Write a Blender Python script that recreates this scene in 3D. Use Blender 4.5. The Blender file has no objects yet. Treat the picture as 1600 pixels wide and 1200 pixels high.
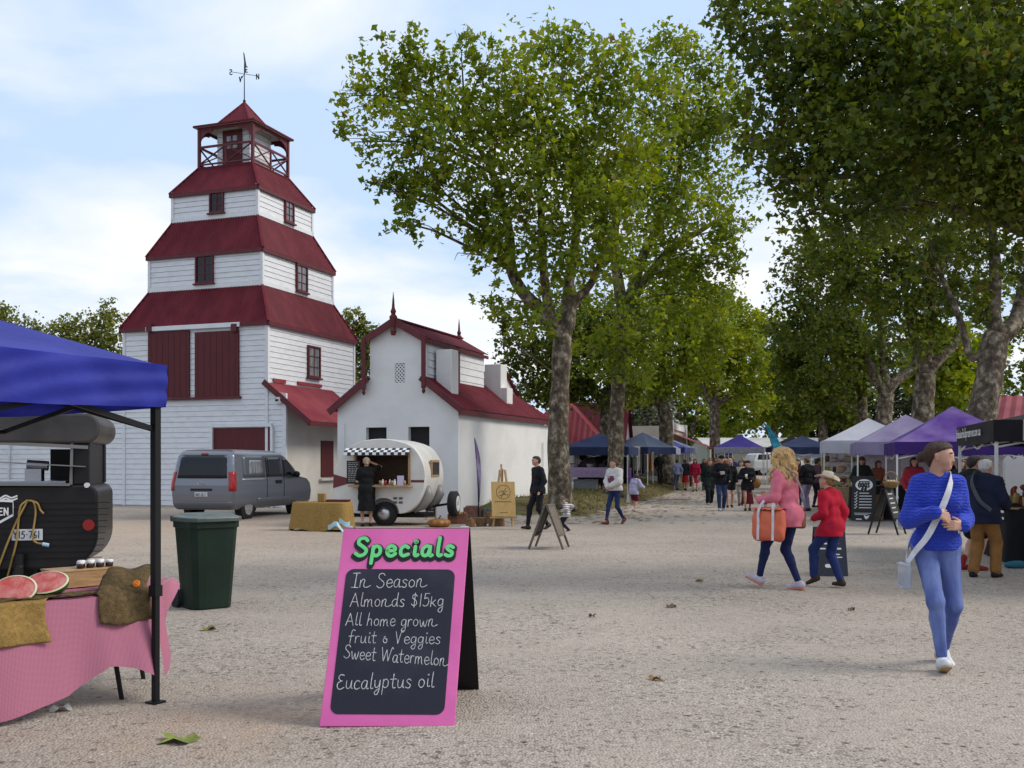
import bpy, bmesh, math, random
import numpy as np
from mathutils import Vector, Matrix
R = math.radians
random.seed(7)
RNG = np.random.default_rng(11)
SC = bpy.context.scene
COL = SC.collection
# ------------------------------------------------------------------ camera, sky, sun, exposure
CH, FX, HY = 1.53, 1600.0, 725.0          # eye height, focal length in photo pixels, horizon row
cd = bpy.data.cameras.new('camera'); cam = bpy.data.objects.new('camera', cd); COL.objects.link(cam)
cam.location = (0, 0, CH); cam.rotation_euler = (R(90), 0, 0)
cd.sensor_width = 36; cd.lens = 36; cd.shift_y = (HY - 600) / 1600; cd.clip_start = 0.05; cd.clip_end = 2000
SC.camera = cam
SUN_EL, SUN_AZ = 40.0, 92.0               # azimuth clockwise from +Y
w = bpy.data.worlds.new("World"); SC.world = w; w.use_nodes = True
def build_world():
    nt = w.node_tree; N = nt.nodes; L = nt.links
    for n in list(N): N.remove(n)
    out = N.new('ShaderNodeOutputWorld'); bg = N.new('ShaderNodeBackground'); bg.inputs['Strength'].default_value = 0.092
    L.new(bg.outputs[0], out.inputs[0])
    sky = N.new('ShaderNodeTexSky'); sky.sky_type = 'NISHITA'; sky.sun_disc = False
    sky.sun_elevation = R(SUN_EL); sky.sun_rotation = R(SUN_AZ); sky.air_density = 1.0; sky.dust_density = 1.6
    tc = N.new('ShaderNodeTexCoord'); sx = N.new('ShaderNodeSeparateXYZ'); L.new(tc.outputs['Generated'], sx.inputs[0])
    def m(op, a, b=None):
        n = N.new('ShaderNodeMath'); n.operation = op
        for i, v in enumerate((a, b)):
            if v is None: continue
            if isinstance(v, (int, float)): n.inputs[i].default_value = v
            else: L.new(v, n.inputs[i])
        return n.outputs[0]
    zz = m('ADD', m('MAXIMUM', sx.outputs[2], 0.0), 0.22)
    cx = N.new('ShaderNodeCombineXYZ'); L.new(m('DIVIDE', sx.outputs[0], zz), cx.inputs[0]); L.new(m('DIVIDE', sx.outputs[1], zz), cx.inputs[1])
    cx.inputs[2].default_value = 3.3
    no = N.new('ShaderNodeTexNoise'); no.inputs['Scale'].default_value = 1.5; no.inputs['Detail'].default_value = 7; no.inputs['Roughness'].default_value = 0.52
    no.inputs['Distortion'].default_value = 0.25
    L.new(cx.outputs[0], no.inputs['Vector'])
    rp = N.new('ShaderNodeValToRGB'); rp.color_ramp.elements[0].position = 0.40; rp.color_ramp.elements[1].position = 0.62
    rp.color_ramp.elements[0].color = (0.12, 0.12, 0.12, 1); rp.color_ramp.elements[1].color = (1, 1, 1, 1)
    L.new(no.outputs['Fac'], rp.inputs[0])
    no2 = N.new('ShaderNodeTexNoise'); no2.inputs['Scale'].default_value = 4.5; no2.inputs['Detail'].default_value = 5
    L.new(cx.outputs[0], no2.inputs['Vector'])
    cr = N.new('ShaderNodeValToRGB'); cr.color_ramp.elements[0].position = 0.3; cr.color_ramp.elements[1].position = 0.7
    cr.color_ramp.elements[0].color = (9.2, 9.6, 10.2, 1); cr.color_ramp.elements[1].color = (10.2, 10.3, 10.5, 1)
    L.new(no2.outputs['Fac'], cr.inputs[0])
    mx = N.new('ShaderNodeMix'); mx.data_type = 'RGBA'; L.new(rp.outputs[0], mx.inputs[0])
    sk = N.new('ShaderNodeMix'); sk.data_type = 'RGBA'; sk.inputs[0].default_value = 0.9; sk.inputs[7].default_value = (5.6, 7.6, 10.6, 1)
    L.new(sky.outputs[0], sk.inputs[6])
    L.new(sk.outputs[2], mx.inputs[6]); L.new(cr.outputs[0], mx.inputs[7]); L.new(mx.outputs[2], bg.inputs[0])
build_world()
sd = bpy.data.lights.new('sun', 'SUN'); sd.energy = 2.5; sd.angle = R(24); sd.color = (1, 0.93, 0.82)
so = bpy.data.objects.new('sun', sd); COL.objects.link(so)
so.rotation_euler = (R(90 - SUN_EL), 0, -R(SUN_AZ) + math.pi); so.location = (30, 10, 40)
so.rotation_euler = Vector((-math.sin(R(SUN_AZ)) * math.cos(R(SUN_EL)), -math.cos(R(SUN_AZ)) * math.cos(R(SUN_EL)), -math.sin(R(SUN_EL)))).to_track_quat('-Z', 'Y').to_euler()
SC.view_settings.view_transform = 'Standard'; SC.view_settings.look = 'None'; SC.view_settings.exposure = 0.17; SC.view_settings.gamma = 1
# ------------------------------------------------------------------ photo pixel -> place
def G(px, py, zg=0.0):
    d = (CH - zg) * FX / (py - HY); return Vector(((px - 800) / FX * d, d, zg))
def GG(px, py):
    d = 30.0 if py > 760 else 50.0
    for _ in range(40):
        p = Vector(((px - 800) / FX * d, d, 0)); z = ghf(p.x, p.y); d += 0.5 * ((CH - z) * FX / (py - HY) - d); d = min(d, 120)
    p = Vector(((px - 800) / FX * d, d, 0)); p.z = ghf(p.x, p.y); return p
def GD(px, d): p = Vector(((px - 800) / FX * d, d, 0)); p.z = ghf(p.x, p.y); return p
def P(px, py, d): return Vector(((px - 800) / FX * d, d, CH + (HY - py) / FX * d))
def HZ(py, d): return CH + (HY - py) / FX * d
# ------------------------------------------------------------------ tagging
def tag(o, label=None, cat=None, group=None, kind=None):
    if label: o['label'] = label
    if cat: o['category'] = cat
    if group: o['group'] = group
    if kind: o['kind'] = kind
    return o
def empty(name, loc=(0, 0, 0), rz=0.0, label=None, cat=None, group=None):
    o = bpy.data.objects.new(name, None); COL.objects.link(o); o.location = loc; o.rotation_euler = (0, 0, rz); o.empty_display_size = 0.2
    return tag(o, label, cat, group)
def copy_tree(o, parent=None):
    c = o.copy(); COL.objects.link(c)
    if parent: c.parent = parent
    for ch in list(o.children): copy_tree(ch, c)
    return c
# ------------------------------------------------------------------ mesh builder
class MB:
    def __init__(s): s.v = []; s.f = []; s.m = []; s.M = None
    def add(s, vs, fs, mi=0):
        b = len(s.v)
        if s.M is not None: vs = [s.M @ Vector(p) for p in vs]
        s.v.extend([tuple(p) for p in vs]); s.f.extend([tuple(i + b for i in f) for f in fs]); s.m.extend([mi] * len(fs)); return s
    def box(s, c, size, mi=0, rz=0.0, rot=None):
        x, y, z = [a / 2 for a in size]; Mx = (rot if rot is not None else Matrix.Rotation(rz, 3, 'Z')); c = Vector(c)
        vs = [c + Mx @ Vector((i * x, j * y, k * z)) for k in (-1, 1) for j in (-1, 1) for i in (-1, 1)]
        return s.add(vs, [(0, 2, 3, 1), (4, 5, 7, 6), (0, 1, 5, 4), (2, 6, 7, 3), (1, 3, 7, 5), (0, 4, 6, 2)], mi)
    def hexa(s, p, mi=0):      # 8 points: bottom ring 0-3 counter clockwise from above, top ring 4-7
        return s.add(p, [(3, 2, 1, 0), (4, 5, 6, 7), (0, 1, 5, 4), (1, 2, 6, 5), (2, 3, 7, 6), (3, 0, 4, 7)], mi)
    def quad(s, a, b, c, d, mi=0): return s.add([a, b, c, d], [(0, 1, 2, 3)], mi)
    def bar(s, a, b, wd, th, up=(0, 0, 1), mi=0):
        a = Vector(a); b = Vector(b); d = (b - a); l = d.length; d = d / l; up = Vector(up); sx = d.cross(up)
        if sx.length < 1e-4: sx = d.cross(Vector((0, 1, 0)))
        sx.normalize(); u = sx.cross(d).normalized()
        q = [a + sx * (i * wd / 2) + u * (j * th / 2) + d * (k * l) for k in (0, 1) for j in (-1, 1) for i in (-1, 1)]
        return s.add(q, [(0, 2, 3, 1), (4, 5, 7, 6), (0, 1, 5, 4), (2, 6, 7, 3), (1, 3, 7, 5), (0, 4, 6, 2)], mi)
    def tube(s, pts, rad, n=10, mi=0, cap=True):
        pts = [Vector(p) for p in pts]; k = len(pts)
        if not hasattr(rad, '__len__'): rad = [rad] * k
        vs = []; ref = Vector((0.3, 0.2, 1)).normalized()
        t0 = (pts[1] - pts[0]).normalized()
        if abs(t0.dot(ref)) > 0.9: ref = Vector((1, 0.1, 0)).normalized()
        for i in range(k):
            t = (pts[min(i + 1, k - 1)] - pts[max(i - 1, 0)]).normalized()
            x = ref - t * ref.dot(t); x.normalize(); y = t.cross(x); ref = x
            for j in range(n):
                a = 2 * math.pi * j / n; vs.append(pts[i] + (x * math.cos(a) + y * math.sin(a)) * rad[i])
        fs = [(i * n + j, i * n + (j + 1) % n, (i + 1) * n + (j + 1) % n, (i + 1) * n + j) for i in range(k - 1) for j in range(n)]
        if cap: fs += [tuple(range(n))[::-1], tuple((k - 1) * n + j for j in range(n))]
        return s.add(vs, fs, mi)
    def cyl(s, a, b, r0, r1=None, n=16, mi=0): return s.tube([a, b], [r0, r0 if r1 is None else r1], n, mi)
    def lathe(s, prof, c=(0, 0, 0), n=20, mi=0, M=None):
        vs = []; c = Vector(c)
        for r, z in prof:
            for j in range(n):
                a = 2 * math.pi * j / n; p = Vector((r * math.cos(a), r * math.sin(a), z)); vs.append(c + (M @ p if M is not None else p))
        k = len(prof)
        fs = [(i * n + j, i * n + (j + 1) % n, (i + 1) * n + (j + 1) % n, (i + 1) * n + j) for i in range(k - 1) for j in range(n)]
        fs += [tuple(range(n))[::-1], tuple((k - 1) * n + j for j in range(n))]
        return s.add(vs, fs, mi)
    def prism(s, poly, o, ex, ey, en, depth, mi=0):   # polygon in ex,ey extruded along en
        o = Vector(o); ex = Vector(ex); ey = Vector(ey); en = Vector(en); n = len(poly)
        a = [o + ex * x + ey * y for x, y in poly]; b = [p + en * depth for p in a]
        return s.add(a + b, [tuple(range(n))[::-1], tuple(n + i for i in range(n))] + [(i, (i + 1) % n, n + (i + 1) % n, n + i) for i in range(n)], mi)
    def grid(s, fn, nu, nv, mi=0):
        vs = [fn(i / nu, j / nv) for j in range(nv + 1) for i in range(nu + 1)]
        fs = [(j * (nu + 1) + i, j * (nu + 1) + i + 1, (j + 1) * (nu + 1) + i + 1, (j + 1) * (nu + 1) + i) for j in range(nv) for i in range(nu)]
        return s.add(vs, fs, mi)
    def ball(s, c, r, n=12, m=8, mi=0, M=None):
        c = Vector(c); r = r if hasattr(r, '__len__') else (r, r, r); vs = []
        for i in range(m + 1):
            t = math.pi * i / m
            for j in range(n):
                a = 2 * math.pi * j / n; p = Vector((r[0] * math.sin(t) * math.cos(a), r[1] * math.sin(t) * math.sin(a), -r[2] * math.cos(t)))
                vs.append(c + (M @ p if M is not None else p))
        return s.add(vs, [(i * n + j, i * n + (j + 1) % n, (i + 1) * n + (j + 1) % n, (i + 1) * n + j) for i in range(m) for j in range(n)], mi)
    def build(s, name, mats, parent=None, smooth=False, bevel=0.0, angle=40):
        me = bpy.data.meshes.new(name); me.from_pydata(s.v, [], s.f)
        mats = mats if isinstance(mats, (list, tuple)) else [mats]
        for x in mats: me.materials.append(x)
        if len(mats) > 1: me.polygons.foreach_set('material_index', s.m)
        if smooth: me.polygons.foreach_set('use_smooth', [True] * len(s.f))
        me.update(); o = bpy.data.objects.new(name, me); COL.objects.link(o)
        if parent: o.parent = parent
        if bevel:
            b = o.modifiers.new('b', 'BEVEL'); b.width = bevel; b.segments = 2; b.limit_method = 'ANGLE'; b.angle_limit = R(angle)
        return o
def np_mesh(name, V, F, mat, parent=None, smooth=True):
    me = bpy.data.meshes.new(name); V = np.ascontiguousarray(V, dtype=np.float32); F = np.ascontiguousarray(F, dtype=np.int32); k = F.shape[1]
    me.vertices.add(len(V)); me.vertices.foreach_set('co', V.ravel()); me.loops.add(F.size); me.loops.foreach_set('vertex_index', F.ravel())
    me.polygons.add(len(F)); me.polygons.foreach_set('loop_start', np.arange(0, F.size, k, dtype=np.int32)); me.polygons.foreach_set('loop_total', np.full(len(F), k, dtype=np.int32))
    me.update(calc_edges=True); me.validate()
    if smooth: me.polygons.foreach_set('use_smooth', np.ones(len(me.polygons), dtype=bool))
    for x in (mat if isinstance(mat, (list, tuple)) else [mat]): me.materials.append(x)
    o = bpy.data.objects.new(name, me); COL.objects.link(o)
    if parent: o.parent = parent
    return o
def carve(o, cutter_mb):
    c = cutter_mb.build('cutter', bpy.data.materials.get('dark_interior') or [m for m in bpy.data.materials][0])
    c.parent = o.parent
    for q_ in (o, c):
        bm = bmesh.new(); bm.from_mesh(q_.data); bmesh.ops.recalc_face_normals(bm, faces=bm.faces); bm.to_mesh(q_.data); bm.free()
    md = o.modifiers.new('c', 'BOOLEAN'); md.object = c; md.operation = 'DIFFERENCE'; md.solver = 'EXACT'
    bpy.context.view_layer.update(); dg = bpy.context.evaluated_depsgraph_get()
    me = bpy.data.meshes.new_from_object(o.evaluated_get(dg)); o.modifiers.remove(md); old = o.data; o.data = me
    bpy.data.meshes.remove(old); me2 = c.data; bpy.data.objects.remove(c); bpy.data.meshes.remove(me2); return o
# ------------------------------------------------------------------ materials
def mat(name, col, rough=0.6, col2=None, scale=6.0, detail=4.0, lo=0.35, hi=0.65, bump=0.0, bscale=None, metal=0.0, spec=0.5, stretch=None, trans=0.0, coat=0.0, emit=None):
    m = bpy.data.materials.new(name); m.use_nodes = True; nt = m.node_tree; N = nt.nodes; L = nt.links; b = N['Principled BSDF']
    b.inputs['Base Color'].default_value = (*col, 1); b.inputs['Roughness'].default_value = rough; b.inputs['Metallic'].default_value = metal
    b.inputs['Specular IOR Level'].default_value = spec; b.inputs['Coat Weight'].default_value = coat
    if trans: b.inputs['Transmission Weight'].default_value = trans
    if col2 or bump:
        tc = N.new('ShaderNodeTexCoord'); mp = N.new('ShaderNodeMapping'); L.new(tc.outputs['Object'], mp.inputs[0])
        if stretch: mp.inputs['Scale'].default_value = stretch
    if col2:
        no = N.new('ShaderNodeTexNoise'); no.inputs['Scale'].default_value = scale; no.inputs['Detail'].default_value = detail; L.new(mp.outputs[0], no.inputs['Vector'])
        rp = N.new('ShaderNodeValToRGB'); rp.color_ramp.elements[0].position = lo; rp.color_ramp.elements[1].position = hi
        rp.color_ramp.elements[0].color = (*col, 1); rp.color_ramp.elements[1].color = (*col2, 1)
        L.new(no.outputs['Fac'], rp.inputs[0]); L.new(rp.outputs[0], b.inputs['Base Color'])
    if bump:
        nb = N.new('ShaderNodeTexNoise'); nb.inputs['Scale'].default_value = bscale or scale * 4; nb.inputs['Detail'].default_value = 5; L.new(mp.outputs[0], nb.inputs['Vector'])
        bp = N.new('ShaderNodeBump'); bp.inputs['Strength'].default_value = min(1, bump); bp.inputs['Distance'].default_value = 0.02; L.new(nb.outputs['Fac'], bp.inputs['Height']); L.new(bp.outputs[0], b.inputs['Normal'])
    return m
def two_sided_cloth(name, col, col2=None, scale=8, rough=0.8, thru=0.25, bump=0.15, bscale=12):
    m = mat(name, col, rough, col2, scale, bump=bump, bscale=bscale, spec=0.2); nt = m.node_tree; N = nt.nodes; L = nt.links; b = N['Principled BSDF']
    t = N.new('ShaderNodeBsdfTranslucent'); t.inputs[0].default_value = (*col, 1); mx = N.new('ShaderNodeMixShader'); mx.inputs[0].default_value = thru
    L.new(b.outputs[0], mx.inputs[1]); L.new(t.outputs[0], mx.inputs[2]); L.new(mx.outputs[0], N['Material Output'].inputs[0]); return m
M = {}
M['dark'] = mat('dark_interior', (0.006, 0.006, 0.007), 0.8)
M['white_board'] = mat('white_weatherboard_paint', (0.68, 0.69, 0.72), 0.55, (0.59, 0.60, 0.615), 3.0, lo=0.45, hi=0.75, bump=0.15, bscale=30, stretch=(1, 1, 3))
M['lip_shade'] = mat('board_lip_painted_shade', (0.08, 0.08, 0.085), 0.9)  # shade line under each board lap, put into the lip colour
M['white_wall'] = mat('white_painted_masonry', (0.67, 0.665, 0.66), 0.75, (0.60, 0.59, 0.575), 1.3, detail=8, lo=0.42, hi=0.72, bump=0.35, bscale=9)
M['grey_wall'] = mat('weathered_white_wall', (0.64, 0.62, 0.58), 0.8, (0.54, 0.515, 0.47), 1.2, detail=8, bump=0.3, bscale=14)
M['red_roof'] = mat('red_corrugated_paint', (0.098, 0.0045, 0.013), 0.6, (0.14, 0.012, 0.022), 2.2, detail=8, lo=0.4, hi=0.7, stretch=(1, 1, 0.4), spec=0.2)
M['red_roof_old'] = mat('faded_red_roof_paint', (0.19, 0.022, 0.034), 0.55, (0.27, 0.055, 0.062), 0.8, detail=8, lo=0.35, hi=0.7, spec=0.2)
M['red_trim'] = mat('dark_red_trim_paint', (0.075, 0.003, 0.008), 0.6, (0.105, 0.007, 0.013), 5)
M['red_door'] = mat('dark_red_door_paint', (0.070, 0.002, 0.005), 0.65, (0.09, 0.004, 0.008), 3, stretch=(6, 6, 0.5), bump=0.2)
M['glass'] = mat('dark_window_glass', (0.008, 0.010, 0.014), 0.12, spec=0.35)
M['glass_pale'] = mat('curtained_window_glass', (0.10, 0.11, 0.13), 0.15, (0.28, 0.29, 0.30), 5, stretch=(4, 4, 0.4))
M['black_metal'] = mat('black_powder_coat', (0.008, 0.008, 0.009), 0.5, spec=0.25)
M['white_metal'] = mat('white_powder_coat', (0.62, 0.62, 0.62), 0.4)
M['steel'] = mat('brushed_steel', (0.5, 0.5, 0.52), 0.35, metal=0.9)
M['rubber'] = mat('tyre_rubber', (0.012, 0.012, 0.013), 0.85, bump=0.2, bscale=60)
M['hub'] = mat('silver_wheel_paint', (0.45, 0.45, 0.46), 0.35, metal=0.6)
M['wood'] = mat('pale_raw_timber', (0.42, 0.27, 0.12), 0.65, (0.30, 0.17, 0.07), 9, stretch=(1, 1, 8), bump=0.15)
M['wood_dark'] = mat('brown_timber', (0.13, 0.065, 0.03), 0.6, (0.07, 0.035, 0.018), 9, stretch=(1, 1, 6), bump=0.2)
M['wood_grey'] = mat('weathered_grey_timber', (0.16, 0.13, 0.10), 0.8, (0.09, 0.075, 0.06), 12, stretch=(1, 1, 5), bump=0.3)
M['burlap'] = mat('burlap_weave', (0.34, 0.22, 0.07), 0.95, (0.24, 0.15, 0.05), 40, bump=0.6, bscale=160, spec=0.1)
M['burlap_dark'] = mat('dark_burlap_weave', (0.15, 0.105, 0.05), 0.95, (0.09, 0.06, 0.03), 30, bump=0.7, bscale=140, spec=0.1)
M['chalk'] = mat('white_chalk', (0.62, 0.62, 0.60), 0.95, (0.40, 0.40, 0.41), 60, lo=0.3, hi=0.6)
M['white_print'] = mat('white_print', (0.72, 0.72, 0.72), 0.6)
M['black_print'] = mat('black_print', (0.008, 0.008, 0.009), 0.6)
# ------------------------------------------------------------------ stroke lettering
GL = {
'I': (.52, [[(.05, 1), (.5, 1.02)], [(.28, 1), (.22, 0)], [(0, .02), (.45, .0)]]),
'n': (.5, [[(.03, .5), (0, 0)], [(.02, .3), (.15, .52), (.3, .48), (.32, .25), (.34, 0)]]),
'~': (.72, [[(.03, .5), (0, 0)], [(.02, .3), (.16, .55), (.3, .5), (.26, .18), (.32, .02), (.5, .0), (.72, .12)]]),
'S': (.6, [[(.5, .86), (.36, 1), (.13, .93), (.1, .7), (.3, .52), (.48, .33), (.42, .1), (.2, 0), (0, .13)]]),
'e': (.47, [[(.03, .27), (.37, .31), (.36, .48), (.2, .56), (.05, .42), (.03, .18), (.15, 0), (.3, .01), (.42, .12)]]),
'a': (.5, [[(.36, .5), (.2, .55), (.03, .38), (.02, .12), (.14, 0), (.28, .1), (.37, .45)], [(.37, .52), (.36, .15), (.4, 0), (.48, .03)]]),
's': (.42, [[(.34, .47), (.2, .56), (.06, .46), (.14, .32), (.3, .2), (.28, .04), (.14, -.01), (0, .06)]]),
'o': (.48, [[(.2, .55), (.04, .4), (.03, .14), (.18, 0), (.35, .12), (.37, .38), (.2, .55)]]),
'A': (.7, [[(0, 0), (.3, 1)], [(.3, 1), (.62, 0)], [(.1, .36), (.53, .34)]]),
'l': (.26, [[(.12, 1.02), (.08, .5), (.08, .1), (.15, 0), (.24, .05)]]),
'm': (.74, [[(.02, .5), (.0, 0)], [(.01, .3), (.13, .52), (.25, .46), (.27, .0)], [(.27, .3), (.4, .52), (.52, .46), (.55, .1), (.64, 0)]]),
'd': (.54, [[(.36, .48), (.2, .54), (.03, .36), (.03, .1), (.16, 0), (.3, .1), (.38, .4)], [(.42, 1.02), (.38, .4), (.4, .02), (.48, .03)]]),
'$': (.55, [[(.42, .75), (.3, .88), (.1, .82), (.1, .62), (.3, .48), (.42, .3), (.35, .1), (.15, .08), (.02, .2)], [(.26, 1), (.24, -.06)]]),
'1': (.25, [[(.12, .98), (.1, 0)]]),
'5': (.52, [[(.45, .95), (.14, .95)], [(.14, .95), (.1, .55)], [(.1, .55), (.3, .62), (.43, .4), (.36, .1), (.16, 0), (.0, .08)]]),
'k': (.5, [[(.06, .75), (.02, 0)], [(.36, .5), (.04, .2)], [(.12, .28), (.42, 0)]]),
'g': (.5, [[(.36, .48), (.2, .54), (.03, .38), (.04, .12), (.2, .04), (.34, .2), (.38, .48)], [(.38, .5), (.38, .0), (.33, -.36), (.18, -.46), (.06, -.32), (.16, -.16), (.4, -.02)]]),
'h': (.5, [[(.1, 1.0), (.04, .5), (.0, 0)], [(.02, .3), (.17, .54), (.32, .46), (.33, .2), (.36, 0)]]),
'r': (.38, [[(.03, .52), (.02, 0)], [(.03, .32), (.15, .52), (.3, .5)]]),
'w': (.68, [[(0, .52), (.1, .04), (.2, .02), (.3, .42)], [(.3, .42), (.38, .04), (.48, .03), (.6, .52)]]),
'f': (.42, [[(.4, .92), (.28, 1.0), (.16, .85), (.12, .4), (.08, -.06)], [(-.04, .48), (.34, .52)]]),
'u': (.5, [[(.02, .52), (.03, .12), (.14, 0), (.28, .1), (.36, .5)], [(.36, .52), (.36, .1), (.44, .0)]]),
'i': (.24, [[(.08, .52), (.07, .1), (.14, 0), (.22, .05)], [(.1, .74), (.13, .78), (.1, .82), (.07, .78), (.1, .74)]]),
't': (.4, [[(.16, .92), (.12, .3), (.17, .02), (.32, .04)], [(-.04, .58), (.34, .6)]]),
'&': (.55, [[(.36, .3), (.2, .42), (.06, .3), (.1, .1), (.28, .04), (.34, .22), (.24, .36), (.1, .48), (.2, .56)]]),
'V': (.62, [[(0, .92), (.2, 0)], [(.2, 0), (.42, .9), (.6, 1.0)]]),
'W': (.95, [[(0, 1), (.18, 0)], [(.18, 0), (.42, .85)], [(.42, .85), (.58, .02)], [(.58, .02), (.86, 1), (.98, .95)]]),
'c': (.44, [[(.36, .46), (.22, .55), (.05, .42), (.03, .14), (.16, 0), (.38, .08)]]),
'y': (.5, [[(.02, .52), (.04, .16), (.16, .04), (.3, .16), (.36, .5)], [(.37, .52), (.34, -.1), (.24, -.4), (.1, -.42), (.06, -.26), (.3, -.04)]]),
'p': (.5, [[(.04, .52), (.0, -.42)], [(.02, .36), (.16, .54), (.34, .44), (.36, .16), (.2, 0), (.03, .1)]]),
'E': (.55, [[(.42, .9), (.2, .95), (.06, .78), (.2, .56), (.32, .54)], [(.28, .54), (.04, .4), (.04, .12), (.22, 0), (.48, .12)]]),
'#': (.6, [[(.05, 0), (.05, 1)], [(.05, 1), (.5, 1)], [(.05, .52), (.42, .52)], [(.05, 0), (.52, 0)]]),
'7': (.5, [[(.0, .96), (.42, .96)], [(.42, .96), (.14, 0)]]),
'6': (.5, [[(.36, .95), (.14, .7), (.04, .3), (.16, .02), (.36, .1), (.38, .36), (.22, .48), (.07, .3)]]),
'2': (.5, [[(.03, .78), (.18, .98), (.38, .85), (.34, .6), (.02, .02)], [(.02, .02), (.44, .02)]]),
'Y': (.6, [[(0, 1), (.25, .5)], [(.52, 1), (.25, .5)], [(.25, .5), (.25, 0)]]),
'N': (.65, [[(.02, 0), (.02, 1)], [(.02, 1), (.5, 0)], [(.5, 0), (.5, 1)]]),
'b': (.5, [[(.04, 1.0), (.02, 0)], [(.02, .36), (.16, .54), (.34, .44), (.36, .16), (.2, 0), (.03, .08)]]),
'v': (.48, [[(0, .52), (.17, 0)], [(.17, 0), (.36, .52)]]),
'.': (.2, [[(.06, .02), (.1, .04)]]), '*': (.3, [[(.08, .5), (.14, .5)]]), ' ': (.34, []), '-': (.4, [[(.04, .3), (.3, .3)]]),
'L': (.5, [[(.05, 1), (.05, 0)], [(.05, 0), (.42, 0)]]), 'C': (.6, [[(.5, .85), (.32, 1), (.08, .78), (.06, .25), (.28, 0), (.5, .14)]]),
'O': (.65, [[(.28, 1), (.05, .75), (.05, .25), (.28, 0), (.5, .25), (.5, .75), (.28, 1)]]), 'F': (.5, [[(.05, 0), (.05, 1)], [(.05, 1), (.45, 1)], [(.05, .52), (.38, .52)]]),
'T': (.55, [[(0, 1), (.5, 1)], [(.25, 1), (.25, 0)]]),
}
def smooth_line(p, k=7):
    if len(p) < 3: return p
    q = [np.array(a, float) for a in p]; q = [2 * q[0] - q[1]] + q + [2 * q[-1] - q[-2]]; out = []
    for i in range(1, len(q) - 2):
        for j in range(k):
            t = j / k; a, b, c, d = q[i - 1], q[i], q[i + 1], q[i + 2]
            out.append(tuple(0.5 * ((2 * b) + (c - a) * t + (2 * a - 5 * b + 4 * c - d) * t * t + (3 * b - a - 3 * c + d) * t ** 3)))
    out.append(tuple(q[-2])); return out
def ribbon(mb, pts, o, ex, ey, en, size, wd, off, mi=0, jitter=0.0):
    P2 = [np.array(p, float) for p in pts]; n = len(P2); L_ = []; R_ = []
    for i in range(n):
        t = P2[min(i + 1, n - 1)] - P2[max(i - 1, 0)]; t = t / (np.linalg.norm(t) + 1e-9); nr = np.array([-t[1], t[0]]); ww = wd * (1 + jitter * random.uniform(-1, 1)) / 2
        L_.append(P2[i] + nr * ww); R_.append(P2[i] - nr * ww)
    def cap(c, t):
        a0 = math.atan2(t[1], t[0]); return [c + wd / 2 * np.array([math.cos(a0 + math.pi / 2 - math.pi * q / 6), math.sin(a0 + math.pi / 2 - math.pi * q / 6)]) for q in range(1, 6)]
    def W(p): return o + ex * (p[0] * size) + ey * (p[1] * size) + en * off
    te = P2[-1] - P2[-2]; ts = P2[0] - P2[1]
    vs = [W(p) for p in L_] + [W(p) for p in R_]; fs = [(i, n + i, n + i + 1, i + 1) for i in range(n - 1)]
    ce = cap(P2[-1], te); cs = cap(P2[0], ts); b = len(vs); vs += [W(p) for p in ce]; b2 = len(vs); vs += [W(p) for p in cs]
    fs.append(tuple([n - 1, 2 * n - 1] + [b + 4 - q for q in range(5)])); fs.append(tuple([n, 0] + [b2 + 4 - q for q in range(5)]))
    mb.add(vs, fs, mi)
def letters(mb, text, o, ex, ey, en, size, wd=0.06, track=0.06, off=0.002, mi=0, jitter=0.0, fit=None, slant=0.0, wob=0.0):
    o = Vector(o); ex = Vector(ex).normalized(); ey = Vector(ey).normalized(); en = Vector(en).normalized()
    tot = sum(GL[c][0] + track for c in text); kx = (fit / (tot * size)) if fit else 1.0; x = 0.0; k = 0
    for c in text:
        adv, st = GL[c]; dy = random.uniform(-wob, wob); sc = 1 + random.uniform(-wob, wob)
        for s_ in st:
            q = smooth_line([((x + a[0] * 1.0 + slant * a[1]) * kx, a[1] * sc + dy) for a in s_]); ribbon(mb, q, o, ex, ey, en, size, wd, off + (k % 40) * 0.00006, mi, jitter); k += 1
        x += adv + track
    return tot * size * kx
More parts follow.
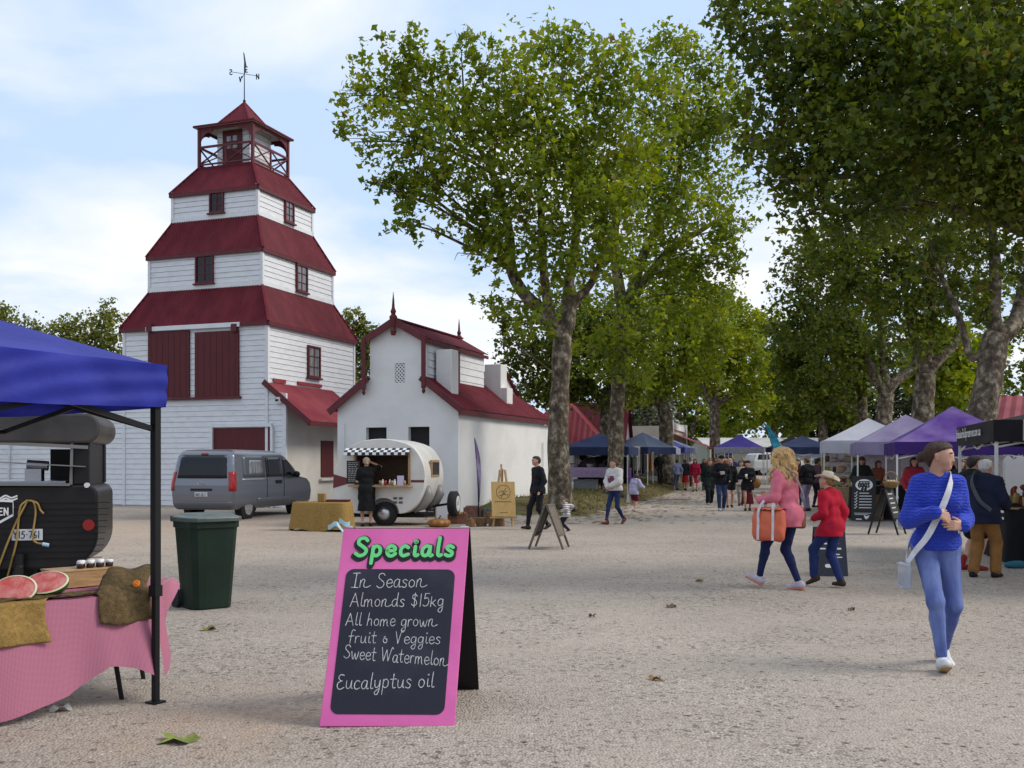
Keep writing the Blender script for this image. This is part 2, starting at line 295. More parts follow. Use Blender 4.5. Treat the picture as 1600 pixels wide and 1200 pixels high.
# ------------------------------------------------------------------ implicit surfaces (bodies, clothes)
class SDF:
    def __init__(s, h): s.h = h; s.pr = []
    def cap(s, a, b, ra, rb=None, k=0.03): s.pr.append((np.array(a, float), np.array(b, float), ra, ra if rb is None else rb, k)); return s
    def field(s, pad=0.03, noise=None):
        h = s.h; lo = np.min([np.minimum(a, b) - max(ra, rb) for a, b, ra, rb, k in s.pr], axis=0) - pad; hi = np.max([np.maximum(a, b) + max(ra, rb) for a, b, ra, rb, k in s.pr], axis=0) + pad
        n = np.ceil((hi - lo) / h).astype(int) + 1; F = np.full(n, 0.5, np.float32); ax = [lo[i] + h * np.arange(n[i]) for i in range(3)]
        for a, b, ra, rb, k in s.pr:
            m = max(ra, rb) + 3 * h + k + 0.02; l2 = np.minimum(a, b) - m; h2 = np.maximum(a, b) + m
            i0 = np.clip(np.floor((l2 - lo) / h).astype(int), 0, n - 1); i1 = np.clip(np.ceil((h2 - lo) / h).astype(int) + 1, 1, n)
            sl = tuple(slice(i0[i], i1[i]) for i in range(3)); X = ax[0][sl[0]][:, None, None]; Y = ax[1][sl[1]][None, :, None]; Z = ax[2][sl[2]][None, None, :]
            d = b - a; L2 = max(d @ d, 1e-9); t = np.clip(((X - a[0]) * d[0] + (Y - a[1]) * d[1] + (Z - a[2]) * d[2]) / L2, 0, 1)
            q = np.sqrt((X - a[0] - t * d[0]) ** 2 + (Y - a[1] - t * d[1]) ** 2 + (Z - a[2] - t * d[2]) ** 2) - (ra + (rb - ra) * t)
            f = F[sl]
            hh = np.clip(0.5 + 0.5 * (f - q) / k, 0, 1); F[sl] = f + (q - f) * hh - k * hh * (1 - hh)
        s.F = F; s.lo = lo; s.ax = ax
        return s
    def grid(s): return s.ax[0][:, None, None], s.ax[1][None, :, None], s.ax[2][None, None, :]
    def cut(s, D): s.F = np.maximum(s.F, D); return s
    def mesh(s):
        F = s.F; h = s.h; sg = F < 0
        c = [sg[i:sg.shape[0] - 1 + i, j:sg.shape[1] - 1 + j, k:sg.shape[2] - 1 + k] for i in (0, 1) for j in (0, 1) for k in (0, 1)]
        cnt = sum(x.astype(np.int8) for x in c); act = (cnt > 0) & (cnt < 8); idx = np.argwhere(act)
        if not len(idx): return np.zeros((0, 3)), np.zeros((0, 4), int)
        num = np.full(act.shape, -1, np.int64); num[act] = np.arange(len(idx)); V = np.zeros((len(idx), 3)); C = np.zeros(len(idx))
        cor = [np.array((i, j, k)) for i in (0, 1) for j in (0, 1) for k in (0, 1)]
        vals = [F[idx[:, 0] + o[0], idx[:, 1] + o[1], idx[:, 2] + o[2]] for o in cor]
        for p in range(8):
            for q in range(p + 1, 8):
                if np.abs(cor[p] - cor[q]).sum() != 1: continue
                a = vals[p]; b = vals[q]; m = (a < 0) != (b < 0); t = np.where(m, a / np.where(m, a - b, 1), 0)[:, None]
                V += np.where(m[:, None], cor[p] + (cor[q] - cor[p]) * t, 0); C += m
        V = (V / C[:, None] + idx) * h + s.lo; Q = []
        for axn in range(3):
            o1, o2 = [(1, 2), (2, 0), (0, 1)][axn]; A = np.take(sg, range(0, sg.shape[axn] - 1), axn); B = np.take(sg, range(1, sg.shape[axn]), axn); e = np.argwhere(A != B)
            e = e[(e[:, o1] > 0) & (e[:, o2] > 0) & (e[:, o1] < sg.shape[o1] - 1) & (e[:, o2] < sg.shape[o2] - 1)]
            u1 = np.zeros(3, int); u1[o1] = 1; u2 = np.zeros(3, int); u2[o2] = 1
            q = np.stack([num[tuple((e - u1 - u2).T)], num[tuple((e - u2).T)], num[tuple(e.T)], num[tuple((e - u1).T)]], 1)
            fl = ~A[tuple(e.T)]; q[fl] = q[fl][:, ::-1]; Q.append(q)
        return V, np.concatenate(Q)
# ------------------------------------------------------------------ ground
def S01(t): t = np.clip(t, 0, 1); return t * t * (3 - 2 * t)
def gh(x, y):
    xe = 2.0 + 0.27 * (y - 28)
    b = 0.42 * S01((xe - x) / 2.2) * S01((y - 27) / 6) * S01((x + 2.0 - 0.1 * np.maximum(y - 40, 0)) / 1.5) + 0 * x
    return b + 1.05 * S01((y - 42) / 60) + 0.012 * np.sin(x * 1.7 + 1) * np.sin(y * 1.3) * S01((y - 3) / 4)
def ghf(x, y): return float(gh(np.array(float(x)), np.array(float(y))))
def gravel_mat():
    m = bpy.data.materials.new('pale_gravel'); m.use_nodes = True; nt = m.node_tree; N = nt.nodes; L = nt.links; b = N['Principled BSDF']
    b.inputs['Roughness'].default_value = 0.95; b.inputs['Specular IOR Level'].default_value = 0.15
    tc = N.new('ShaderNodeTexCoord')
    def vor(scale, feat='F1'):
        v = N.new('ShaderNodeTexVoronoi'); v.inputs['Scale'].default_value = scale; v.feature = feat; L.new(tc.outputs['Object'], v.inputs['Vector']); return v
    def noise(scale, det=6, rough=0.6, mp=None):
        n = N.new('ShaderNodeTexNoise'); n.inputs['Scale'].default_value = scale; n.inputs['Detail'].default_value = det; n.inputs['Roughness'].default_value = rough
        L.new(mp or tc.outputs['Object'], n.inputs['Vector']); return n
    def ramp(src, *st):
        r = N.new('ShaderNodeValToRGB'); e = r.color_ramp.elements
        while len(e) < len(st): e.new(0.5)
        for q, (p, c) in zip(e, st): q.position = p; q.color = (*c, 1) if hasattr(c, '__len__') else (c, c, c, 1)
        L.new(src, r.inputs[0]); return r.outputs[0]
    def mix(f, a, c, mode='MIX'):
        x = N.new('ShaderNodeMix'); x.data_type = 'RGBA'; x.blend_type = mode
        for i, v in ((0, f), (6, a), (7, c)):
            if isinstance(v, (int, float)): x.inputs[i].default_value = v
            elif isinstance(v, tuple): x.inputs[i].default_value = (*v, 1)
            else: L.new(v, x.inputs[i])
        return x.outputs[2]
    v1 = vor(58); v2 = vor(27); sp = N.new('ShaderNodeSeparateColor'); L.new(v1.outputs['Color'], sp.inputs[0]); sp2 = N.new('ShaderNodeSeparateColor'); L.new(v2.outputs['Color'], sp2.inputs[0])
    st = ramp(sp.outputs[0], (0.0, (0.06, 0.05, 0.046)), (0.13, (0.28, 0.248, 0.22)), (0.6, (0.39, 0.35, 0.313)), (0.94, (0.50, 0.46, 0.42)), (1.0, (0.64, 0.61, 0.58)))
    st = mix(ramp(sp2.outputs[1], (0.90, 0.0), (0.94, 1.0)), st, (0.14, 0.12, 0.11))
    dust = ramp(noise(9).outputs['Fac'], (0.3, (0.37, 0.327, 0.288)), (0.7, (0.45, 0.40, 0.357)))
    pn = noise(0.55, 8, 0.62); pat = ramp(pn.outputs['Fac'], (0.38, 0.1), (0.58, 0.8))
    pn2 = noise(3.2, 5, 0.65); pat2 = ramp(pn2.outputs['Fac'], (0.44, 0.0), (0.62, 0.55))
    c = mix(pat, st, dust); c = mix(pat2, c, dust)
    spk = ramp(noise(34, 3, 0.7).outputs['Fac'], (0.36, 0.3), (0.46, 1.0)); c = mix(ramp(noise(1.4, 4).outputs['Fac'], (0.4, 0.15), (0.62, 0.95)), c, mix(1.0, c, spk, 'MULTIPLY'))
    v3 = vor(13); sp3 = N.new('ShaderNodeSeparateColor'); L.new(v3.outputs['Color'], sp3.inputs[0]); dk = mix(ramp(sp3.outputs[0], (0.76, 0.0), (0.80, 1.0)), (1, 1, 1), ramp(v3.outputs['Distance'], (0.16, (0.34, 0.30, 0.28)), (0.36, (1, 1, 1)))); c = mix(ramp(noise(0.7, 6).outputs['Fac'], (0.34, 0.3), (0.55, 1.0)), c, mix(1.0, c, dk, 'MULTIPLY'))
    big = ramp(noise(0.16, 6).outputs['Fac'], (0.35, (0.84, 0.81, 0.78)), (0.65, (1.08, 1.045, 0.99))); c = mix(1.0, c, big, 'MULTIPLY')
    at = N.new('ShaderNodeAttribute'); at.attribute_name = 'rust'; rs = mix(noise(2.0, 6).outputs['Fac'], (0.44, 0.28, 0.17), (0.40, 0.31, 0.24)); fm = N.new('ShaderNodeMath'); fm.operation = 'MULTIPLY'; L.new(at.outputs['Fac'], fm.inputs[0]); L.new(ramp(noise(1.8, 7).outputs['Fac'], (0.35, 0.1), (0.6, 0.8)), fm.inputs[1]); c = mix(fm.outputs[0], c, rs)
    ab = N.new('ShaderNodeAttribute'); ab.attribute_name = 'bank'
    gr = ramp(noise(2.3, 8, 0.7).outputs['Fac'], (0.3, (0.06, 0.045, 0.028)), (0.48, (0.13, 0.09, 0.05)), (0.58, (0.10, 0.115, 0.03)), (0.72, (0.20, 0.17, 0.07)))
    am = N.new('ShaderNodeMath'); am.operation = 'MULTIPLY_ADD'; L.new(noise(1.6, 7, 0.7).outputs['Fac'], am.inputs[0]); am.inputs[1].default_value = 1.4; am.inputs[2].default_value = -0.7
    ad = N.new('ShaderNodeMath'); ad.operation = 'ADD'; ad.use_clamp = True; L.new(ab.outputs['Fac'], ad.inputs[0]); L.new(am.outputs[0], ad.inputs[1])
    bm_ = ramp(ad.outputs[0], (0.35, 0.0), (0.6, 1.0)); c = mix(bm_, c, gr)
    L.new(c, b.inputs['Base Color'])
    bp = N.new('ShaderNodeBump'); bp.inputs['Strength'].default_value = 0.9; bp.inputs['Distance'].default_value = 0.012
    ds = N.new('ShaderNodeMath'); ds.operation = 'SUBTRACT'; ds.inputs[0].default_value = 1.0; L.new(v1.outputs['Distance'], ds.inputs[1])
    mm = N.new('ShaderNodeMath'); mm.operation = 'MULTIPLY_ADD'; L.new(noise(16, 6).outputs['Fac'], mm.inputs[0]); mm.inputs[1].default_value = 1.3; L.new(ds.outputs[0], mm.inputs[2])
    L.new(mm.outputs[0], bp.inputs['Height']); L.new(bp.outputs[0], b.inputs['Normal']); return m
def build_ground():
    xs = np.concatenate([[-600, -300, -150, -90, -60, -45], np.arange(-36, 50, 0.5), [55, 70, 95, 150, 300, 600]])
    ys = np.concatenate([[-60, -20, -6], np.arange(-2, 60, 0.5), np.arange(60, 130, 4), [140, 180, 260, 400, 800]])
    X, Y = np.meshgrid(xs, ys); Z = gh(X, Y); nx, ny = len(xs), len(ys); V = np.stack([X, Y, Z], -1).reshape(-1, 3)
    i = np.arange((ny - 1) * (nx - 1)); r, c = i // (nx - 1), i % (nx - 1); a = r * nx + c; F = np.stack([a, a + 1, a + nx + 1, a + nx], 1)
    o = np_mesh('ground', V, F, gravel_mat()); tag(o, kind='structure'); x, y = V[:, 0], V[:, 1]
    xe = 2.0 + 0.27 * (y - 28); bank = S01((xe + 0.5 - x) / 1.6) * S01((y - 27.5) / 3) * S01((x + 2.3) / 1.0)
    bank = np.maximum(bank, S01((xe - 1 - x) / 3) * S01((y - 40) / 6)); xr = 5.4 + 0.27 * y + 4; bank = np.maximum(bank, S01((x - xr) / 4) * S01((y - 26) / 4)); bank = np.maximum(bank, S01((-15 - x) / 6) * 0.9)
    bank = np.maximum(bank, 0.75 * S01((y - 75) / 25) * S01((np.abs(x - (0.27 * y - 1)) - 4) / 3))
    rust = np.exp(-((x + 1.75) / 0.55) ** 2 - ((y - 5.9) / 0.8) ** 2) + 0.8 * np.exp(-((x + 9) / 8) ** 2 - ((y - 24) / 7) ** 2)
    for n_, d in (('bank', bank), ('rust', rust)):
        at = o.data.attributes.new(n_, 'FLOAT', 'POINT'); at.data.foreach_set('value', np.ascontiguousarray(np.clip(d, 0, 1), dtype=np.float32))
build_ground()
def build_stones():      # loose stones on the near gravel
    n = 15000; y = 3.3 + 8.5 * RNG.random(n) ** 1.5; x = (RNG.random(n) - 0.5) * (1.25 * y + 1.0)
    keep = (np.sin(x * 2.1 + 1.3 * np.sin(y * 1.7)) * np.sin(y * 2.7 + np.sin(x * 1.3)) + RNG.random(n) * 1.3) > 0.35; x, y = x[keep], y[keep]; n = len(x)
    r = 0.0035 + 0.0075 * RNG.random(n) ** 3; oc = np.array([(1, 0, 0), (0, 1, 0), (-1, 0, 0), (0, -1, 0), (0, 0, 0.8), (0, 0, -0.8), (.7, .7, .3), (-.7, .6, .3)], float)
    base = np.array([(1, 0, 0), (.5, .87, .1), (-.5, .87, 0), (-1, 0, .1), (-.5, -.87, 0), (.5, -.87, .1), (0, 0, .75)], float); f0 = np.array([(i, (i + 1) % 6, 6) for i in range(6)])
    a = RNG.random(n) * 6.283; c, s = np.cos(a), np.sin(a); B = base[None] * (1 + 0.5 * (RNG.random((n, 7, 3)) - 0.5)); B[:, :, 0] *= (1 + 0.8 * RNG.random(n))[:, None]
    X = B[:, :, 0] * c[:, None] - B[:, :, 1] * s[:, None]; Y = B[:, :, 0] * s[:, None] + B[:, :, 1] * c[:, None]
    V = np.stack([X * r[:, None] + x[:, None], Y * r[:, None] + y[:, None], B[:, :, 2] * r[:, None] * 0.8 + gh(x, y)[:, None] - 0.001], -1)
    F = f0[None] + 7 * np.arange(n)[:, None, None]
    m = bpy.data.materials.new('loose_stone'); m.use_nodes = True; N = m.node_tree.nodes; L = m.node_tree.links; ge = N.new('ShaderNodeNewGeometry'); rp = N.new('ShaderNodeValToRGB')
    for q, cc in zip((0, 1), ((0.10, 0.085, 0.075, 1), (0.48, 0.44, 0.40, 1))): rp.color_ramp.elements[q].color = cc
    L.new(ge.outputs['Random Per Island'], rp.inputs[0]); L.new(rp.outputs[0], N['Principled BSDF'].inputs['Base Color']); N['Principled BSDF'].inputs['Roughness'].default_value = 0.9
    tag(np_mesh('gravel', V.reshape(-1, 3), F.reshape(-1, 3), m, smooth=False), 'loose pale stones scattered over the gravel', 'gravel', kind='stuff')
build_stones()
# ------------------------------------------------------------------ building helpers
E1 = Vector((-0.9391, 0.3437, 0)); E2 = Vector((0.3437, 0.9391, 0)); UP = Vector((0, 0, 1))
def hit(B, e, px):
    u = (px - 800) / FX; s = (u * B[1] - B[0]) / (e[0] - u * e[1]); return s, B[1] + s * e[1]
def corr(mb, eL, eR, tL, tR, pitch=0.11, amp=0.016, mi=0):
    eL, eR, tL, tR = map(Vector, (eL, eR, tL, tR)); e = eR - eL; Ln = e.length; e.normalize(); a = (tL - eL).dot(e); b = Ln - (tR - eL).dot(e); up = (tL - eL) - e * a; n = e.cross(up).normalized()
    k = max(8, int(Ln / pitch * 4)); vs = []; 
    for i in range(k + 1):
        s = Ln * i / k; vm = 1.0
        if a > 1e-3 and s < a: vm = s / a
        if b > 1e-3 and Ln - s < b: vm = min(vm, (Ln - s) / b)
        off = n * (amp * math.sin(2 * math.pi * s / pitch)); vs += [eL + e * s + off, eL + e * s + up * max(vm, 0.002) + off]
    mb.add(vs, [(2 * i, 2 * i + 2, 2 * i + 3, 2 * i + 1) for i in range(k)], mi)
def boards(mb, B, e, n, s0, s1, z0, z1, pitch=0.19, lip=0.021):   # lapped weatherboards; s0/s1 may be functions of z
    f0 = s0 if callable(s0) else (lambda z: s0); f1 = s1 if callable(s1) else (lambda z: s1); z = z0
    while z < z1 - 0.02:
        zt = min(z + pitch, z1); a0, b0, a1, b1 = f0(z), f1(z), f0(zt), f1(zt)
        if b0 - a0 > 0.02:
            p = lambda s, zz, o: B + e * s + n * o + UP * zz
            mb.quad(p(a0, z, lip), p(b0, z, lip), p(b1, zt, 0.004), p(a1, zt, 0.004), 0)
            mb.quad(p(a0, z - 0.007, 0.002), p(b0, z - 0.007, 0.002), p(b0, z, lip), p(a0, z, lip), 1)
        z = zt
def window(par, c, e, n, wd, ht, frame='red_trim', glass='glass', bars=(1, 2), fw=0.06, name='window'):
    mb = MB(); c = Vector(c); e = Vector(e); n = Vector(n); hw, hh = wd / 2, ht / 2
    def bx(m, u0, u1, v0, v1, d0, d1, mi=0):
        q = [c + e * u + n * d + UP * v for v in (v0, v1) for u, d in ((u0, d1), (u1, d1), (u1, d0), (u0, d0))]; m.hexa(q, mi)
    for a in ((-hw, -hw + fw, -hh, hh), (hw - fw, hw, -hh, hh), (-hw + fw, hw - fw, hh - fw, hh), (-hw + fw, hw - fw, -hh, -hh + fw)): bx(mb, *a, 0.0, 0.085)
    for i in range(bars[0]): u = -hw + wd * (i + 1) / (bars[0] + 1); bx(mb, u - 0.015, u + 0.015, -hh + fw, hh - fw, 0.03, 0.06)
    for j in range(bars[1]): v = -hh + ht * (j + 1) / (bars[1] + 1); bx(mb, -hw + fw, hw - fw, v - 0.012, v + 0.012, 0.03, 0.057)
    f = mb.build(name, M[frame], par); g = MB(); bx(g, -hw + fw, hw - fw, -hh + fw, hh - fw, 0.012, 0.034); g.build('pane', M[glass], f)
    s = MB(); bx(s, -hw - 0.06, hw + 0.06, -hh - 0.06, -hh - 0.004, 0.0, 0.14); s.build('sill', M[frame], f); return f
def panel(par, name, c, e, n, wd, ht, th, mt, off=0.0):
    mb = MB(); c = Vector(c) + Vector(n) * off; hw, hh = wd / 2, ht / 2
    mb.hexa([c + e * u + n * d + UP * v for v in (-hh, hh) for u, d in ((-hw, th), (hw, th), (hw, 0), (-hw, 0))]); return mb.build(name, mt, par)
# ------------------------------------------------------------------ the tower
def build_tower():
    C = Vector((-10.45, 39.98, 0)); e1, e2 = E1, E2; nf, nr = -e2, -e1
    root = empty('kiln_tower', (0, 0, 0), 0, 'tall white weatherboard tower with three dark red skirt roofs and a belfry', 'tower')
    def Q(u, v, z): return C + e1 * u + e2 * v + UP * z
    sides = [(-e1, nf), (e2, nr), (e1, e2), (-e2, e1)]      # running direction (left to right seen from outside) and outward normal
    tiers = [(3.10, 0.0, 6.62), (2.47, 7.95, 9.36), (1.88, 10.65, 11.82)]
    wb = MB(); tr = MB()
    for h, z0, z1 in tiers:
        for r, n in sides:
            B = C + n * h - r * h
            if h > 3 and n == nf: continue
            boards(wb, B, r, n, 0, 2 * h, z0, z1)
            wb.quad(B + UP * z0, B + r * 2 * h + UP * z0, B + r * 2 * h + UP * z1, B + UP * z1, 0)
        for i, j in ((-1, -1), (1, -1), (-1, 1), (1, 1)):
            c = Q(i * h, j * h, (z0 + z1) / 2); tr.box(c, (0.11, 0.11, z1 - z0), 0, math.atan2(e1.y, e1.x))
        for r, n in sides: tr.bar(C + n * (h + 0.02) - r * (h + 0.07) + UP * (z0 + 0.1), C + n * (h + 0.02) + r * (h + 0.07) + UP * (z0 + 0.1), 0.06, 0.16, UP) if z0 > 1 else None
    # front ground storey widens under side roofs on both sides
    B = C + nf * 3.10 + e1 * 3.10; r = -e1
    def sl(z): return 0.0 if z > 4.15 else (-6.8 if z < 2.46 else -6.8 + 6.8 * (z - 2.46) / 1.69)
    def sr(z): return 6.2 if z > 4.0 else 6.91
    boards(wb, B, r, nf, sl, sr, 0.02, 6.62)
    wb.add([B + r * s + UP * z for s, z in ((-6.8, 0), (6.91, 0), (6.91, 4.0), (6.2, 4.2), (6.2, 6.62), (0, 6.62), (0, 4.15), (-6.8, 2.46))], [tuple(range(8))])
    wb.build('wall', [M['white_board'], M['lip_shade']], root)
    tr.box(B + r * 6.91 + UP * 2.0, (0.16, 0.10, 4.0), 0, math.atan2(e1.y, e1.x)); tr.box(B - r * -0.0 + UP * 2.08 + nf * 0.0, (0.03, 0.09, 4.1), 0, math.atan2(e1.y, e1.x)); tr.box(B + r * 6.2 + UP * 5.3, (0.13, 0.11, 2.6), 0, math.atan2(e1.y, e1.x))
    tr.build('corner_board', M['white_board'], root)
    # side wing to the left and its roof
    wl = MB(); A = B - r * 6.8
    wl.hexa([A + UP * 0, B + UP * 0, B + e2 * 5, A + e2 * 5, A + UP * 2.44, B + UP * 4.13, B + e2 * 5 + UP * 4.13, A + e2 * 5 + UP * 2.44]); w_ = wl.build('side_wing', M['white_board'], root)
    rf = MB(); corr(rf, A + e2 * 5.1 + e1 * 0.15 + UP * 2.48, A - e2 * 0.12 + e1 * 0.15 + UP * 2.48, B + e2 * 5.1 + UP * 4.22, B - e2 * 0.12 + UP * 4.22); rf.build('roof', M['red_roof'], w_)
    mb = MB(); mb.tube([A + nf * 0.07 - e1 * 1.3 + UP * 3.72, A + nf * 0.07 - e1 * 1.36 + UP * 3.6, A + nf * 0.07 - e1 * 1.25 + UP * 0.3], 0.035, 8); mb.tube([A + nf * 0.05 - e1 * 1.5 + UP * 3.72, A + nf * 0.07 - e1 * 1.0 + UP * 3.74], 0.03, 6); mb.build('downpipe', M['white_board'], root)
    # skirt roofs
    for (he, ze, ht, zt) in ((3.24, 6.53, 2.45, 8.05), (2.58, 9.28, 1.86, 10.74), (1.99, 11.73, 1.24, 12.82)):
        mb = MB(); fa = MB()
        for r, n in sides:
            eL = C + n * he - r * he + UP * ze; eR = C + n * he + r * he + UP * ze; tL = C + n * ht - r * ht + UP * zt; tR = C + n * ht + r * ht + UP * zt
            corr(mb, eL, eR, tL, tR); fa.bar(eL - n * 0.03 - UP * 0.05, eR - n * 0.03 - UP * 0.05, 0.06, 0.14, UP); mb.bar(eL + UP * 0.03, tL + UP * 0.03, 0.09, 0.05, UP); 
            mb.quad(eL - UP * 0.1, C + n * (ht) - r * (ht) + UP * (ze - 0.1), C + n * ht + r * ht + UP * (ze - 0.1), eR - UP * 0.1)
            mb.bar(tL + UP * 0.02, tR + UP * 0.02, 0.1, 0.05, UP)
        f = mb.build('roof', M['red_roof'], root); fa.build('fascia', M['red_trim'], f)
    # sliding doors, opening, windows on the front
    Bf = C + nf * 3.10 - e1 * 3.10
    def onf(h, x0, x1, y0, y1, right=False):
        Bq = C - e2 * h - e1 * h; ee = e2 if right else e1; sa, da = hit(Bq, ee, x0); sb, db = hit(Bq, ee, x1); dm = (da + db) / 2; z1, z0 = HZ(y0, dm), HZ(y1, dm)
        return Bq + ee * ((sa + sb) / 2) + UP * ((z0 + z1) / 2), abs(sb - sa), z1 - z0
    for x0, x1 in ((234, 298), (307, 375)):
        c, wd, ht = onf(3.1, x0, x1, 518, 621); d = panel(root, 'sliding_door', c, e1, nf, wd, ht, 0.07, M['red_door'], 0.035)
        g = MB()
        for k in range(7): u = -wd / 2 + wd * (k + 0.5) / 7; g.bar(c + e1 * u + nf * 0.106 - UP * ht / 2, c + e1 * u + nf * 0.106 + UP * ht / 2, 0.012, 0.012, nf)
        g.build('cover_strip', M['red_door'], d)
    c, wd, ht = onf(3.1, 232, 378, 508, 515); t = panel(root, 'door_track', c, e1, nf, wd, 0.16, 0.13, M['white_board'], 0.04)
    for x in (238, 370): c, wd, ht = onf(3.1, x - 4, x + 4, 507, 519); panel(t, 'bracket', c, e1, nf, wd, ht, 0.16, M['red_trim'], 0.05)
    c, wd, ht = onf(3.1, 232, 378, 621, 625); panel(root, 'door_sill', c, e1, nf, wd, 0.09, 0.12, M['red_trim'], 0.03)
    c, wd, ht = onf(3.1, 333, 427, 672, 792); c.z = 1.42; ht = 2.84
    d = panel(root, 'roller_door', c, e1, nf, wd - 0.1, ht - 0.06, 0.02, M['red_door'], 0.032)
    g = MB()
    for u in (-wd / 2, wd / 2): g.hexa([c + e1 * (u + a) + nf * o + UP * v for v in (-ht / 2, ht / 2) for a, o in ((-0.05, 0.13), (0.05, 0.13), (0.05, 0.02), (-0.05, 0.02))])
    g.hexa([c + e1 * a + nf * o + UP * v for v in (ht / 2, ht / 2 + 0.12) for a, o in ((-wd / 2, 0.13), (wd / 2, 0.13), (wd / 2, 0.02), (-wd / 2, 0.02))]); g.build('frame', M['white_board'], d)
    for h, fx, rx, fy, ry in ((2.47, (307, 335), (461, 478), (399, 443), (414, 456)), (1.88, (329, 351), (443, 457), (297, 333), (313, 348))):
        c, wd, ht = onf(h, *fx, *fy); window(root, c + nf * 0.02, e1, nf, wd, ht)
        c, wd, ht = onf(h, *rx, *ry, True); window(root, c + nr * 0.02, -e2, nr, wd, ht, glass='glass_pale')
    c, wd, ht = onf(3.1, 479, 498, 541, 590, True); window(root, c + nr * 0.02, -e2, nr, wd, ht, glass='glass_pale')
    # lean-to roof and wall on the right
    K = C - e2 * 3.1 - e1 * 3.1; o = -e1; mb = MB()
    corr(mb, K + o * 1.78 - e2 * 0.12 + UP * 3.02, K + o * 1.78 + e2 * 4.5 + UP * 3.02, K - e2 * 0.12 + UP * 4.42, K + e2 * 4.5 + UP * 4.42)
    lr = mb.build('lean_to_roof', M['red_roof_old'], root); fb = MB(); fb.bar(K - o * 0.08 - e2 * 0.14 + UP * 4.42, K + o * 1.8 - e2 * 0.14 + UP * 2.95, 0.04, 0.2, UP); fb.bar(K + o * 1.76 - e2 * 0.12 + UP * 2.92, K + o * 1.76 + e2 * 4.5 + UP * 2.92, 0.04, 0.14, UP); fb.build('bargeboard', M['red_trim'], lr)
    fl = MB(); fl.bar(K + o * 0.05 + e2 * 0.3 + UP * 4.5, K + o * 0.05 + e2 * 1.1 + UP * 4.5, 0.03, 0.14, UP); fl.bar(K + o * 0.05 + e2 * 1.9 + UP * 4.52, K + o * 0.05 + e2 * 3.6 + UP * 4.52, 0.05, 0.12, UP); fl.build('flashing', M['red_roof_old'], lr)
    wl = MB(); a = K + o * 0.71; wl.hexa([a + e2 * 0.05, a + e2 * 4.5, K + e2 * 4.5 + o * 0.02, K + e2 * 0.05 + o * 0.02, a + e2 * 0.05 + UP * 3.8, a + e2 * 4.5 + UP * 3.8, K + e2 * 4.5 + o * 0.02 + UP * 4.3, K + e2 * 0.05 + o * 0.02 + UP * 4.3]); lw = wl.build('lean_to_wall', M['grey_wall'], root)
    s0, d0 = hit(a, e2, 501); s1, d1 = hit(a, e2, 520); panel(lw, 'hatch_door', a + e2 * (s0 + s1) / 2 + UP * 1.72, -e2, o, s1 - s0, 1.36, 0.03, M['red_door'], 0.004)
    panel(lw, 'ledge', a + e2 * (s0 + s1) / 2 + UP * 0.95, -e2, o, s1 - s0 + 0.25, 0.07, 0.14, M['grey_wall'], 0.002)
    pc = MB(); pc.box(K + o * 0.55 + nf * 0.12 + UP * 3.75, (0.16, 0.16, 0.22), 0, 0.35); pc.cyl(K + o * 0.55 + nf * 0.2 + UP * 3.76, K + o * 0.55 + nf * 0.3 + UP * 3.74, 0.04, n=10, mi=1); tag(pc.build('security_camera', [M['white_metal'], M['black_metal']]), 'small white security camera under the tower lean-to roof', 'camera')
    fl = MB(); p = B - r * 0.35 + nf * 0.12 + UP * 2.95; fl.box(p, (0.2, 0.16, 0.14), 0, 0.35); fl.bar(p, p - nf * 0.12 + UP * 0.05, 0.04, 0.04); tag(fl.build('flood_light', M['black_metal']), 'black flood light on the white boards of the tower wing', 'light')
    # belfry
    zb = 12.8; core = MB(); hc = 0.72
    for r, n in sides:
        Bq = C + n * hc - r * hc; boards(core, Bq, r, n, 0, 2 * hc, zb, 14.45); core.quad(Bq + UP * zb, Bq + r * 2 * hc + UP * zb, Bq + r * 2 * hc + UP * 14.45, Bq + UP * 14.45)
    bel = core.build('belfry', [M['white_board'], M['lip_shade']], root)
    dk = MB(); dk.hexa([Q(i * 1.27, j * 1.27, z) for z in (zb - 0.02, zb + 0.06) for i, j in ((1, -1), (-1, -1), (-1, 1), (1, 1))]); dk.build('floor', M['red_trim'], bel)
    dr = panel(bel, 'door', C + nf * hc + UP * (zb + 0.78), e1, nf, 0.86, 1.5, 0.05, M['red_door'], 0.03)
    for z in (0.92, 1.2):
        for u in (-0.14, 0.14): panel(bel, 'door_pane', C + nf * hc + e1 * u + UP * (zb + z), e1, nf, 0.2, 0.2, 0.02, M['glass_pale'], 0.075)
    h = 1.2
    for i in (-1, 1):
        for j in (-1, 1): ps = MB(); ps.box(Q(i * h, j * h, (zb + 14.42) / 2), (0.1, 0.1, 14.42 - zb), 0, math.atan2(e1.y, e1.x)); ps.build('post', M['red_trim'], bel)
    rl = MB(); br = MB()
    for r, n in sides:
        a = C + n * h - r * h; b = C + n * h + r * h; mid = C + n * h
        rl.bar(a + UP * (zb + 0.85), b + UP * (zb + 0.85), 0.06, 0.08); rl.bar(a + UP * (zb + 0.18), b + UP * (zb + 0.18), 0.05, 0.06); rl.bar(mid + UP * (zb + 0.05), mid + UP * (zb + 0.85), 0.06, 0.06, n)
        for q0, q1 in ((a, mid), (mid, b)): rl.bar(q0 + UP * (zb + 0.2), q1 + UP * (zb + 0.83), 0.04, 0.05, n); rl.bar(q0 + UP * (zb + 0.83) + n * 0.012, q1 + UP * (zb + 0.2) + n * 0.012, 0.04, 0.05, n)
        br.bar(a + UP * 14.36, b + UP * 14.36, 0.05, 0.14)
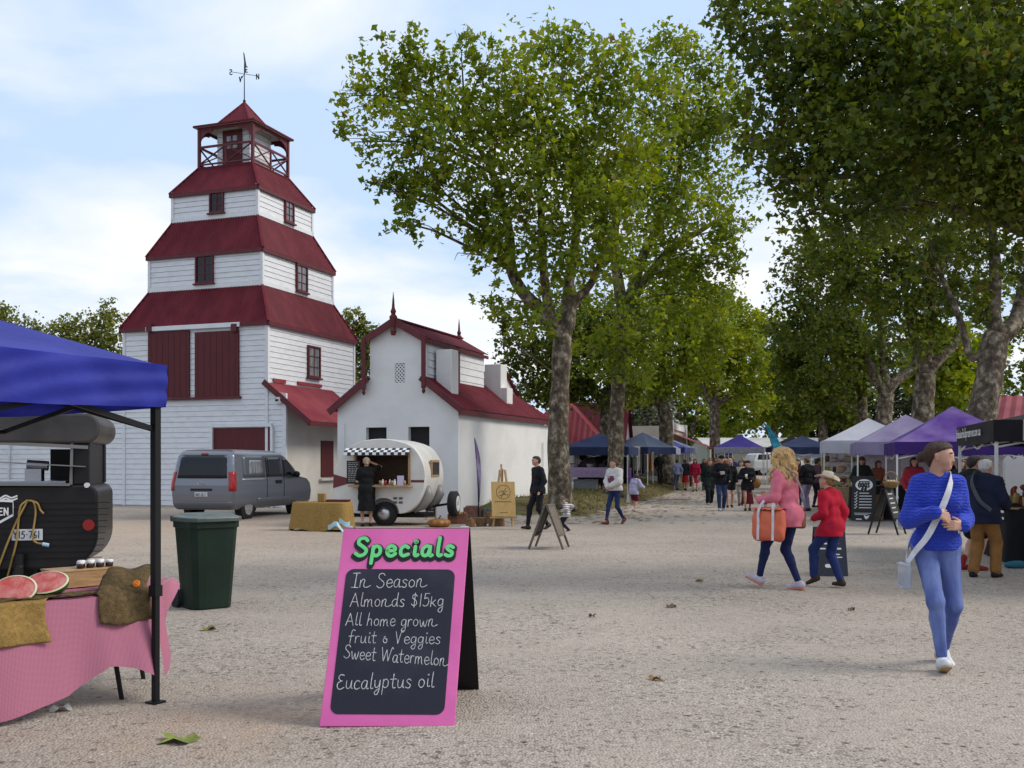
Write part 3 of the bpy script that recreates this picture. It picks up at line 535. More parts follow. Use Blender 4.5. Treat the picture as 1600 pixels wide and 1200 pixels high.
        for sg_ in (-1, 1):   # curved brackets
            c0 = C + n * h + r * (sg_ * h); poly = [(0.05, 0)]
            for k in range(9): t = math.pi / 2 * k / 8; poly.append((0.05 + 0.62 * math.sin(t) ** 1.0 * (k / 8), -0.5 + 0.5 * (1 - math.cos(t))) if False else (0.62 - 0.57 * math.cos(t), -0.55 + 0.47 * math.sin(t)))
            poly = [(0.0, 0.0), (0.0, -0.6), (0.05, -0.6)] + [(0.62 - 0.57 * math.cos(math.pi / 2 * k / 8), -0.55 + 0.47 * math.sin(math.pi / 2 * k / 8)) for k in range(9)] + [(0.62, 0.0)]
            br.prism(poly, c0 + UP * 14.3 - n * 0.02, -r * sg_, UP, n, 0.04)
    rl.build('railing', M['red_trim'], bel); br.build('bracket', M['red_trim'], bel)
    rf = MB(); ce = MB(); he = 1.36
    for r, n in sides:
        eL = C + n * he - r * he + UP * 14.42; eR = C + n * he + r * he + UP * 14.42; iL = C + n * 0.8 - r * 0.8 + UP * 14.56; iR = C + n * 0.8 + r * 0.8 + UP * 14.56
        rf.quad(eL, eR, iR, iL); ap = C + UP * 15.66; corr(rf, iL - UP * 0.0, iR, ap - r * 0.01, ap + r * 0.01, amp=0.01); rf.bar(eL, eR, 0.05, 0.06); rf.bar(iL + UP * 0.02, ap, 0.06, 0.04)
        ce.quad(eL - UP * 0.03, eR - UP * 0.03, C + n * 0.7 + r * 0.7 + UP * 14.45, C + n * 0.7 - r * 0.7 + UP * 14.45)
    f = rf.build('roof', M['red_roof'], bel); ce.build('ceiling_lining', M['white_wall'], bel)
    # weather vane
    v = MB(); ap = C + UP * 15.6; v.cyl(ap, ap + UP * 1.95, 0.022, 0.012, 8); v.ball(ap + UP * 0.1, 0.06, 10, 6)
    ax = Vector((0.9, 0.42, 0)).normalized(); ay = Vector((0.42, -0.9, 0)).normalized(); z = 1.16
    for d, l in ((ax, 0.52), (-ax, 0.52), (ay, 0.48), (-ay, 0.48)): v.cyl(ap + UP * z, ap + UP * z + d * l, 0.011, n=6)
    vane = tag(v.build('weather_vane', M['black_metal'], None), 'dark weather vane with compass letters on the tower tip', 'weather vane')
    for t, d in (('N', ax), ('S', -ax), ('E', ay), ('W', -ay)):
        l = MB(); c = ap + UP * (z - 0.12) + d * 0.54; ex = Vector((1, -0.1, 0)).normalized()
        if t == 'W': letters(l, 'V', c - ex * 0.1 - UP * 0.0, ex, UP, Vector((0, -1, 0)), 0.2, 0.22)
        else: letters(l, '#' if t == 'E' else t, c - ex * (-0.08 if t == 'S' else 0.08), ex * (-1 if t == 'S' else 1), UP, Vector((0, -1, 0)), 0.2, 0.2)
        l.build('letter', M['black_metal'], vane)
    ar = MB(); ar.prism([(-0.06, 0), (0.06, 0.02), (0.02, 0.5), (-0.03, 0.62)], ap + UP * 1.5 - Vector((0, 0, 0.1)) + Vector((0.05, 0, 0)), Vector((0.6, 0.5, 0)), Vector((-0.12, 0, 1)), Vector((0.5, -0.6, 0)), 0.02); ar.build('arrow', M['black_metal'], vane)
build_tower()
# ------------------------------------------------------------------ the white gabled house
def build_house():
    K = Vector((-1.549, 29.5, 0)); e1, e2 = E1, E2; nf, nr = -e2, -e1; Wd = 3.95; Ld = 8.4; cs = Wd / 2
    root = empty('gabled_house', (0, 0, 0), 0, 'white masonry house with stepped red gable, finials and two chimneys', 'house')
    def q(s, t, z): return K + e1 * s + e2 * t + UP * z
    si, zu, zs = 1.10, 5.22, 4.05      # clerestory half step, its eave and foot heights
    ze, za = 3.2, 5.72
    fr = MB(); poly = [(0, -0.1), (Wd, -0.1), (Wd, ze), (Wd - si, zs), (Wd - si, zu), (cs, za), (si, zu), (si, zs), (0, ze)]
    fr.prism(poly, K, e1, UP, e2, 0.3); w = fr.build('wall', M['white_wall'], root)
    ct = MB()
    for x0, x1, y0, y1 in ((572, 604, 668, 712), (638, 671, 667, 716)):
        sa, da = hit(K, e1, x0); sb, db = hit(K, e1, x1); z1, z0 = HZ(y0, da), HZ(y1, da); ct.hexa([q(s, t, z) for z in (z0, z1) for s, t in ((sb, -0.1), (sa, -0.1), (sa, 0.24), (sb, 0.24))])
    sa, da = hit(K, e1, 617); sb, db = hit(K, e1, 633); vz1, vz0 = HZ(568, da), HZ(598, da); ct.hexa([q(s, t, z) for z in (vz0, vz1) for s, t in ((sa, -0.1), (sb, -0.1), (sb, 0.16), (sa, 0.16))]) if False else ct.hexa([q(s, t, z) for z in (vz0, vz1) for s, t in ((sb, -0.1), (sa, -0.1), (sa, 0.16), (sb, 0.16))])
    carve(w, ct)
    for x0, x1, y0, y1 in ((572, 604, 668, 712), (638, 671, 667, 716)):
        sa, da = hit(K, e1, x0); sb, db = hit(K, e1, x1); z1, z0 = HZ(y0, da), HZ(y1, da); panel(root, 'window', q((sa + sb) / 2, 0.2, (z0 + z1) / 2), e1, nf, abs(sb - sa) - 0.01, z1 - z0 - 0.01, 0.03, M['dark'], 0)
    lt = MB(); wv = abs(sb - sa)
    sa, da = hit(K, e1, 617); sb, db = hit(K, e1, 633); c = q((sa + sb) / 2, 0.03, (vz0 + vz1) / 2); wv = abs(sb - sa); hv = vz1 - vz0
    for k in range(-4, 5):
        for sg_ in (-1, 1):
            p = [(-wv / 2, k * 0.11 - sg_ * wv / 2), (wv / 2, k * 0.11 + sg_ * wv / 2)]
            pts = []
            for i in range(21):
                f = i / 20; u = p[0][0] + (p[1][0] - p[0][0]) * f; v_ = p[0][1] + (p[1][1] - p[0][1]) * f
                if abs(v_) <= hv / 2: pts.append((u, v_))
            if len(pts) > 1: lt.bar(c + e1 * pts[0][0] + UP * pts[0][1] + nf * 0.004 * sg_, c + e1 * pts[-1][0] + UP * pts[-1][1] + nf * 0.004 * sg_, 0.035, 0.012, nf)
    lt.build('lattice_vent', M['white_wall'], root); panel(root, 'vent_backing', q((sa + sb) / 2, 0.14, (vz0 + vz1) / 2), e1, nf, wv - 0.01, hv - 0.01, 0.02, M['dark'])
    sd_ = MB()
    sd_.hexa([q(0, 0.3, -0.1), q(0, Ld, -0.1), q(0.3, Ld, -0.1), q(0.3, 0.3, -0.1), q(0, 0.3, ze), q(0, Ld, ze), q(0.3, Ld, ze + 0.2), q(0.3, 0.3, ze + 0.2)])
    sd_.hexa([q(Wd - 0.3, 0.3, -0.1), q(Wd - 0.3, Ld, -0.1), q(Wd, Ld, -0.1), q(Wd, 0.3, -0.1), q(Wd - 0.3, 0.3, ze + 0.2), q(Wd - 0.3, Ld, ze + 0.2), q(Wd, Ld, ze), q(Wd, 0.3, ze)]); sd_.hexa([q(0.3, Ld - 0.3, -0.1), q(0.3, Ld, -0.1), q(Wd - 0.3, Ld, -0.1), q(Wd - 0.3, Ld - 0.3, -0.1), q(0.3, Ld - 0.3, ze + 0.15), q(0.3, Ld, ze + 0.15), q(Wd - 0.3, Ld, ze + 0.15), q(Wd - 0.3, Ld - 0.3, ze + 0.15)]); sd_.build('side_wall', M['white_wall'], root)
    # clerestory sides
    cl = MB(); tb = 4.75
    boards(cl, q(si, 0.3, 0), e2, nr, 0, tb - 0.3, zs - 0.1, zu, pitch=0.22); cl.quad(q(si, 0.3, zs - .2), q(si, tb, zs - .2), q(si, tb, zu), q(si, 0.3, zu))
    boards(cl, q(Wd - si, tb, 0), -e2, e1, 0, tb - 0.3, zs - 0.1, zu, pitch=0.22); cl.quad(q(Wd - si, 0.3, zs - .2), q(Wd - si, tb, zs - .2), q(Wd - si, tb, zu), q(Wd - si, 0.3, zu))
    cl.add([q(si, tb, zs - .2), q(Wd - si, tb, zs - .2), q(Wd - si, tb, zu), q(cs, tb, za), q(si, tb, zu)], [(0, 1, 2, 3, 4)]); cl.build('clerestory', [M['white_board'], M['lip_shade']], root)
    ex = 0.16; slope = (zs - ze) / si
    rf = MB(); zr = zs + (cs - si) * slope * 1.15
    corr(rf, q(-ex, -0.18, ze - ex * slope + 0.04), q(-ex, tb, ze - ex * slope + 0.04), q(si, -0.18, zs + 0.04), q(si, tb, zs + 0.04))
    corr(rf, q(Wd + ex, tb, ze - ex * slope + 0.04), q(Wd + ex, -0.18, ze - ex * slope + 0.04), q(Wd - si, tb, zs + 0.04), q(Wd - si, -0.18, zs + 0.04))
    corr(rf, q(-ex, tb, ze - ex * slope + 0.04), q(-ex, Ld + ex, ze - ex * slope + 0.04), q(cs, tb, zr), q(cs, Ld - 2.0, zr))
    corr(rf, q(Wd + ex, Ld + ex, ze - ex * slope + 0.04), q(Wd + ex, tb, ze - ex * slope + 0.04), q(cs, Ld - 2.0, zr), q(cs, tb, zr))
    corr(rf, q(-ex, Ld + ex, ze - ex * slope + 0.04), q(Wd + ex, Ld + ex, ze - ex * slope + 0.04), q(cs - 0.01, Ld - 2.0, zr), q(cs + 0.01, Ld - 2.0, zr))
    su = (za - zu) / (cs - si); eo = 0.12
    corr(rf, q(si - eo, -0.2, zu - eo * su + 0.04), q(si - eo, tb + 0.15, zu - eo * su + 0.04), q(cs, -0.2, za + 0.04), q(cs, tb + 0.15, za + 0.04))
    corr(rf, q(Wd - si + eo, tb + 0.15, zu - eo * su + 0.04), q(Wd - si + eo, -0.2, zu - eo * su + 0.04), q(cs, tb + 0.15, za + 0.04), q(cs, -0.2, za + 0.04))
    rf.bar(q(cs, -0.2, za + 0.07), q(cs, tb + 0.15, za + 0.07), 0.16, 0.05); r_ = rf.build('roof', M['red_roof'], root)
    bb = MB(); t = -0.21
    for a, b in (((-ex - 0.03, ze - ex * slope), (si + 0.0, zs)), ((Wd + ex + 0.03, ze - ex * slope), (Wd - si, zs)), ((si - eo - 0.02, zu - eo * su), (cs, za)), ((Wd - si + eo + 0.02, zu - eo * su), (cs, za))): bb.bar(q(a[0], t, a[1]), q(b[0], t, b[1]), 0.04, 0.2, UP)
    for s in (si - eo + 0.02, Wd - si + eo - 0.02): bb.bar(q(s, t - 0.01, zs - 0.32), q(s, t - 0.01, zu), 0.12, 0.06, nf); bb.lathe([(0.02, 0), (0.06, 0.08), (0.035, 0.14), (0.05, 0.2)], q(s, t, zs - 0.48), 10)
    bb.bar(q(-ex + 0.02, t, ze - ex * slope - 0.06), q(-ex + 0.02, Ld + ex, ze - ex * slope - 0.06), 0.05, 0.13); bb.bar(q(si - eo + 0.02, t, zu - eo * su - 0.05), q(si - eo + 0.02, tb + 0.15, zu - eo * su - 0.05), 0.04, 0.1); bb.bar(q(si - 0.03, 2.5, zs - 0.1), q(si - 0.03, 2.5, zu), 0.2, 0.05, nr); bb.build('bargeboard', M['red_trim'], root)
    for tt, sc in ((t, 1.0), (tb - 0.05, 0.85)):
        fn = MB(); fn.lathe([(a * sc, b * sc) for a, b in ((0.06, -0.42), (0.09, -0.3), (0.06, -0.2), (0.1, 0.0), (0.12, 0.12), (0.06, 0.2), (0.085, 0.28), (0.045, 0.38), (0.03, 0.6), (0.005, 0.85))], q(cs, tt, za), 12); fn.build('finial', M['red_trim'], root)
    for s, tt, wd, z0, z1 in ((0.74, 0.9, 0.52, 3.4, 4.93), (0.9, 5.35, 0.6, 3.75, 4.9)):
        ch = MB(); ch.hexa([q(s + i * wd / 2, tt + j * wd / 2, z) for z in (z0, z1) for i, j in ((1, -1), (-1, -1), (-1, 1), (1, 1))])
        if z0 > 3.5: ch.hexa([q(s - 0.34 + i * 0.18, tt + j * 0.28, z) for z in (z0 - .2, z0 + 0.35) for i, j in ((1, -1), (-1, -1), (-1, 1), (1, 1))])
        ch.build('chimney', M['white_wall'], root, bevel=0.03)
    ov = MB(); ov.cyl(q(-0.1, Ld - 0.8, ze - 0.3), q(-0.1, Ld - 0.8, ze - 0.15), 0.05); ov.build('vent_cap', M['white_metal'], root)
    pp = MB(); pp.tube([q(Wd - 0.25, -0.05, 0.1), q(Wd - 0.25, -0.05, 2.75)], 0.02, 6); pp.build('conduit', M['white_wall'], root); pp = MB(); pp.tube([q(-0.05, 7.6, 0.5), q(-0.05, 7.6, 2.3)], 0.02, 6); pp.build('conduit', M['white_wall'], root)
build_house()
# ------------------------------------------------------------------ other buildings
def shed(name, label, A, e, n, Ln, Dp, zw, zr, wallm, roofm, hip=0.0, cat='building', group=None, over=0.25):
    root = empty(name, (0, 0, 0), 0, label, cat, group); A = Vector(A); e = Vector(e); n = Vector(n)   # A front left corner, e along the front, n to the viewer
    def q(s, t, z): return A + e * s - n * t + UP * z
    mb = MB(); mb.hexa([q(0, 0, -.1), q(Ln, 0, -.1), q(Ln, Dp, -.1), q(0, Dp, -.1), q(0, 0, zw), q(Ln, 0, zw), q(Ln, Dp, zw), q(0, Dp, zw)])
    if hip < 0.01:
        for s in (0, Ln): mb.add([q(s, 0, zw), q(s, Dp, zw), q(s, Dp / 2, zr - 0.03)], [(0, 1, 2)])
    w_ = mb.build('wall', wallm, root); o = over; dz = (zr - zw) / (Dp / 2) * o; rf = MB(); ho = o if hip > 0 else 0.15
    corr(rf, q(-ho, -o, zw - dz), q(Ln + ho, -o, zw - dz), q(hip - (0 if hip else ho), Dp / 2, zr), q(Ln - hip + (0 if hip else ho), Dp / 2, zr), pitch=0.3, amp=0.02)
    corr(rf, q(Ln + ho, Dp + o, zw - dz), q(-ho, Dp + o, zw - dz), q(Ln - hip + (0 if hip else ho), Dp / 2, zr), q(hip - (0 if hip else ho), Dp / 2, zr), pitch=0.3, amp=0.02)
    if hip:
        corr(rf, q(-ho, Dp + o, zw - dz), q(-ho, -o, zw - dz), q(hip, Dp / 2, zr), q(hip, Dp / 2 - .01, zr), pitch=0.3, amp=0.02); corr(rf, q(Ln + ho, -o, zw - dz), q(Ln + ho, Dp + o, zw - dz), q(Ln - hip, Dp / 2 - .01, zr), q(Ln - hip, Dp / 2, zr), pitch=0.3, amp=0.02)
    rf.build('roof', roofm, root); return root, q
EA = Vector((0.27, 1, 0)).normalized(); NA = Vector((EA.y, -EA.x, 0))
def build_back():
    M['cream_wall'] = mat('cream_wall', (0.50, 0.47, 0.38), 0.8, (0.42, 0.39, 0.31), 0.8)
    M['pale_roof'] = mat('pale_sheet_roof', (0.55, 0.53, 0.50), 0.5, (0.45, 0.43, 0.41), 0.6, stretch=(1, 1, 4)); M['green_wall'] = mat('grey_green_boards', (0.33, 0.34, 0.26), 0.8, (0.28, 0.29, 0.22), 1.0)
    shed('rear_shed', 'faded red roofed shed between the tower and the white house', Vector((-7.2, 43.5, 0)), E1 * -1, -E2, 6.0, 7, 3.4, 5.6, M['white_wall'], M['red_roof_old'])
    r, q = shed('long_shed', 'long red roofed shed behind the left row of stalls', Vector((4.6, 51.5, 0)), (EB := Vector((.207, .978, 0))), (NB := Vector((.978, -.207, 0))), 22, 4.8, 2.6, 5.1, M['white_wall'], M['red_roof_old'], hip=2.2)
    for s in (3, 7.5, 12, 16.5): window(r, q(s, -0.005, 1.5), EB, NB, 1.1, 1.1, 'white_board', 'glass')
    g = MB(); a, b = q(5.2, -2.0, 0), q(5.2, 4.5, 0)     # cross gable with its own darker roof
    corr(g, q(2.2, -.9, 2.5), q(2.2, 2.4, 2.5), q(4.6, -.9, 4.9), q(4.6, 2.4, 4.9), pitch=0.3, amp=0.02); corr(g, q(7.0, 2.4, 2.5), q(7.0, -.9, 2.5), q(4.6, 2.4, 4.9), q(4.6, -.9, 4.9), pitch=0.3, amp=0.02)
    g.build('cross_roof', M['red_roof'], r); gw = MB(); gw.add([q(2.5, -.7, -.1), q(6.7, -.7, -.1), q(6.7, -.7, 2.7), q(4.6, -.7, 4.8), q(2.5, -.7, 2.7), q(2.5, 0, -.1), q(2.5, 0, 2.7), q(6.7, 0, -.1), q(6.7, 0, 2.7)], [(0, 1, 2, 3, 4), (5, 0, 4, 6), (1, 7, 8, 2)]); gw.build('cross_wall', M['white_wall'], r)
    # parapet shop further along the left row
    A = P(1046, 718, 74); A.z = 0.3; root = empty('parapet_building', (0, 0, 0), 0, 'white parapet shop with a red awning roof beyond the left stalls', 'building'); e = EA; n = NA
    def q2(s, t, z): return A + e * s - n * t + UP * z
    mb = MB(); mb.hexa([q2(0, 0, -.1), q2(10, 0, -.1), q2(10, 6, -.1), q2(0, 6, -.1), q2(0, 0, 4.0), q2(10, 0, 4.0), q2(10, 6, 4.0), q2(0, 6, 4.0)]); mb.build('wall', M['cream_wall'], root)
    pr = MB()
    for s in (0, 10): pr.hexa([q2(s + i, t, z) for z in (0, 4.4) for i, t in ((-.3, -.3), (.3, -.3), (.3, .3), (-.3, .3))])
    pr.hexa([q2(i, t, z) for z in (3.8, 4.15) for i, t in ((-.1, -.15), (10.1, -.15), (10.1, .15), (-.1, .15))]); 
    for k in range(20): pr.hexa([q2(k * 0.5 + i, t, z) for z in (4.14, 4.32) for i, t in ((0.05, -.1), (.3, -.1), (.3, .1), (.05, .1))])
    pr.build('parapet', M['white_wall'], root); aw = MB(); corr(aw, q2(-.2, -3.0, 2.35), q2(10.2, -3.0, 2.35), q2(-.2, -.02, 3.5), q2(10.2, -.02, 3.5), pitch=0.3); aw.build('awning_roof', M['red_roof_old'], root)
    for k in range(6): ps = MB(); ps.box(q2(k * 2, -2.9, 1.15), (0.12, 0.12, 2.3), 0, 0.26); ps.build('post', M['cream_wall'], root)
    # hall across the far end
    A = P(1105, 730, 96); A.z = 1.0; r, q = shed('far_hall', 'low pale roofed hall across the far end of the avenue', A, Vector((1, 0.03, 0)), Vector((0.03, -1, 0)), 15, 8, 2.2, 3.1, M['green_wall'], M['pale_roof'], over=0.4)
    e = Vector((1, 0.03, 0)); n = Vector((0.03, -1, 0))
    for s in (2.0, 4.6, 5.8, 9.6): window(r, q(s, -0.005, 1.45), e, n, 0.8, 1.0, 'white_board', 'glass')
    d = panel(r, 'door', q(6.9, 0, 1.1), e, n, 1.1, 2.2, 0.05, M['white_board'], 0.003); panel(d, 'door_pane', q(6.9, 0, 1.6), e, n, 0.7, 1.0, 0.02, M['glass'], 0.056)
    dk = MB(); dk.hexa([q(s, t, z) for z in (0, 0.5) for s, t in ((3.5, -1.6), (13, -1.6), (13, -.02), (3.5, -.02))])
    for k in range(9): dk.box(q(3.6 + k * 1.15, -1.5, 0.9), (0.08, 0.08, 0.85))
    dk.bar(q(3.5, -1.5, 1.3), q(13, -1.5, 1.3), 0.07, 0.08); dk.build('verandah', M['white_metal'], r)
    # red roof showing behind the right-hand stalls
    A = Vector((13.75, 30.0, 0)); shed('red_roof_shed', 'dark red roofed shed behind the black canopy on the right', A, Vector((.88, -0.47, 0)).normalized(), Vector((-0.47, -.88, 0)).normalized(), 16, 8, 2.55, 3.75, M['white_wall'], M['red_roof_old'])
build_back()
# ------------------------------------------------------------------ trees
def leaf_mat(name, c0, c1, c2, thru=0.46, brown=0.02):
    m = bpy.data.materials.new(name); m.use_nodes = True; nt = m.node_tree; N = nt.nodes; L = nt.links; b = N['Principled BSDF']; b.inputs['Roughness'].default_value = 0.5; b.inputs['Specular IOR Level'].default_value = 0.3
    ge = N.new('ShaderNodeNewGeometry'); rp = N.new('ShaderNodeValToRGB'); e = rp.color_ramp.elements; e.new(0.5); e.new(0.97)
    for q, (p, c) in zip(sorted(e, key=lambda x: x.position), ((0.0, c0), (0.5, c1), (1 - brown - 0.005, c2), (1.0, (0.13, 0.065, 0.02)))): q.position = p; q.color = (*c, 1)
    L.new(ge.outputs['Random Per Island'], rp.inputs[0]); tc = N.new('ShaderNodeTexCoord'); no = N.new('ShaderNodeTexNoise'); no.inputs['Scale'].default_value = 0.55; no.inputs['Detail'].default_value = 3; L.new(tc.outputs['Object'], no.inputs['Vector'])
    hs = N.new('ShaderNodeHueSaturation'); mr = N.new('ShaderNodeMapRange'); mr.inputs[1].default_value = 0.3; mr.inputs[2].default_value = 0.7; mr.inputs[3].default_value = 0.7; mr.inputs[4].default_value = 1.3; L.new(no.outputs['Fac'], mr.inputs[0]); L.new(mr.outputs[0], hs.inputs['Value'])
    mh = N.new('ShaderNodeMapRange'); mh.inputs[1].default_value = 0.3; mh.inputs[2].default_value = 0.7; mh.inputs[3].default_value = 0.515; mh.inputs[4].default_value = 0.485; L.new(no.outputs['Fac'], mh.inputs[0]); L.new(mh.outputs[0], hs.inputs['Hue'])
    L.new(rp.outputs[0], hs.inputs['Color']); L.new(hs.outputs[0], b.inputs['Base Color']); t = N.new('ShaderNodeBsdfTranslucent'); g = N.new('ShaderNodeHueSaturation'); g.inputs['Value'].default_value = 1.5; g.inputs['Saturation'].default_value = 1.1; g.inputs['Hue'].default_value = 0.485; L.new(hs.outputs[0], g.inputs['Color']); L.new(g.outputs[0], t.inputs[0])
    mx = N.new('ShaderNodeMixShader'); mx.inputs[0].default_value = thru; L.new(b.outputs[0], mx.inputs[1]); L.new(t.outputs[0], mx.inputs[2]); L.new(mx.outputs[0], N['Material Output'].inputs[0]); return m
def bark_mat():
    m = bpy.data.materials.new('plane_tree_bark'); m.use_nodes = True; nt = m.node_tree; N = nt.nodes; L = nt.links; b = N['Principled BSDF']; b.inputs['Roughness'].default_value = 0.85; b.inputs['Specular IOR Level'].default_value = 0.2
    tc = N.new('ShaderNodeTexCoord'); mp = N.new('ShaderNodeMapping'); mp.inputs['Scale'].default_value = (1, 1, 0.75); L.new(tc.outputs['Object'], mp.inputs[0])
    no = N.new('ShaderNodeTexNoise'); no.inputs['Scale'].default_value = 5.5; no.inputs['Detail'].default_value = 9; no.inputs['Roughness'].default_value = 0.66; L.new(mp.outputs[0], no.inputs['Vector'])
    rp = N.new('ShaderNodeValToRGB'); e = rp.color_ramp.elements; e.new(0.5); e.new(0.56); e.new(.7)
    for q, (p, c) in zip(sorted(e, key=lambda x: x.position), ((0.32, (0.035, 0.026, 0.018)), (0.45, (0.085, 0.065, 0.045)), (0.54, (0.15, 0.12, 0.085)), (0.60, (0.27, 0.23, 0.17)), (0.72, (0.38, 0.34, 0.27)))): q.position = p; q.color = (*c, 1)
    L.new(no.outputs['Fac'], rp.inputs[0]); L.new(rp.outputs[0], b.inputs['Base Color'])
    n2 = N.new('ShaderNodeTexNoise'); n2.inputs['Scale'].default_value = 14; n2.inputs['Detail'].default_value = 6; L.new(mp.outputs[0], n2.inputs['Vector']); bp = N.new('ShaderNodeBump'); bp.inputs['Strength'].default_value = 0.8; bp.inputs['Distance'].default_value = 0.05; L.new(n2.outputs['Fac'], bp.inputs['Height']); L.new(bp.outputs[0], b.inputs['Normal']); return m
BARK = bark_mat()
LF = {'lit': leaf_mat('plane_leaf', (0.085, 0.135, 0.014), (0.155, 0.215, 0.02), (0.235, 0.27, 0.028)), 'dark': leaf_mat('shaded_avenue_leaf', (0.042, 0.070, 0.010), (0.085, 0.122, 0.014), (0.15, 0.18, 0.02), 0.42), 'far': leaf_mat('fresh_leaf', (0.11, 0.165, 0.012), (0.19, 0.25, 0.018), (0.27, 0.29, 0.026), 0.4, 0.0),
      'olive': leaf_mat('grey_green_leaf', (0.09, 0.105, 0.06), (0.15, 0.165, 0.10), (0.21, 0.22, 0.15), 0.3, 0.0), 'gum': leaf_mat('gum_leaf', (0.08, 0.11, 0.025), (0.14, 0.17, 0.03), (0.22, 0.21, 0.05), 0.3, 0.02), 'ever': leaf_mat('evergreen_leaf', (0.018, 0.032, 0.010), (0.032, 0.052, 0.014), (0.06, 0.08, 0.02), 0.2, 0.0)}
def leaves(centers, radii, n, size, droop=0.25, trilobe=True, tw=26, fill=0.35, rng=RNG):
    C = np.array(centers, float); r = np.array(radii, float); pw = r ** 2.2; pw /= pw.sum(); nt = max(1, n // tw); k = rng.choice(len(C), nt, p=pw)
    d = rng.normal(size=(nt, 3)); d /= np.linalg.norm(d, axis=1)[:, None]; rad = np.where(rng.random(nt) < fill, rng.random(nt) ** 0.5, 0.72 + 0.33 * rng.random(nt)); d[:, 2] *= 0.85
    T = C[k] + d * (r[k] * rad)[:, None]; j = np.repeat(np.arange(nt), tw); m = len(j); sp = np.clip(0.32 * r[k][j], 0.16, 0.42)
    tdir = d + rng.normal(size=(nt, 3)) * 0.6; tdir[:, 2] -= droop; tdir /= np.linalg.norm(tdir, axis=1)[:, None]
    along = rng.random(m) * 1.6 - 0.6; Pn = T[j] + tdir[j] * (along * sp * 1.5)[:, None] + rng.normal(size=(m, 3)) * (sp * 0.5)[:, None]
    nr = rng.normal(size=(m, 3)) * 0.75; nr[:, 2] += 0.75; nr /= np.linalg.norm(nr, axis=1)[:, None]; a = rng.normal(size=(m, 3)); a[:, 2] -= 0.5; a -= nr * (a * nr).sum(1)[:, None]; a /= np.linalg.norm(a, axis=1)[:, None]; b = np.cross(nr, a); s = size * (0.35 + 0.95 * rng.random(m))
    if trilobe:
        L2 = np.array([(0, 0, 0), (0.55, 0.38, .10), (0.2, 0.55, 0.02), (0, 1.0, -0.10), (-0.2, 0.55, 0.02), (-0.55, 0.38, .10)]); f = np.array([(0, 1, 2), (0, 2, 3), (0, 3, 4), (0, 4, 5)])
    else:
        L2 = np.array([(0, 0, 0), (0.42, 0.5, .08), (0, 1.0, -.05), (-0.42, 0.5, .08)]); f = np.array([(0, 1, 2), (0, 2, 3)])
    nv = len(L2); V = Pn[:, None] + s[:, None, None] * (L2[None, :, 0:1] * b[:, None] + (L2[None, :, 1:2] - 0.4) * a[:, None] + L2[None, :, 2:3] * nr[:, None]); return V.reshape(-1, 3), (f[None] + nv * np.arange(m)[:, None, None]).reshape(-1, 3)
def wob(pts, amp, seed):
    rn = random.Random(seed); out = []
    for i, p in enumerate(pts): out.append(Vector(p) + (Vector((rn.uniform(-1, 1), rn.uniform(-1, 1), rn.uniform(-.5, .5))) * amp if 0 < i < len(pts) - 1 else Vector((0, 0, 0))))
    return out
def cr(pts, rad, k=4):
    pts = [Vector(p) for p in pts]; q = [pts[0] * 2 - pts[1]] + pts + [pts[-1] * 2 - pts[-2]]; rr = list(rad); rq = [rr[0]] + rr + [rr[-1]]; P_, R_ = [], []
    for i in range(1, len(q) - 2):
        for j in range(k):
            t = j / k; a, b, c, d = q[i - 1], q[i], q[i + 1], q[i + 2]; P_.append(0.5 * ((2 * b) + (c - a) * t + (2 * a - 5 * b + 4 * c - d) * t * t + (3 * b - a - 3 * c + d) * t ** 3)); R_.append(rq[i] + (rq[i + 1] - rq[i]) * t)
    return P_ + [pts[-1]], R_ + [rr[-1]]
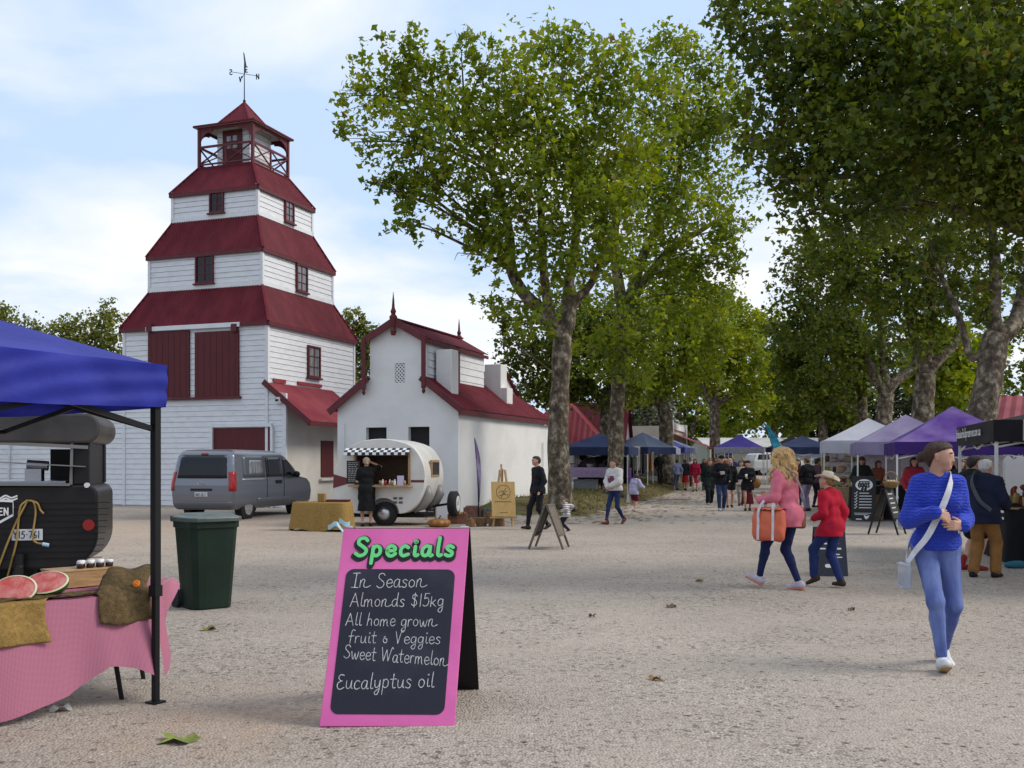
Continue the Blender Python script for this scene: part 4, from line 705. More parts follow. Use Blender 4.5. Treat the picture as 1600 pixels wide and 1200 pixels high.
def tree(name, label, d, trunk, leaders, lobes, n, size, lm, group=None, trilobe=True, droop=0.25, jit=0.5, seed=1, cat='tree', twigs=True, fill=0.35, tw=26, base=None, sides=12, bias=0.0):
    rn = random.Random(seed); rg = np.random.default_rng(seed); k = d / FX
    bx = P(trunk[0][0], trunk[0][1], d) if base is None else Vector(base); bx.z = ghf(bx.x, bx.y) - 0.05
    root = empty(name, bx, 0, label, cat, group); off = -Vector(bx); mb = MB()
    def pt(a, dd=0.0): return P(a[0], a[1], d + dd) + off
    tp = [Vector((0, 0, 0))] + [pt(a) for a in trunk[1:]]; tr = [trunk[0][2] * k] + [a[2] * k for a in trunk[1:]]
    p_, r_ = cr(tp, tr, 5); r_ = [x * (1 + 0.025 * math.sin(i * 1.3 + seed)) for i, x in enumerate(r_)]; r_[0] *= 1.35; r_[1] *= 1.12; mb.tube(p_, r_, sides); nodes = list(zip(p_[len(p_) // 2:], r_[len(p_) // 2:]))
    for li, ld in enumerate(leaders):
        s = ((li * 7 + 2) % 5 - 1) * 0.18; pp = [tp[-1]] + [pt(a, s * i) for i, a in enumerate(ld)]; rr = [ld[0][2] * k * 1.15] + [max(0.02, a[2] * k) for a in ld]; a, b = cr(pp, rr, 4); mb.tube(a, b, 8); nodes += list(zip(a, b))
    cs, rs = [], []
    for q in lobes:
        dd = q[3] if len(q) > 3 else bias + rn.uniform(-1, 1) * jit * max(1.2, q[2] * k * 1.6); c = pt(q, dd); r = q[2] * k; cs.append(c); rs.append(r)
        if twigs:
            cand = [x for x in nodes if x[0].z < c.z - 0.1] or nodes; best = min(cand, key=lambda x: (x[0] - c).length + 0.4 * abs(c.z - x[0].z - 0.6 * (Vector((x[0].x - c.x, x[0].y - c.y, 0)).length))); s = best[0]; v = c - s; l = v.length; r0 = min(best[1] * 0.6, 0.019 * l ** 0.8 + 0.012)
            mid = [s, s + v * 0.35 + Vector((rn.uniform(-.08, .08), rn.uniform(-.08, .08), .08)) * l, s + v * 0.7 + Vector((rn.uniform(-.06, .06), rn.uniform(-.06, .06), .06)) * l, c]; a, b = cr(mid, [r0, r0 * 0.75, r0 * 0.5, r0 * 0.25], 3); mb.tube(a, b, 6)
            for t in range(4):
                v2 = Vector((rn.gauss(0, 1), rn.gauss(0, 1), rn.gauss(0, .8))).normalized() * r * rn.uniform(.7, 1.0); s2 = a[rn.randrange(len(a) // 2, len(a))]; e2 = c + v2; mb.tube([s2, (s2 + e2) / 2 + Vector((0, 0, .1 * r)), e2], [r0 * .35, r0 * .22, 0.006], 4)
    mb.build('trunk', BARK, root, smooth=True)
    V, F = leaves([tuple(c) for c in cs], rs, n, size, droop, trilobe, tw, fill, rg); np_mesh('crown', V, F, LF[lm], root, smooth=False); return root
GA, GB = 'plane trees lining the left side of the avenue', 'plane trees lining the right side of the avenue'
tree('plane_tree', 'tall plane tree with forked mottled trunk at the corner of the white house', 31, [(876, 800, 21), (874, 745, 18), (872, 680, 16.5), (875, 605, 14.5), (878, 550, 15.5), (879, 522, 14)],
     [[(866, 510, 13), (845, 485, 12), (816, 455, 10), (799, 420, 9), (796, 370, 8), (786, 320, 6.5), (762, 255, 5), (722, 195, 3.5)], [(889, 495, 12), (889, 440, 9), (896, 400, 8), (904, 330, 7), (914, 250, 5), (915, 160, 3)], [(893, 478, 8), (922, 445, 6), (938, 412, 5), (950, 370, 3)], [(862, 500, 9), (850, 430, 7), (846, 340, 6), (840, 230, 4)]],
     [(628, 62, 34), (640, 115, 58), (700, 150, 58), (592, 118, 42), (566, 165, 42), (553, 222, 30), (612, 215, 48), (650, 280, 45), (616, 300, 30), (628, 350, 30), (598, 282, 20), (692, 290, 45), (705, 215, 62), (760, 175, 66), (720, 70, 30), (820, 130, 70), (880, 92, 56), (935, 100, 56), (985, 150, 62), (850, 220, 84), (780, 262, 74), (880, 290, 84), (950, 250, 76), (820, 345, 62), (905, 372, 62), (755, 350, 45), (725, 350, 34), (770, 395, 36), (845, 420, 50), (790, 470, 34), (830, 500, 36), (935, 335, 66), (962, 425, 46), (1000, 235, 56), (880, 170, 70), (808, 545, 28), (716, 395, 16), (545, 150, 22), (760, 95, 26)],
     21000, 0.20, 'lit', GA, seed=3, fill=.22, bias=-.7)
tree('plane_tree', 'second plane tree on the left with a slim pale trunk above the navy canopy', 41, [(958, 775, 15), (962, 720, 13), (964, 645, 11.5), (968, 570, 10), (972, 525, 10.5), (975, 492, 10.5)],
     [[(988, 455, 9), (1003, 405, 8), (1030, 350, 6), (1058, 290, 5), (1066, 200, 3)], [(966, 440, 9), (960, 380, 7), (968, 300, 6), (985, 220, 4)], [(1012, 432, 7), (1050, 388, 6), (1092, 362, 4), (1120, 345, 3)]],
     [(1048, 90, 42), (1090, 100, 42), (1118, 160, 48), (1060, 165, 60), (1110, 240, 62), (1040, 235, 62), (1128, 315, 48), (1148, 365, 34), (1150, 415, 26), (1118, 400, 36), (1000, 300, 66), (1068, 340, 62), (1000, 400, 60), (1055, 430, 50), (938, 470, 50), (1000, 500, 55), (925, 545, 44), (1035, 520, 46), (1085, 460, 44), (985, 560, 42), (1020, 330, 60), (1085, 200, 50), (1010, 170, 50), (1130, 120, 26)],
     17500, 0.21, 'lit', GA, seed=5, fill=.22, bias=-.5)
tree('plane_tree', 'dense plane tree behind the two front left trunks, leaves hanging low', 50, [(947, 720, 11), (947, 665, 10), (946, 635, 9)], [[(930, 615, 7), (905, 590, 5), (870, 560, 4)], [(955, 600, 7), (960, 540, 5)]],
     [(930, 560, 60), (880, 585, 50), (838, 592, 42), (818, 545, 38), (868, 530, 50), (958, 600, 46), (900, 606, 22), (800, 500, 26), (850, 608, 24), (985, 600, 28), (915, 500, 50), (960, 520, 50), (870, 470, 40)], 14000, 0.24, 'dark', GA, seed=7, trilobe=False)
tree('plane_tree', 'third plane tree on the left, bright crown above the blue canopies', 57.5, [(1041, 700, 12), (1040, 655, 11), (1030, 622, 10)], [[(1018, 590, 7), (1000, 560, 5), (990, 520, 4)], [(1048, 600, 7), (1068, 570, 5), (1080, 520, 4)], [(1034, 590, 7), (1036, 530, 5), (1045, 470, 3)]],
     [(1040, 490, 52), (1000, 530, 52), (1082, 515, 50), (1062, 570, 46), (1008, 590, 40), (1098, 570, 40), (1092, 478, 40), (1050, 445, 36), (1020, 610, 28), (1110, 530, 36), (1070, 420, 28)], 14000, 0.26, 'far', GA, seed=9, trilobe=False)
tree('plane_tree', 'fourth plane tree on the left near the parapet shop', 75, [(1117, 720, 9), (1117, 660, 8), (1116, 635, 7)], [[(1100, 610, 5), (1092, 570, 4)], [(1125, 600, 5), (1140, 560, 4)], [(1140, 620, 4), (1165, 600, 3)]],
     [(1118, 510, 48), (1150, 550, 48), (1100, 570, 42), (1160, 505, 40), (1140, 600, 40), (1182, 560, 38), (1180, 610, 32), (1090, 610, 30), (1085, 530, 36), (1130, 470, 30)], 12000, 0.30, 'far', GA, seed=11, trilobe=False)
tree('plane_tree', 'far bright plane tree closing the end of the avenue', 106, [(1212, 715, 6), (1210, 680, 5.5), (1212, 655, 5)], [[(1200, 620, 4), (1190, 570, 3)], [(1225, 610, 4), (1235, 580, 3)]],
     [(1190, 540, 40), (1222, 580, 44), (1205, 625, 42), (1170, 640, 34), (1240, 640, 36), (1255, 590, 36), (1170, 590, 40), (1215, 660, 30), (1140, 660, 28), (1260, 660, 28), (1200, 500, 22), (1125, 640, 26)], 14000, 0.42, 'far', None, seed=13, trilobe=False)
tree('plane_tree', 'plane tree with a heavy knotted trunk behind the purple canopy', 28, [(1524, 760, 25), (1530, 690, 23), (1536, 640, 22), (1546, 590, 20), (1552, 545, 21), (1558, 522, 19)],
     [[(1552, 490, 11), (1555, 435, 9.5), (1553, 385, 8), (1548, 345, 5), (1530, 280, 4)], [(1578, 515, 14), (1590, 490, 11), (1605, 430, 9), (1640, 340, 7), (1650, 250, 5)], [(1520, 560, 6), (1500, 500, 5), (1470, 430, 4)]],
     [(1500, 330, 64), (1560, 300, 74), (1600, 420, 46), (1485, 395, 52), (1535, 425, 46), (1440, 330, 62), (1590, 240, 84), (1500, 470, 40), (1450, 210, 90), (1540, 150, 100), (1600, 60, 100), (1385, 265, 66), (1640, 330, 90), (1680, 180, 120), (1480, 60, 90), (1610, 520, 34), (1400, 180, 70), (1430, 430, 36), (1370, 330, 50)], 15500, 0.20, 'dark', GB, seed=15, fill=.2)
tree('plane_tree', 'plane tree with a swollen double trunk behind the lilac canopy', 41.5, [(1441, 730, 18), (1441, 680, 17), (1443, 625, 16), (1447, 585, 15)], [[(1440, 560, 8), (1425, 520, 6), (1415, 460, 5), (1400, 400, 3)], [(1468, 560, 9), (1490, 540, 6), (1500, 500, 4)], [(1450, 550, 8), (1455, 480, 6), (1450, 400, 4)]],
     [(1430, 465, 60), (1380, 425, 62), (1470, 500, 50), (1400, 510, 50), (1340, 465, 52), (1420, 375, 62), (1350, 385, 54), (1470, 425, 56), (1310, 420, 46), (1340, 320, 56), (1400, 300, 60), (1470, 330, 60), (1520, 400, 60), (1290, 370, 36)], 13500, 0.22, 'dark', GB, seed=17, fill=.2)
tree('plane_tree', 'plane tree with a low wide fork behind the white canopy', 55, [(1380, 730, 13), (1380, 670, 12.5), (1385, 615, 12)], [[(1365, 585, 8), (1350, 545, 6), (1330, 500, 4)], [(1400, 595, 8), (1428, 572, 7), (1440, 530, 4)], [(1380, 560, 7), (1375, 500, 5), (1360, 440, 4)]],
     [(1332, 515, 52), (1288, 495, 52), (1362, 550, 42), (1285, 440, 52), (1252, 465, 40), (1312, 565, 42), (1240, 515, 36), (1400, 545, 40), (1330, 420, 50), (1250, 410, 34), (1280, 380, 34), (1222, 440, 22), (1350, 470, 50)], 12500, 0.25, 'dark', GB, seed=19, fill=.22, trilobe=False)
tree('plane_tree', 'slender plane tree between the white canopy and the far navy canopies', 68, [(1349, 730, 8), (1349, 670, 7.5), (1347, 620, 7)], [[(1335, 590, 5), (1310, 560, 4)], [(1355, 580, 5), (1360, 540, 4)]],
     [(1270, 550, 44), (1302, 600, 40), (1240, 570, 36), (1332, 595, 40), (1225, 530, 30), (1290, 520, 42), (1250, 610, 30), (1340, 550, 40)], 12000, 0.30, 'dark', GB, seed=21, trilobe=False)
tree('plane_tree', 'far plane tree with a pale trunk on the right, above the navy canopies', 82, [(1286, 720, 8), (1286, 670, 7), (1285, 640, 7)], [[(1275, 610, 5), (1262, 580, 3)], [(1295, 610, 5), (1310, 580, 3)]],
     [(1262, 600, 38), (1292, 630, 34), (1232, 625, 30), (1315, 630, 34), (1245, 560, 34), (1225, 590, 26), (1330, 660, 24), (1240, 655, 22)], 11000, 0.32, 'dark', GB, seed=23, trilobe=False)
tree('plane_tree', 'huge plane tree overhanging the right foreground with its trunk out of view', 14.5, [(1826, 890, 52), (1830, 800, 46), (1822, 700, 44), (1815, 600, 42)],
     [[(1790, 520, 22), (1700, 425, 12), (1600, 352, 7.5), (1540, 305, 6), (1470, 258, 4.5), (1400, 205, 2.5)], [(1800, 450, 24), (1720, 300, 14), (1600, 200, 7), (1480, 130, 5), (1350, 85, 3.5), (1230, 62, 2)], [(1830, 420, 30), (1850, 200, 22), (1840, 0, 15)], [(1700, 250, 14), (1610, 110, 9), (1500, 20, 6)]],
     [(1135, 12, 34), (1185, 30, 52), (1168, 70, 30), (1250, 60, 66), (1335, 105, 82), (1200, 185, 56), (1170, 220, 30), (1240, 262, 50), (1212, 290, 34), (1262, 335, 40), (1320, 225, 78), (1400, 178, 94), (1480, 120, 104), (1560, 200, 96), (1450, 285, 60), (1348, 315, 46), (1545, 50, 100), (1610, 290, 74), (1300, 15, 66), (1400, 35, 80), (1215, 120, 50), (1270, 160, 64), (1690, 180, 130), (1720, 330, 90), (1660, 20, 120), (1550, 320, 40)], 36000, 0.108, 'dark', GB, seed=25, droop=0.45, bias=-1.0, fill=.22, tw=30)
tree('olive_tree', 'grey green bushy tree behind the red shed roof', 92, [(996, 730, 8), (998, 690, 7)], [[(985, 665, 4), (975, 650, 3)], [(1012, 660, 4), (1022, 640, 3)]], [(988, 640, 28), (1018, 645, 30), (966, 655, 22), (1040, 660, 22), (1000, 620, 24), (1005, 665, 26), (948, 670, 18), (1030, 625, 20), (1055, 672, 14)], 7000, 0.34, 'olive', None, seed=27, trilobe=False)
for i, (lb, lm, px, base, lob, n) in enumerate((('leafy gum tree at the far left behind the blue gazebo', 'gum', 30, 640, [(10, 505, 26), (35, 515, 28), (62, 525, 24), (20, 545, 34), (60, 555, 30), (-20, 520, 30), (85, 548, 24), (40, 590, 40), (-30, 560, 40), (0, 640, 40), (60, 650, 40), (90, 620, 30), (20, 700, 40), (80, 700, 40), (110, 510, 20), (-10, 490, 22)], 12000),
        ('loose gum tree next to the tower with wispy top', 'gum', 140, 640, [(100, 525, 22), (125, 535, 24), (150, 505, 26), (168, 482, 17), (182, 495, 15), (160, 530, 30), (118, 560, 30), (175, 545, 22), (150, 580, 40), (100, 580, 36), (190, 520, 12), (120, 630, 36), (160, 650, 30), (140, 700, 40)], 9500),
        ('small gum tree showing between the tower and the gabled house', 'gum', 560, 640, [(552, 500, 18), (572, 520, 17), (545, 530, 22), (566, 545, 22), (540, 560, 24), (585, 545, 12), (562, 580, 26)], 4000))):
    tree('gum_tree', lb, 62, [(px, 760, 6), (px, base, 5)], [[(px - 8, base - 40, 4), (px - 14, base - 90, 2)], [(px + 10, base - 45, 3), (px + 16, base - 100, 2)]], lob, n, 0.24, lm, 'gum trees behind the tower', seed=30 + i, trilobe=False, droop=0.5, fill=0.5, tw=14)
def far_mass():      # dark evergreens behind the right-hand stalls and beyond the hall: separate trees
    sp = [(1300, 112, [(1290, 640, 34), (1320, 655, 30), (1300, 690, 36), (1270, 680, 28)], 'ever', 'dark evergreen right of the far hall'), (1360, 108, [(1350, 640, 40), (1385, 650, 36), (1360, 690, 40), (1335, 600, 34)], 'ever', 'dark evergreen behind the white canopy'), (1430, 100, [(1420, 620, 44), (1460, 640, 40), (1430, 690, 44), (1400, 590, 40)], 'ever', 'dark evergreen behind the lilac canopy'),
          (1500, 92, [(1490, 600, 50), (1530, 630, 46), (1500, 690, 50), (1460, 560, 50)], 'ever', 'dark evergreen behind the purple canopy'), (1590, 84, [(1580, 560, 60), (1620, 600, 60), (1590, 680, 60), (1560, 500, 60), (1610, 440, 60), (1530, 520, 50)], 'dark', 'broad dark tree behind the red roofed shed'),
          (1140, 116, [(1130, 650, 34), (1100, 660, 34), (1150, 690, 30), (1080, 690, 30), (1120, 610, 30)], 'far', 'bright tree beyond the far hall on the left'), (1075, 112, [(1060, 650, 34), (1085, 620, 36), (1050, 690, 34), (1040, 640, 30), (1095, 680, 30)], 'dark', 'dark tree beyond the parapet shop'),
          (1470, 64, [(1460, 540, 46), (1510, 560, 44), (1480, 600, 40), (1440, 590, 30), (1520, 610, 34)], 'far', 'sunlit tree seen between the right avenue trunks'), (1250, 118, [(1250, 650, 34), (1275, 620, 34), (1235, 690, 30), (1290, 600, 34), (1265, 690, 30)], 'far', 'bright tree beyond the far hall on the right')]
    for i, (px, d, lob, lm, lb) in enumerate(sp):
        tree('tree', lb, d, [(px, 745, 7), (px, 690, 6)], [[(px - 10, 660, 4), (px - 16, 630, 3)], [(px + 12, 655, 4), (px + 18, 625, 3)]], lob, 5000, 0.42, lm, 'trees beyond the avenue', seed=50 + i, trilobe=False, twigs=False)
far_mass()
# ------------------------------------------------------------------ front left: gazebo, table, trailer, bin, board
M['blue_cloth'] = two_sided_cloth('royal_blue_canopy_cloth', (0.022, 0.030, 0.27), (0.036, 0.046, 0.35), 2.0, 0.55, 0.25, 0.7, 3.5)
M['pink_check'] = None
def gingham():
    m = bpy.data.materials.new('pink_gingham'); m.use_nodes = True; nt = m.node_tree; N = nt.nodes; L = nt.links; b = N['Principled BSDF']; b.inputs['Roughness'].default_value = 0.9; b.inputs['Specular IOR Level'].default_value = 0.1
    uv = N.new('ShaderNodeUVMap'); ck = N.new('ShaderNodeMapping'); ck.inputs['Scale'].default_value = (1, 1, 1); L.new(uv.outputs[0], ck.inputs[0]); sp = N.new('ShaderNodeSeparateXYZ'); L.new(ck.outputs[0], sp.inputs[0]); o = []
    for i in (0, 1):
        a = N.new('ShaderNodeMath'); a.operation = 'MULTIPLY'; a.inputs[1].default_value = 130; L.new(sp.outputs[i], a.inputs[0]); f = N.new('ShaderNodeMath'); f.operation = 'FRACT'; L.new(a.outputs[0], f.inputs[0]); g = N.new('ShaderNodeMath'); g.operation = 'GREATER_THAN'; g.inputs[1].default_value = 0.5; L.new(f.outputs[0], g.inputs[0]); o.append(g.outputs[0])
    s = N.new('ShaderNodeMath'); s.operation = 'ADD'; L.new(o[0], s.inputs[0]); L.new(o[1], s.inputs[1]); h = N.new('ShaderNodeMath'); h.operation = 'MULTIPLY'; h.inputs[1].default_value = 0.5; L.new(s.outputs[0], h.inputs[0])
    rp = N.new('ShaderNodeValToRGB'); rp.color_ramp.interpolation = 'CONSTANT'; e = rp.color_ramp.elements; e.new(0.75)
    for q, (p, c) in zip(sorted(e, key=lambda x: x.position), ((0, (0.47, 0.24, 0.30)), (0.25, (0.36, 0.125, 0.19)), (0.75, (0.28, 0.062, 0.125)))): q.position = p; q.color = (*c, 1)
    L.new(h.outputs[0], rp.inputs[0]); L.new(rp.outputs[0], b.inputs['Base Color']); return m
def add_uv(o, fn):
    me = o.data; uv = me.uv_layers.new(name='UVMap')
    for l in me.loops: uv.data[l.index].uv = fn(me.vertices[l.vertex_index].co)
def gazebo(name, label, c, size, rz, ze, zv, za, cloth, legm, group=None, valance=True, post_r=0.018, sag=0.06, trim=None, wr=0.0):
    c = Vector(c); root = empty(name, (c.x, c.y, c.z), rz, label, 'canopy', group); h = size / 2; mb = MB(); z0, z1 = ze - c.z, za - c.z; n = 8
    for k in range(4):
        a = Matrix.Rotation(k * math.pi / 2, 3, 'Z')
        def fn(u, v): w = (1 - v); x = (u - 0.5) * 2 * h * w; y = -h * w; z = z0 + (z1 - z0) * v - sag * math.sin(math.pi * v) * (0.35 + 0.65 * math.sin(math.pi * u)) ; return a @ Vector((x, y, z))
        mb.grid(fn, n, 6)
    roof = mb.build('roof', cloth, root, smooth=True); mb = MB()
    for k in range(4):
        a = Matrix.Rotation(k * math.pi / 2, 3, 'Z')
        def fv(u, v): return a @ Vector(((u - 0.5) * 2 * (h + 0.008), -h - 0.008 - 0.014 * math.sin(u * 19 + k) * v, z0 + 0.01 - (ze - zv) * v - 0.03 * math.sin(math.pi * u) * v)) + a @ Vector((0, -1, 0)) * (wr * math.sin(v * 9 + 3 * math.sin(u * 7 + k)) * math.sin(u * 31 + v * 5))
        mb.grid(fv, 60 if wr else 24, 14 if wr else 4)
    mb.build('valance', cloth if trim is None else trim, root, smooth=True)
    for i in (-1, 1):
        for j in (-1, 1):
            l = MB(); x, y = i * (h - 0.04), j * (h - 0.04); g = ghf(*(Vector((c.x, c.y, 0)) + Matrix.Rotation(rz, 3, 'Z') @ Vector((x, y, 0))).xy) - c.z
            l.box((x, y, (z0 + g) / 2 + 0.35), (post_r * 2.3, post_r * 2.3, z0 - g - 0.7)); l.box((x, y, g + 0.42), (post_r * 1.8, post_r * 1.8, 0.84)); l.box((x, y, g + 0.72), (post_r * 3, post_r * 3, 0.07)); l.box((x, y, g + 0.008), (0.09, 0.09, 0.012)); l.build('leg', legm, root)
    f = MB()
    for k in range(4):
        a = Matrix.Rotation(k * math.pi / 2, 3, 'Z'); q = lambda x, y, z: a @ Vector((x, y, z))
        for s in (0, 1): f.bar(q(-h + .05 + s * (h - .05), -h + .05, z0 - .08), q(0 + s * (h - .05), -h + .05, z0 - .4), 0.02, 0.03); f.bar(q(-h + .05 + s * (h - .05), -h + .07, z0 - .4), q(0 + s * (h - .05), -h + .07, z0 - .08), 0.02, 0.03)
        f.bar(q(-h + .05, -h + .05, z0 - .1), q(0, 0, z1 - .1), 0.02, 0.03)
    f.build('truss', legm, root); return root
def front_left():
    c = Vector((-2.23, 6.58, 0)); d1 = Vector((-0.46, -0.888, 0)); d2 = Vector((-0.888, 0.46, 0)); ctr = c + (d1 + d2) * 1.5
    g = gazebo('gazebo', 'royal blue pop up gazebo with a black leg over the fruit table', ctr, 3.0, math.atan2(d2.y, d2.x), 2.155, 1.885, 2.75, M['blue_cloth'], M['black_metal'], None, post_r=0.020, sag=0.03, wr=0.012)
    # table with cloth
    A = Vector((-2.35, 6.66, 0)); B = Vector((-2.50, 7.5, 0)); d = Vector((-0.70, -0.714, 0)); ht = 0.70
    t = empty('trestle_table', A + d * 1.0, 0, 'folding trestle table with black legs under the pink checked cloth', 'table'); o = -(A + d * 1.0)
    tp = MB(); L_ = 2.4
    tp.hexa([p + o + UP * z for z in (ht - 0.04, ht - 0.006) for p in (A + d * L_, A + d * .03, B + d * .03, B + d * L_)]); tp.build('tabletop', M['white_metal'], t)
    for s in (0.28, 2.1):
        for e, q in ((A + Vector((-.06, .1, 0)), 0.16), (B + Vector((0, -.1, 0)), 0.02)):
            l = MB(); a = e + d * s + o; l.cyl(a + UP * (ht - 0.04), a + d * (-0.13 if s < 1 else 0.13) - Vector((0.02, 0, 0)), 0.016, n=8); l.build('leg', M['black_metal'], t)
    l = MB(); l.cyl(A + d * .3 + o + UP * .3 + Vector((0, .1, 0)), B + d * .3 + o + UP * .3, 0.012, n=6); l.build('brace', M['black_metal'], t)
    M['pink_check'] = gingham()
    cl = MB(); nx, ny = 64, 16
    def top(u, v): p = A + d * (L_ * u) + (B - A) * v; return p + UP * (ht + 0.003 * math.sin(u * 40 + v * 9))
    cl.grid(top, 24, 6); nt = len(cl.v)
    def drop_l(s): return np.interp(s, [0, .15, .3, .55, .93, 1.3, 2.4], [0.54, 0.46, 0.43, 0.58, 0.66, 0.675, 0.68])
    outn = Vector((0.714, -0.70, 0))
    def front(u, v):
        s = L_ * u; f = 0.035 * math.sin(s * 8.5 + 0.6) * v * (0.3 + math.exp(-s * 1.2)) + 0.022 * math.sin(s * 23) * v * math.exp(-s * 2.5); return A + d * s + outn * (0.012 + 0.07 * v + f) + UP * (ht - drop_l(s) * v)
    cl.grid(front, 70, 14)
    def end(u, v):
        q = A + (B - A) * u; dr = 0.50 * (1 - u) + 0.045; ou = Vector((0.9, -0.1, 0)); return q + ou * (0.012 + (0.035 + 0.05 * math.sin(u * 7 + 0.5) * (1 - 0.3 * u)) * v - 0.0 * u * v) + outn * (0.07 * v * (1 - u)) + UP * (ht - dr * v)
    cl.grid(end, 20, 14)
    co = cl.build('tablecloth', M['pink_check'], None, smooth=True); add_uv(co, lambda p: ((p.x * 0.76 + p.y * 0.65) , p.z + (p.x * -0.65 + p.y * 0.76))); tag(co, 'pink checked cloth draped over the trestle table at lower left', 'tablecloth')
    # burlap pieces
    def drape(name, label, s0, s1, fr, dn, m, back=0.25, z=0.012, seed=0):
        b = MB()
        def fn(u, v):
            s = s0 + (s1 - s0) * u; tot = back + dn; a = v * tot; wob_ = 0.012 * math.sin(s * 21 + seed) + 0.008 * math.sin(a * 25 + s * 9 + seed)
            if a < back: p = A + d * s + (B - A).normalized() * (back - a) + UP * (ht + z + 0.4 * abs(wob_))
            else: k = a - back; p = A + d * (s + 0.03 * math.sin(k * 9 + seed)) + outn * (0.028 + z + 0.09 * k + wob_ * 0.8) + UP * (ht + z - k)
            return p
        b.grid(fn, 16, 22); o_ = b.build(name, m, None, smooth=True); s_ = o_.modifiers.new('s', 'SOLIDIFY'); s_.thickness = 0.004; return tag(o_, label, 'cloth')
    drape('burlap_cloth', 'yellowish burlap cloth hanging over the front of the pink tablecloth', 0.66, 1.05, 0, 0.25, M['burlap'], 0.05, seed=1)
    bp = MB()
    def bur(u, v):
        s = 0.02 + 0.33 * u; a = v * 0.62; w_ = 0.012 * math.sin(u * 9 + 2 * v) 
        if a < 0.20: return A + d * (s + .02) + (B - A).normalized() * (0.42 - a) + UP * (ht + 0.135 - 0.03 * math.sin(a * 9) + w_)
        if a < 0.42: return A + d * (s + .01) + (B - A).normalized() * (0.22 - (a - .2)) + UP * (ht + 0.12 - (a - .2) * 0.42 + w_)
        k = a - .42; return A + d * (s + 0.01 * math.sin(k * 14)) + outn * (0.035 + k * .16 + w_) + UP * (ht + 0.03 - k * 0.97 - 0.02 * math.sin(u * 3))
    bp.grid(bur, 16, 24); bo = bp.build('burlap_bag', M['burlap_dark'], None, smooth=True); s_ = bo.modifiers.new('s', 'SOLIDIFY'); s_.thickness = 0.005; tag(bo, 'brown burlap bag slumped over the table corner with an orange flower', 'bag')
    fl = MB(); fc = bur(0.25, 0.60) + outn * 0.012 + UP * 0.012
    for k in range(8): a = k * math.pi / 4; fl.ball(fc + Vector((math.cos(a) * 0.016, math.sin(a) * 0.008, math.sin(a) * 0.014)), (0.011, 0.006, 0.011), 8, 5)
    fl.ball(fc + outn * 0.004, 0.010, 8, 6); tag(fl.build('flower', mat('orange_petal', (0.75, 0.20, 0.01), 0.6), None, True), 'small orange flower pinned to the brown burlap', 'flower')
    rn = MB(); rn.grid(lambda u, v: A + d * (0.28 + 1.2 * u) + (B - A).normalized() * (0.02 + 0.16 * v + 0.012 * math.sin(u * 30)) + UP * (ht + 0.012 + 0.012 * abs(math.sin(u * 17 + v * 5))), 40, 6); ro = rn.build('table_runner', M['burlap_dark'], None, True); s_ = ro.modifiers.new('s', 'SOLIDIFY'); s_.thickness = 0.006; tag(ro, 'crumpled dark burlap runner lying under the watermelons', 'cloth')
    # crate and jars
    n_ = Vector((-0.714, 0.70, 0)); cz = ht + 0.006; mx = Matrix.Rotation(math.atan2(-d.y, -d.x), 3, 'Z')
    cc = P(131, 912, 6.62); cc = A + d * 0.28 + n_ * 0.50 if False else Vector((-2.93, 6.98, 0)); cr_ = MB(); hx, hy, hz = 0.225, 0.12, 0.105
    for s in (-1, 1): cr_.box(cc + mx @ Vector((0, s * hy, 0)) + UP * (cz + hz / 2 + .0), (2 * hx, 0.014, hz), 0, rot=mx); cr_.box(cc + mx @ Vector((s * (hx - .007), 0, 0)) + UP * (cz + hz / 2), (0.014, 2 * hy - 0.016, hz - .002), 0, rot=mx)
    cr_.box(cc + UP * (cz + hz + 0.006), (2 * hx + .01, 2 * hy + .02, 0.012), 0, rot=mx); tag(cr_.build('wooden_box', M['wood'], None, bevel=0.003), 'shallow timber box on the pink table carrying small jars', 'box')
    jr = empty('jar', (0, 0, 0), 0, 'small dark jars with white lids on the timber box', 'jar', 'small jars on the timber box'); first = True; jg = mat('dark_preserve_glass', (0.03, 0.012, 0.01), 0.15)
    for i in range(7):
        r_ = jr if first else copy_tree(jr)
        if first:
            b = MB(); b.lathe([(0.022, 0), (0.025, 0.006), (0.025, 0.028), (0.021, 0.034)], n=14); b.build('glass', jg, jr, True); l = MB(); l.lathe([(0.025, 0.032), (0.026, 0.034), (0.026, 0.046), (0.024, 0.049)], n=14); l.build('lid', M['white_print'], jr, True); first = False
        r_.location = cc + mx @ Vector((-0.03 + 0.033 * i, (0.02 if i % 2 else -0.045), 0)) + UP * (cz + hz + 0.012)
    # watermelons
    rind = mat('watermelon_rind', (0.025, 0.06, 0.02), 0.45, (0.06, 0.11, 0.04), 9, stretch=(1, 5, 1)); flesh = mat('watermelon_flesh', (0.62, 0.10, 0.09), 0.4, (0.72, 0.30, 0.26), 14, bump=0.2, bscale=60); pith = mat('watermelon_pith', (0.68, 0.66, 0.42), 0.5)
    def melon(label, c, a, b, tilt, rz, kind):
        r_ = empty('watermelon_half', c, rz, label, 'watermelon'); T = Matrix.Rotation(tilt, 3, 'X'); s = MB(); nu, nv = 30, 10; vs = []
        def shell(u, v): th = 2 * math.pi * u; ph = math.pi / 2 * v; return T @ Vector((a * math.cos(th) * math.cos(ph), b * math.sin(th) * math.cos(ph), -b * 0.85 * math.sin(ph)))
        s.grid(shell, nu, nv); s.build('rind', rind, r_, True)
        f = MB(); f.add([T @ Vector((a * .93 * math.cos(2 * math.pi * k / 40), b * .93 * math.sin(2 * math.pi * k / 40), 0.004)) for k in range(40)], [tuple(range(40))]); f.build('flesh', flesh, r_)
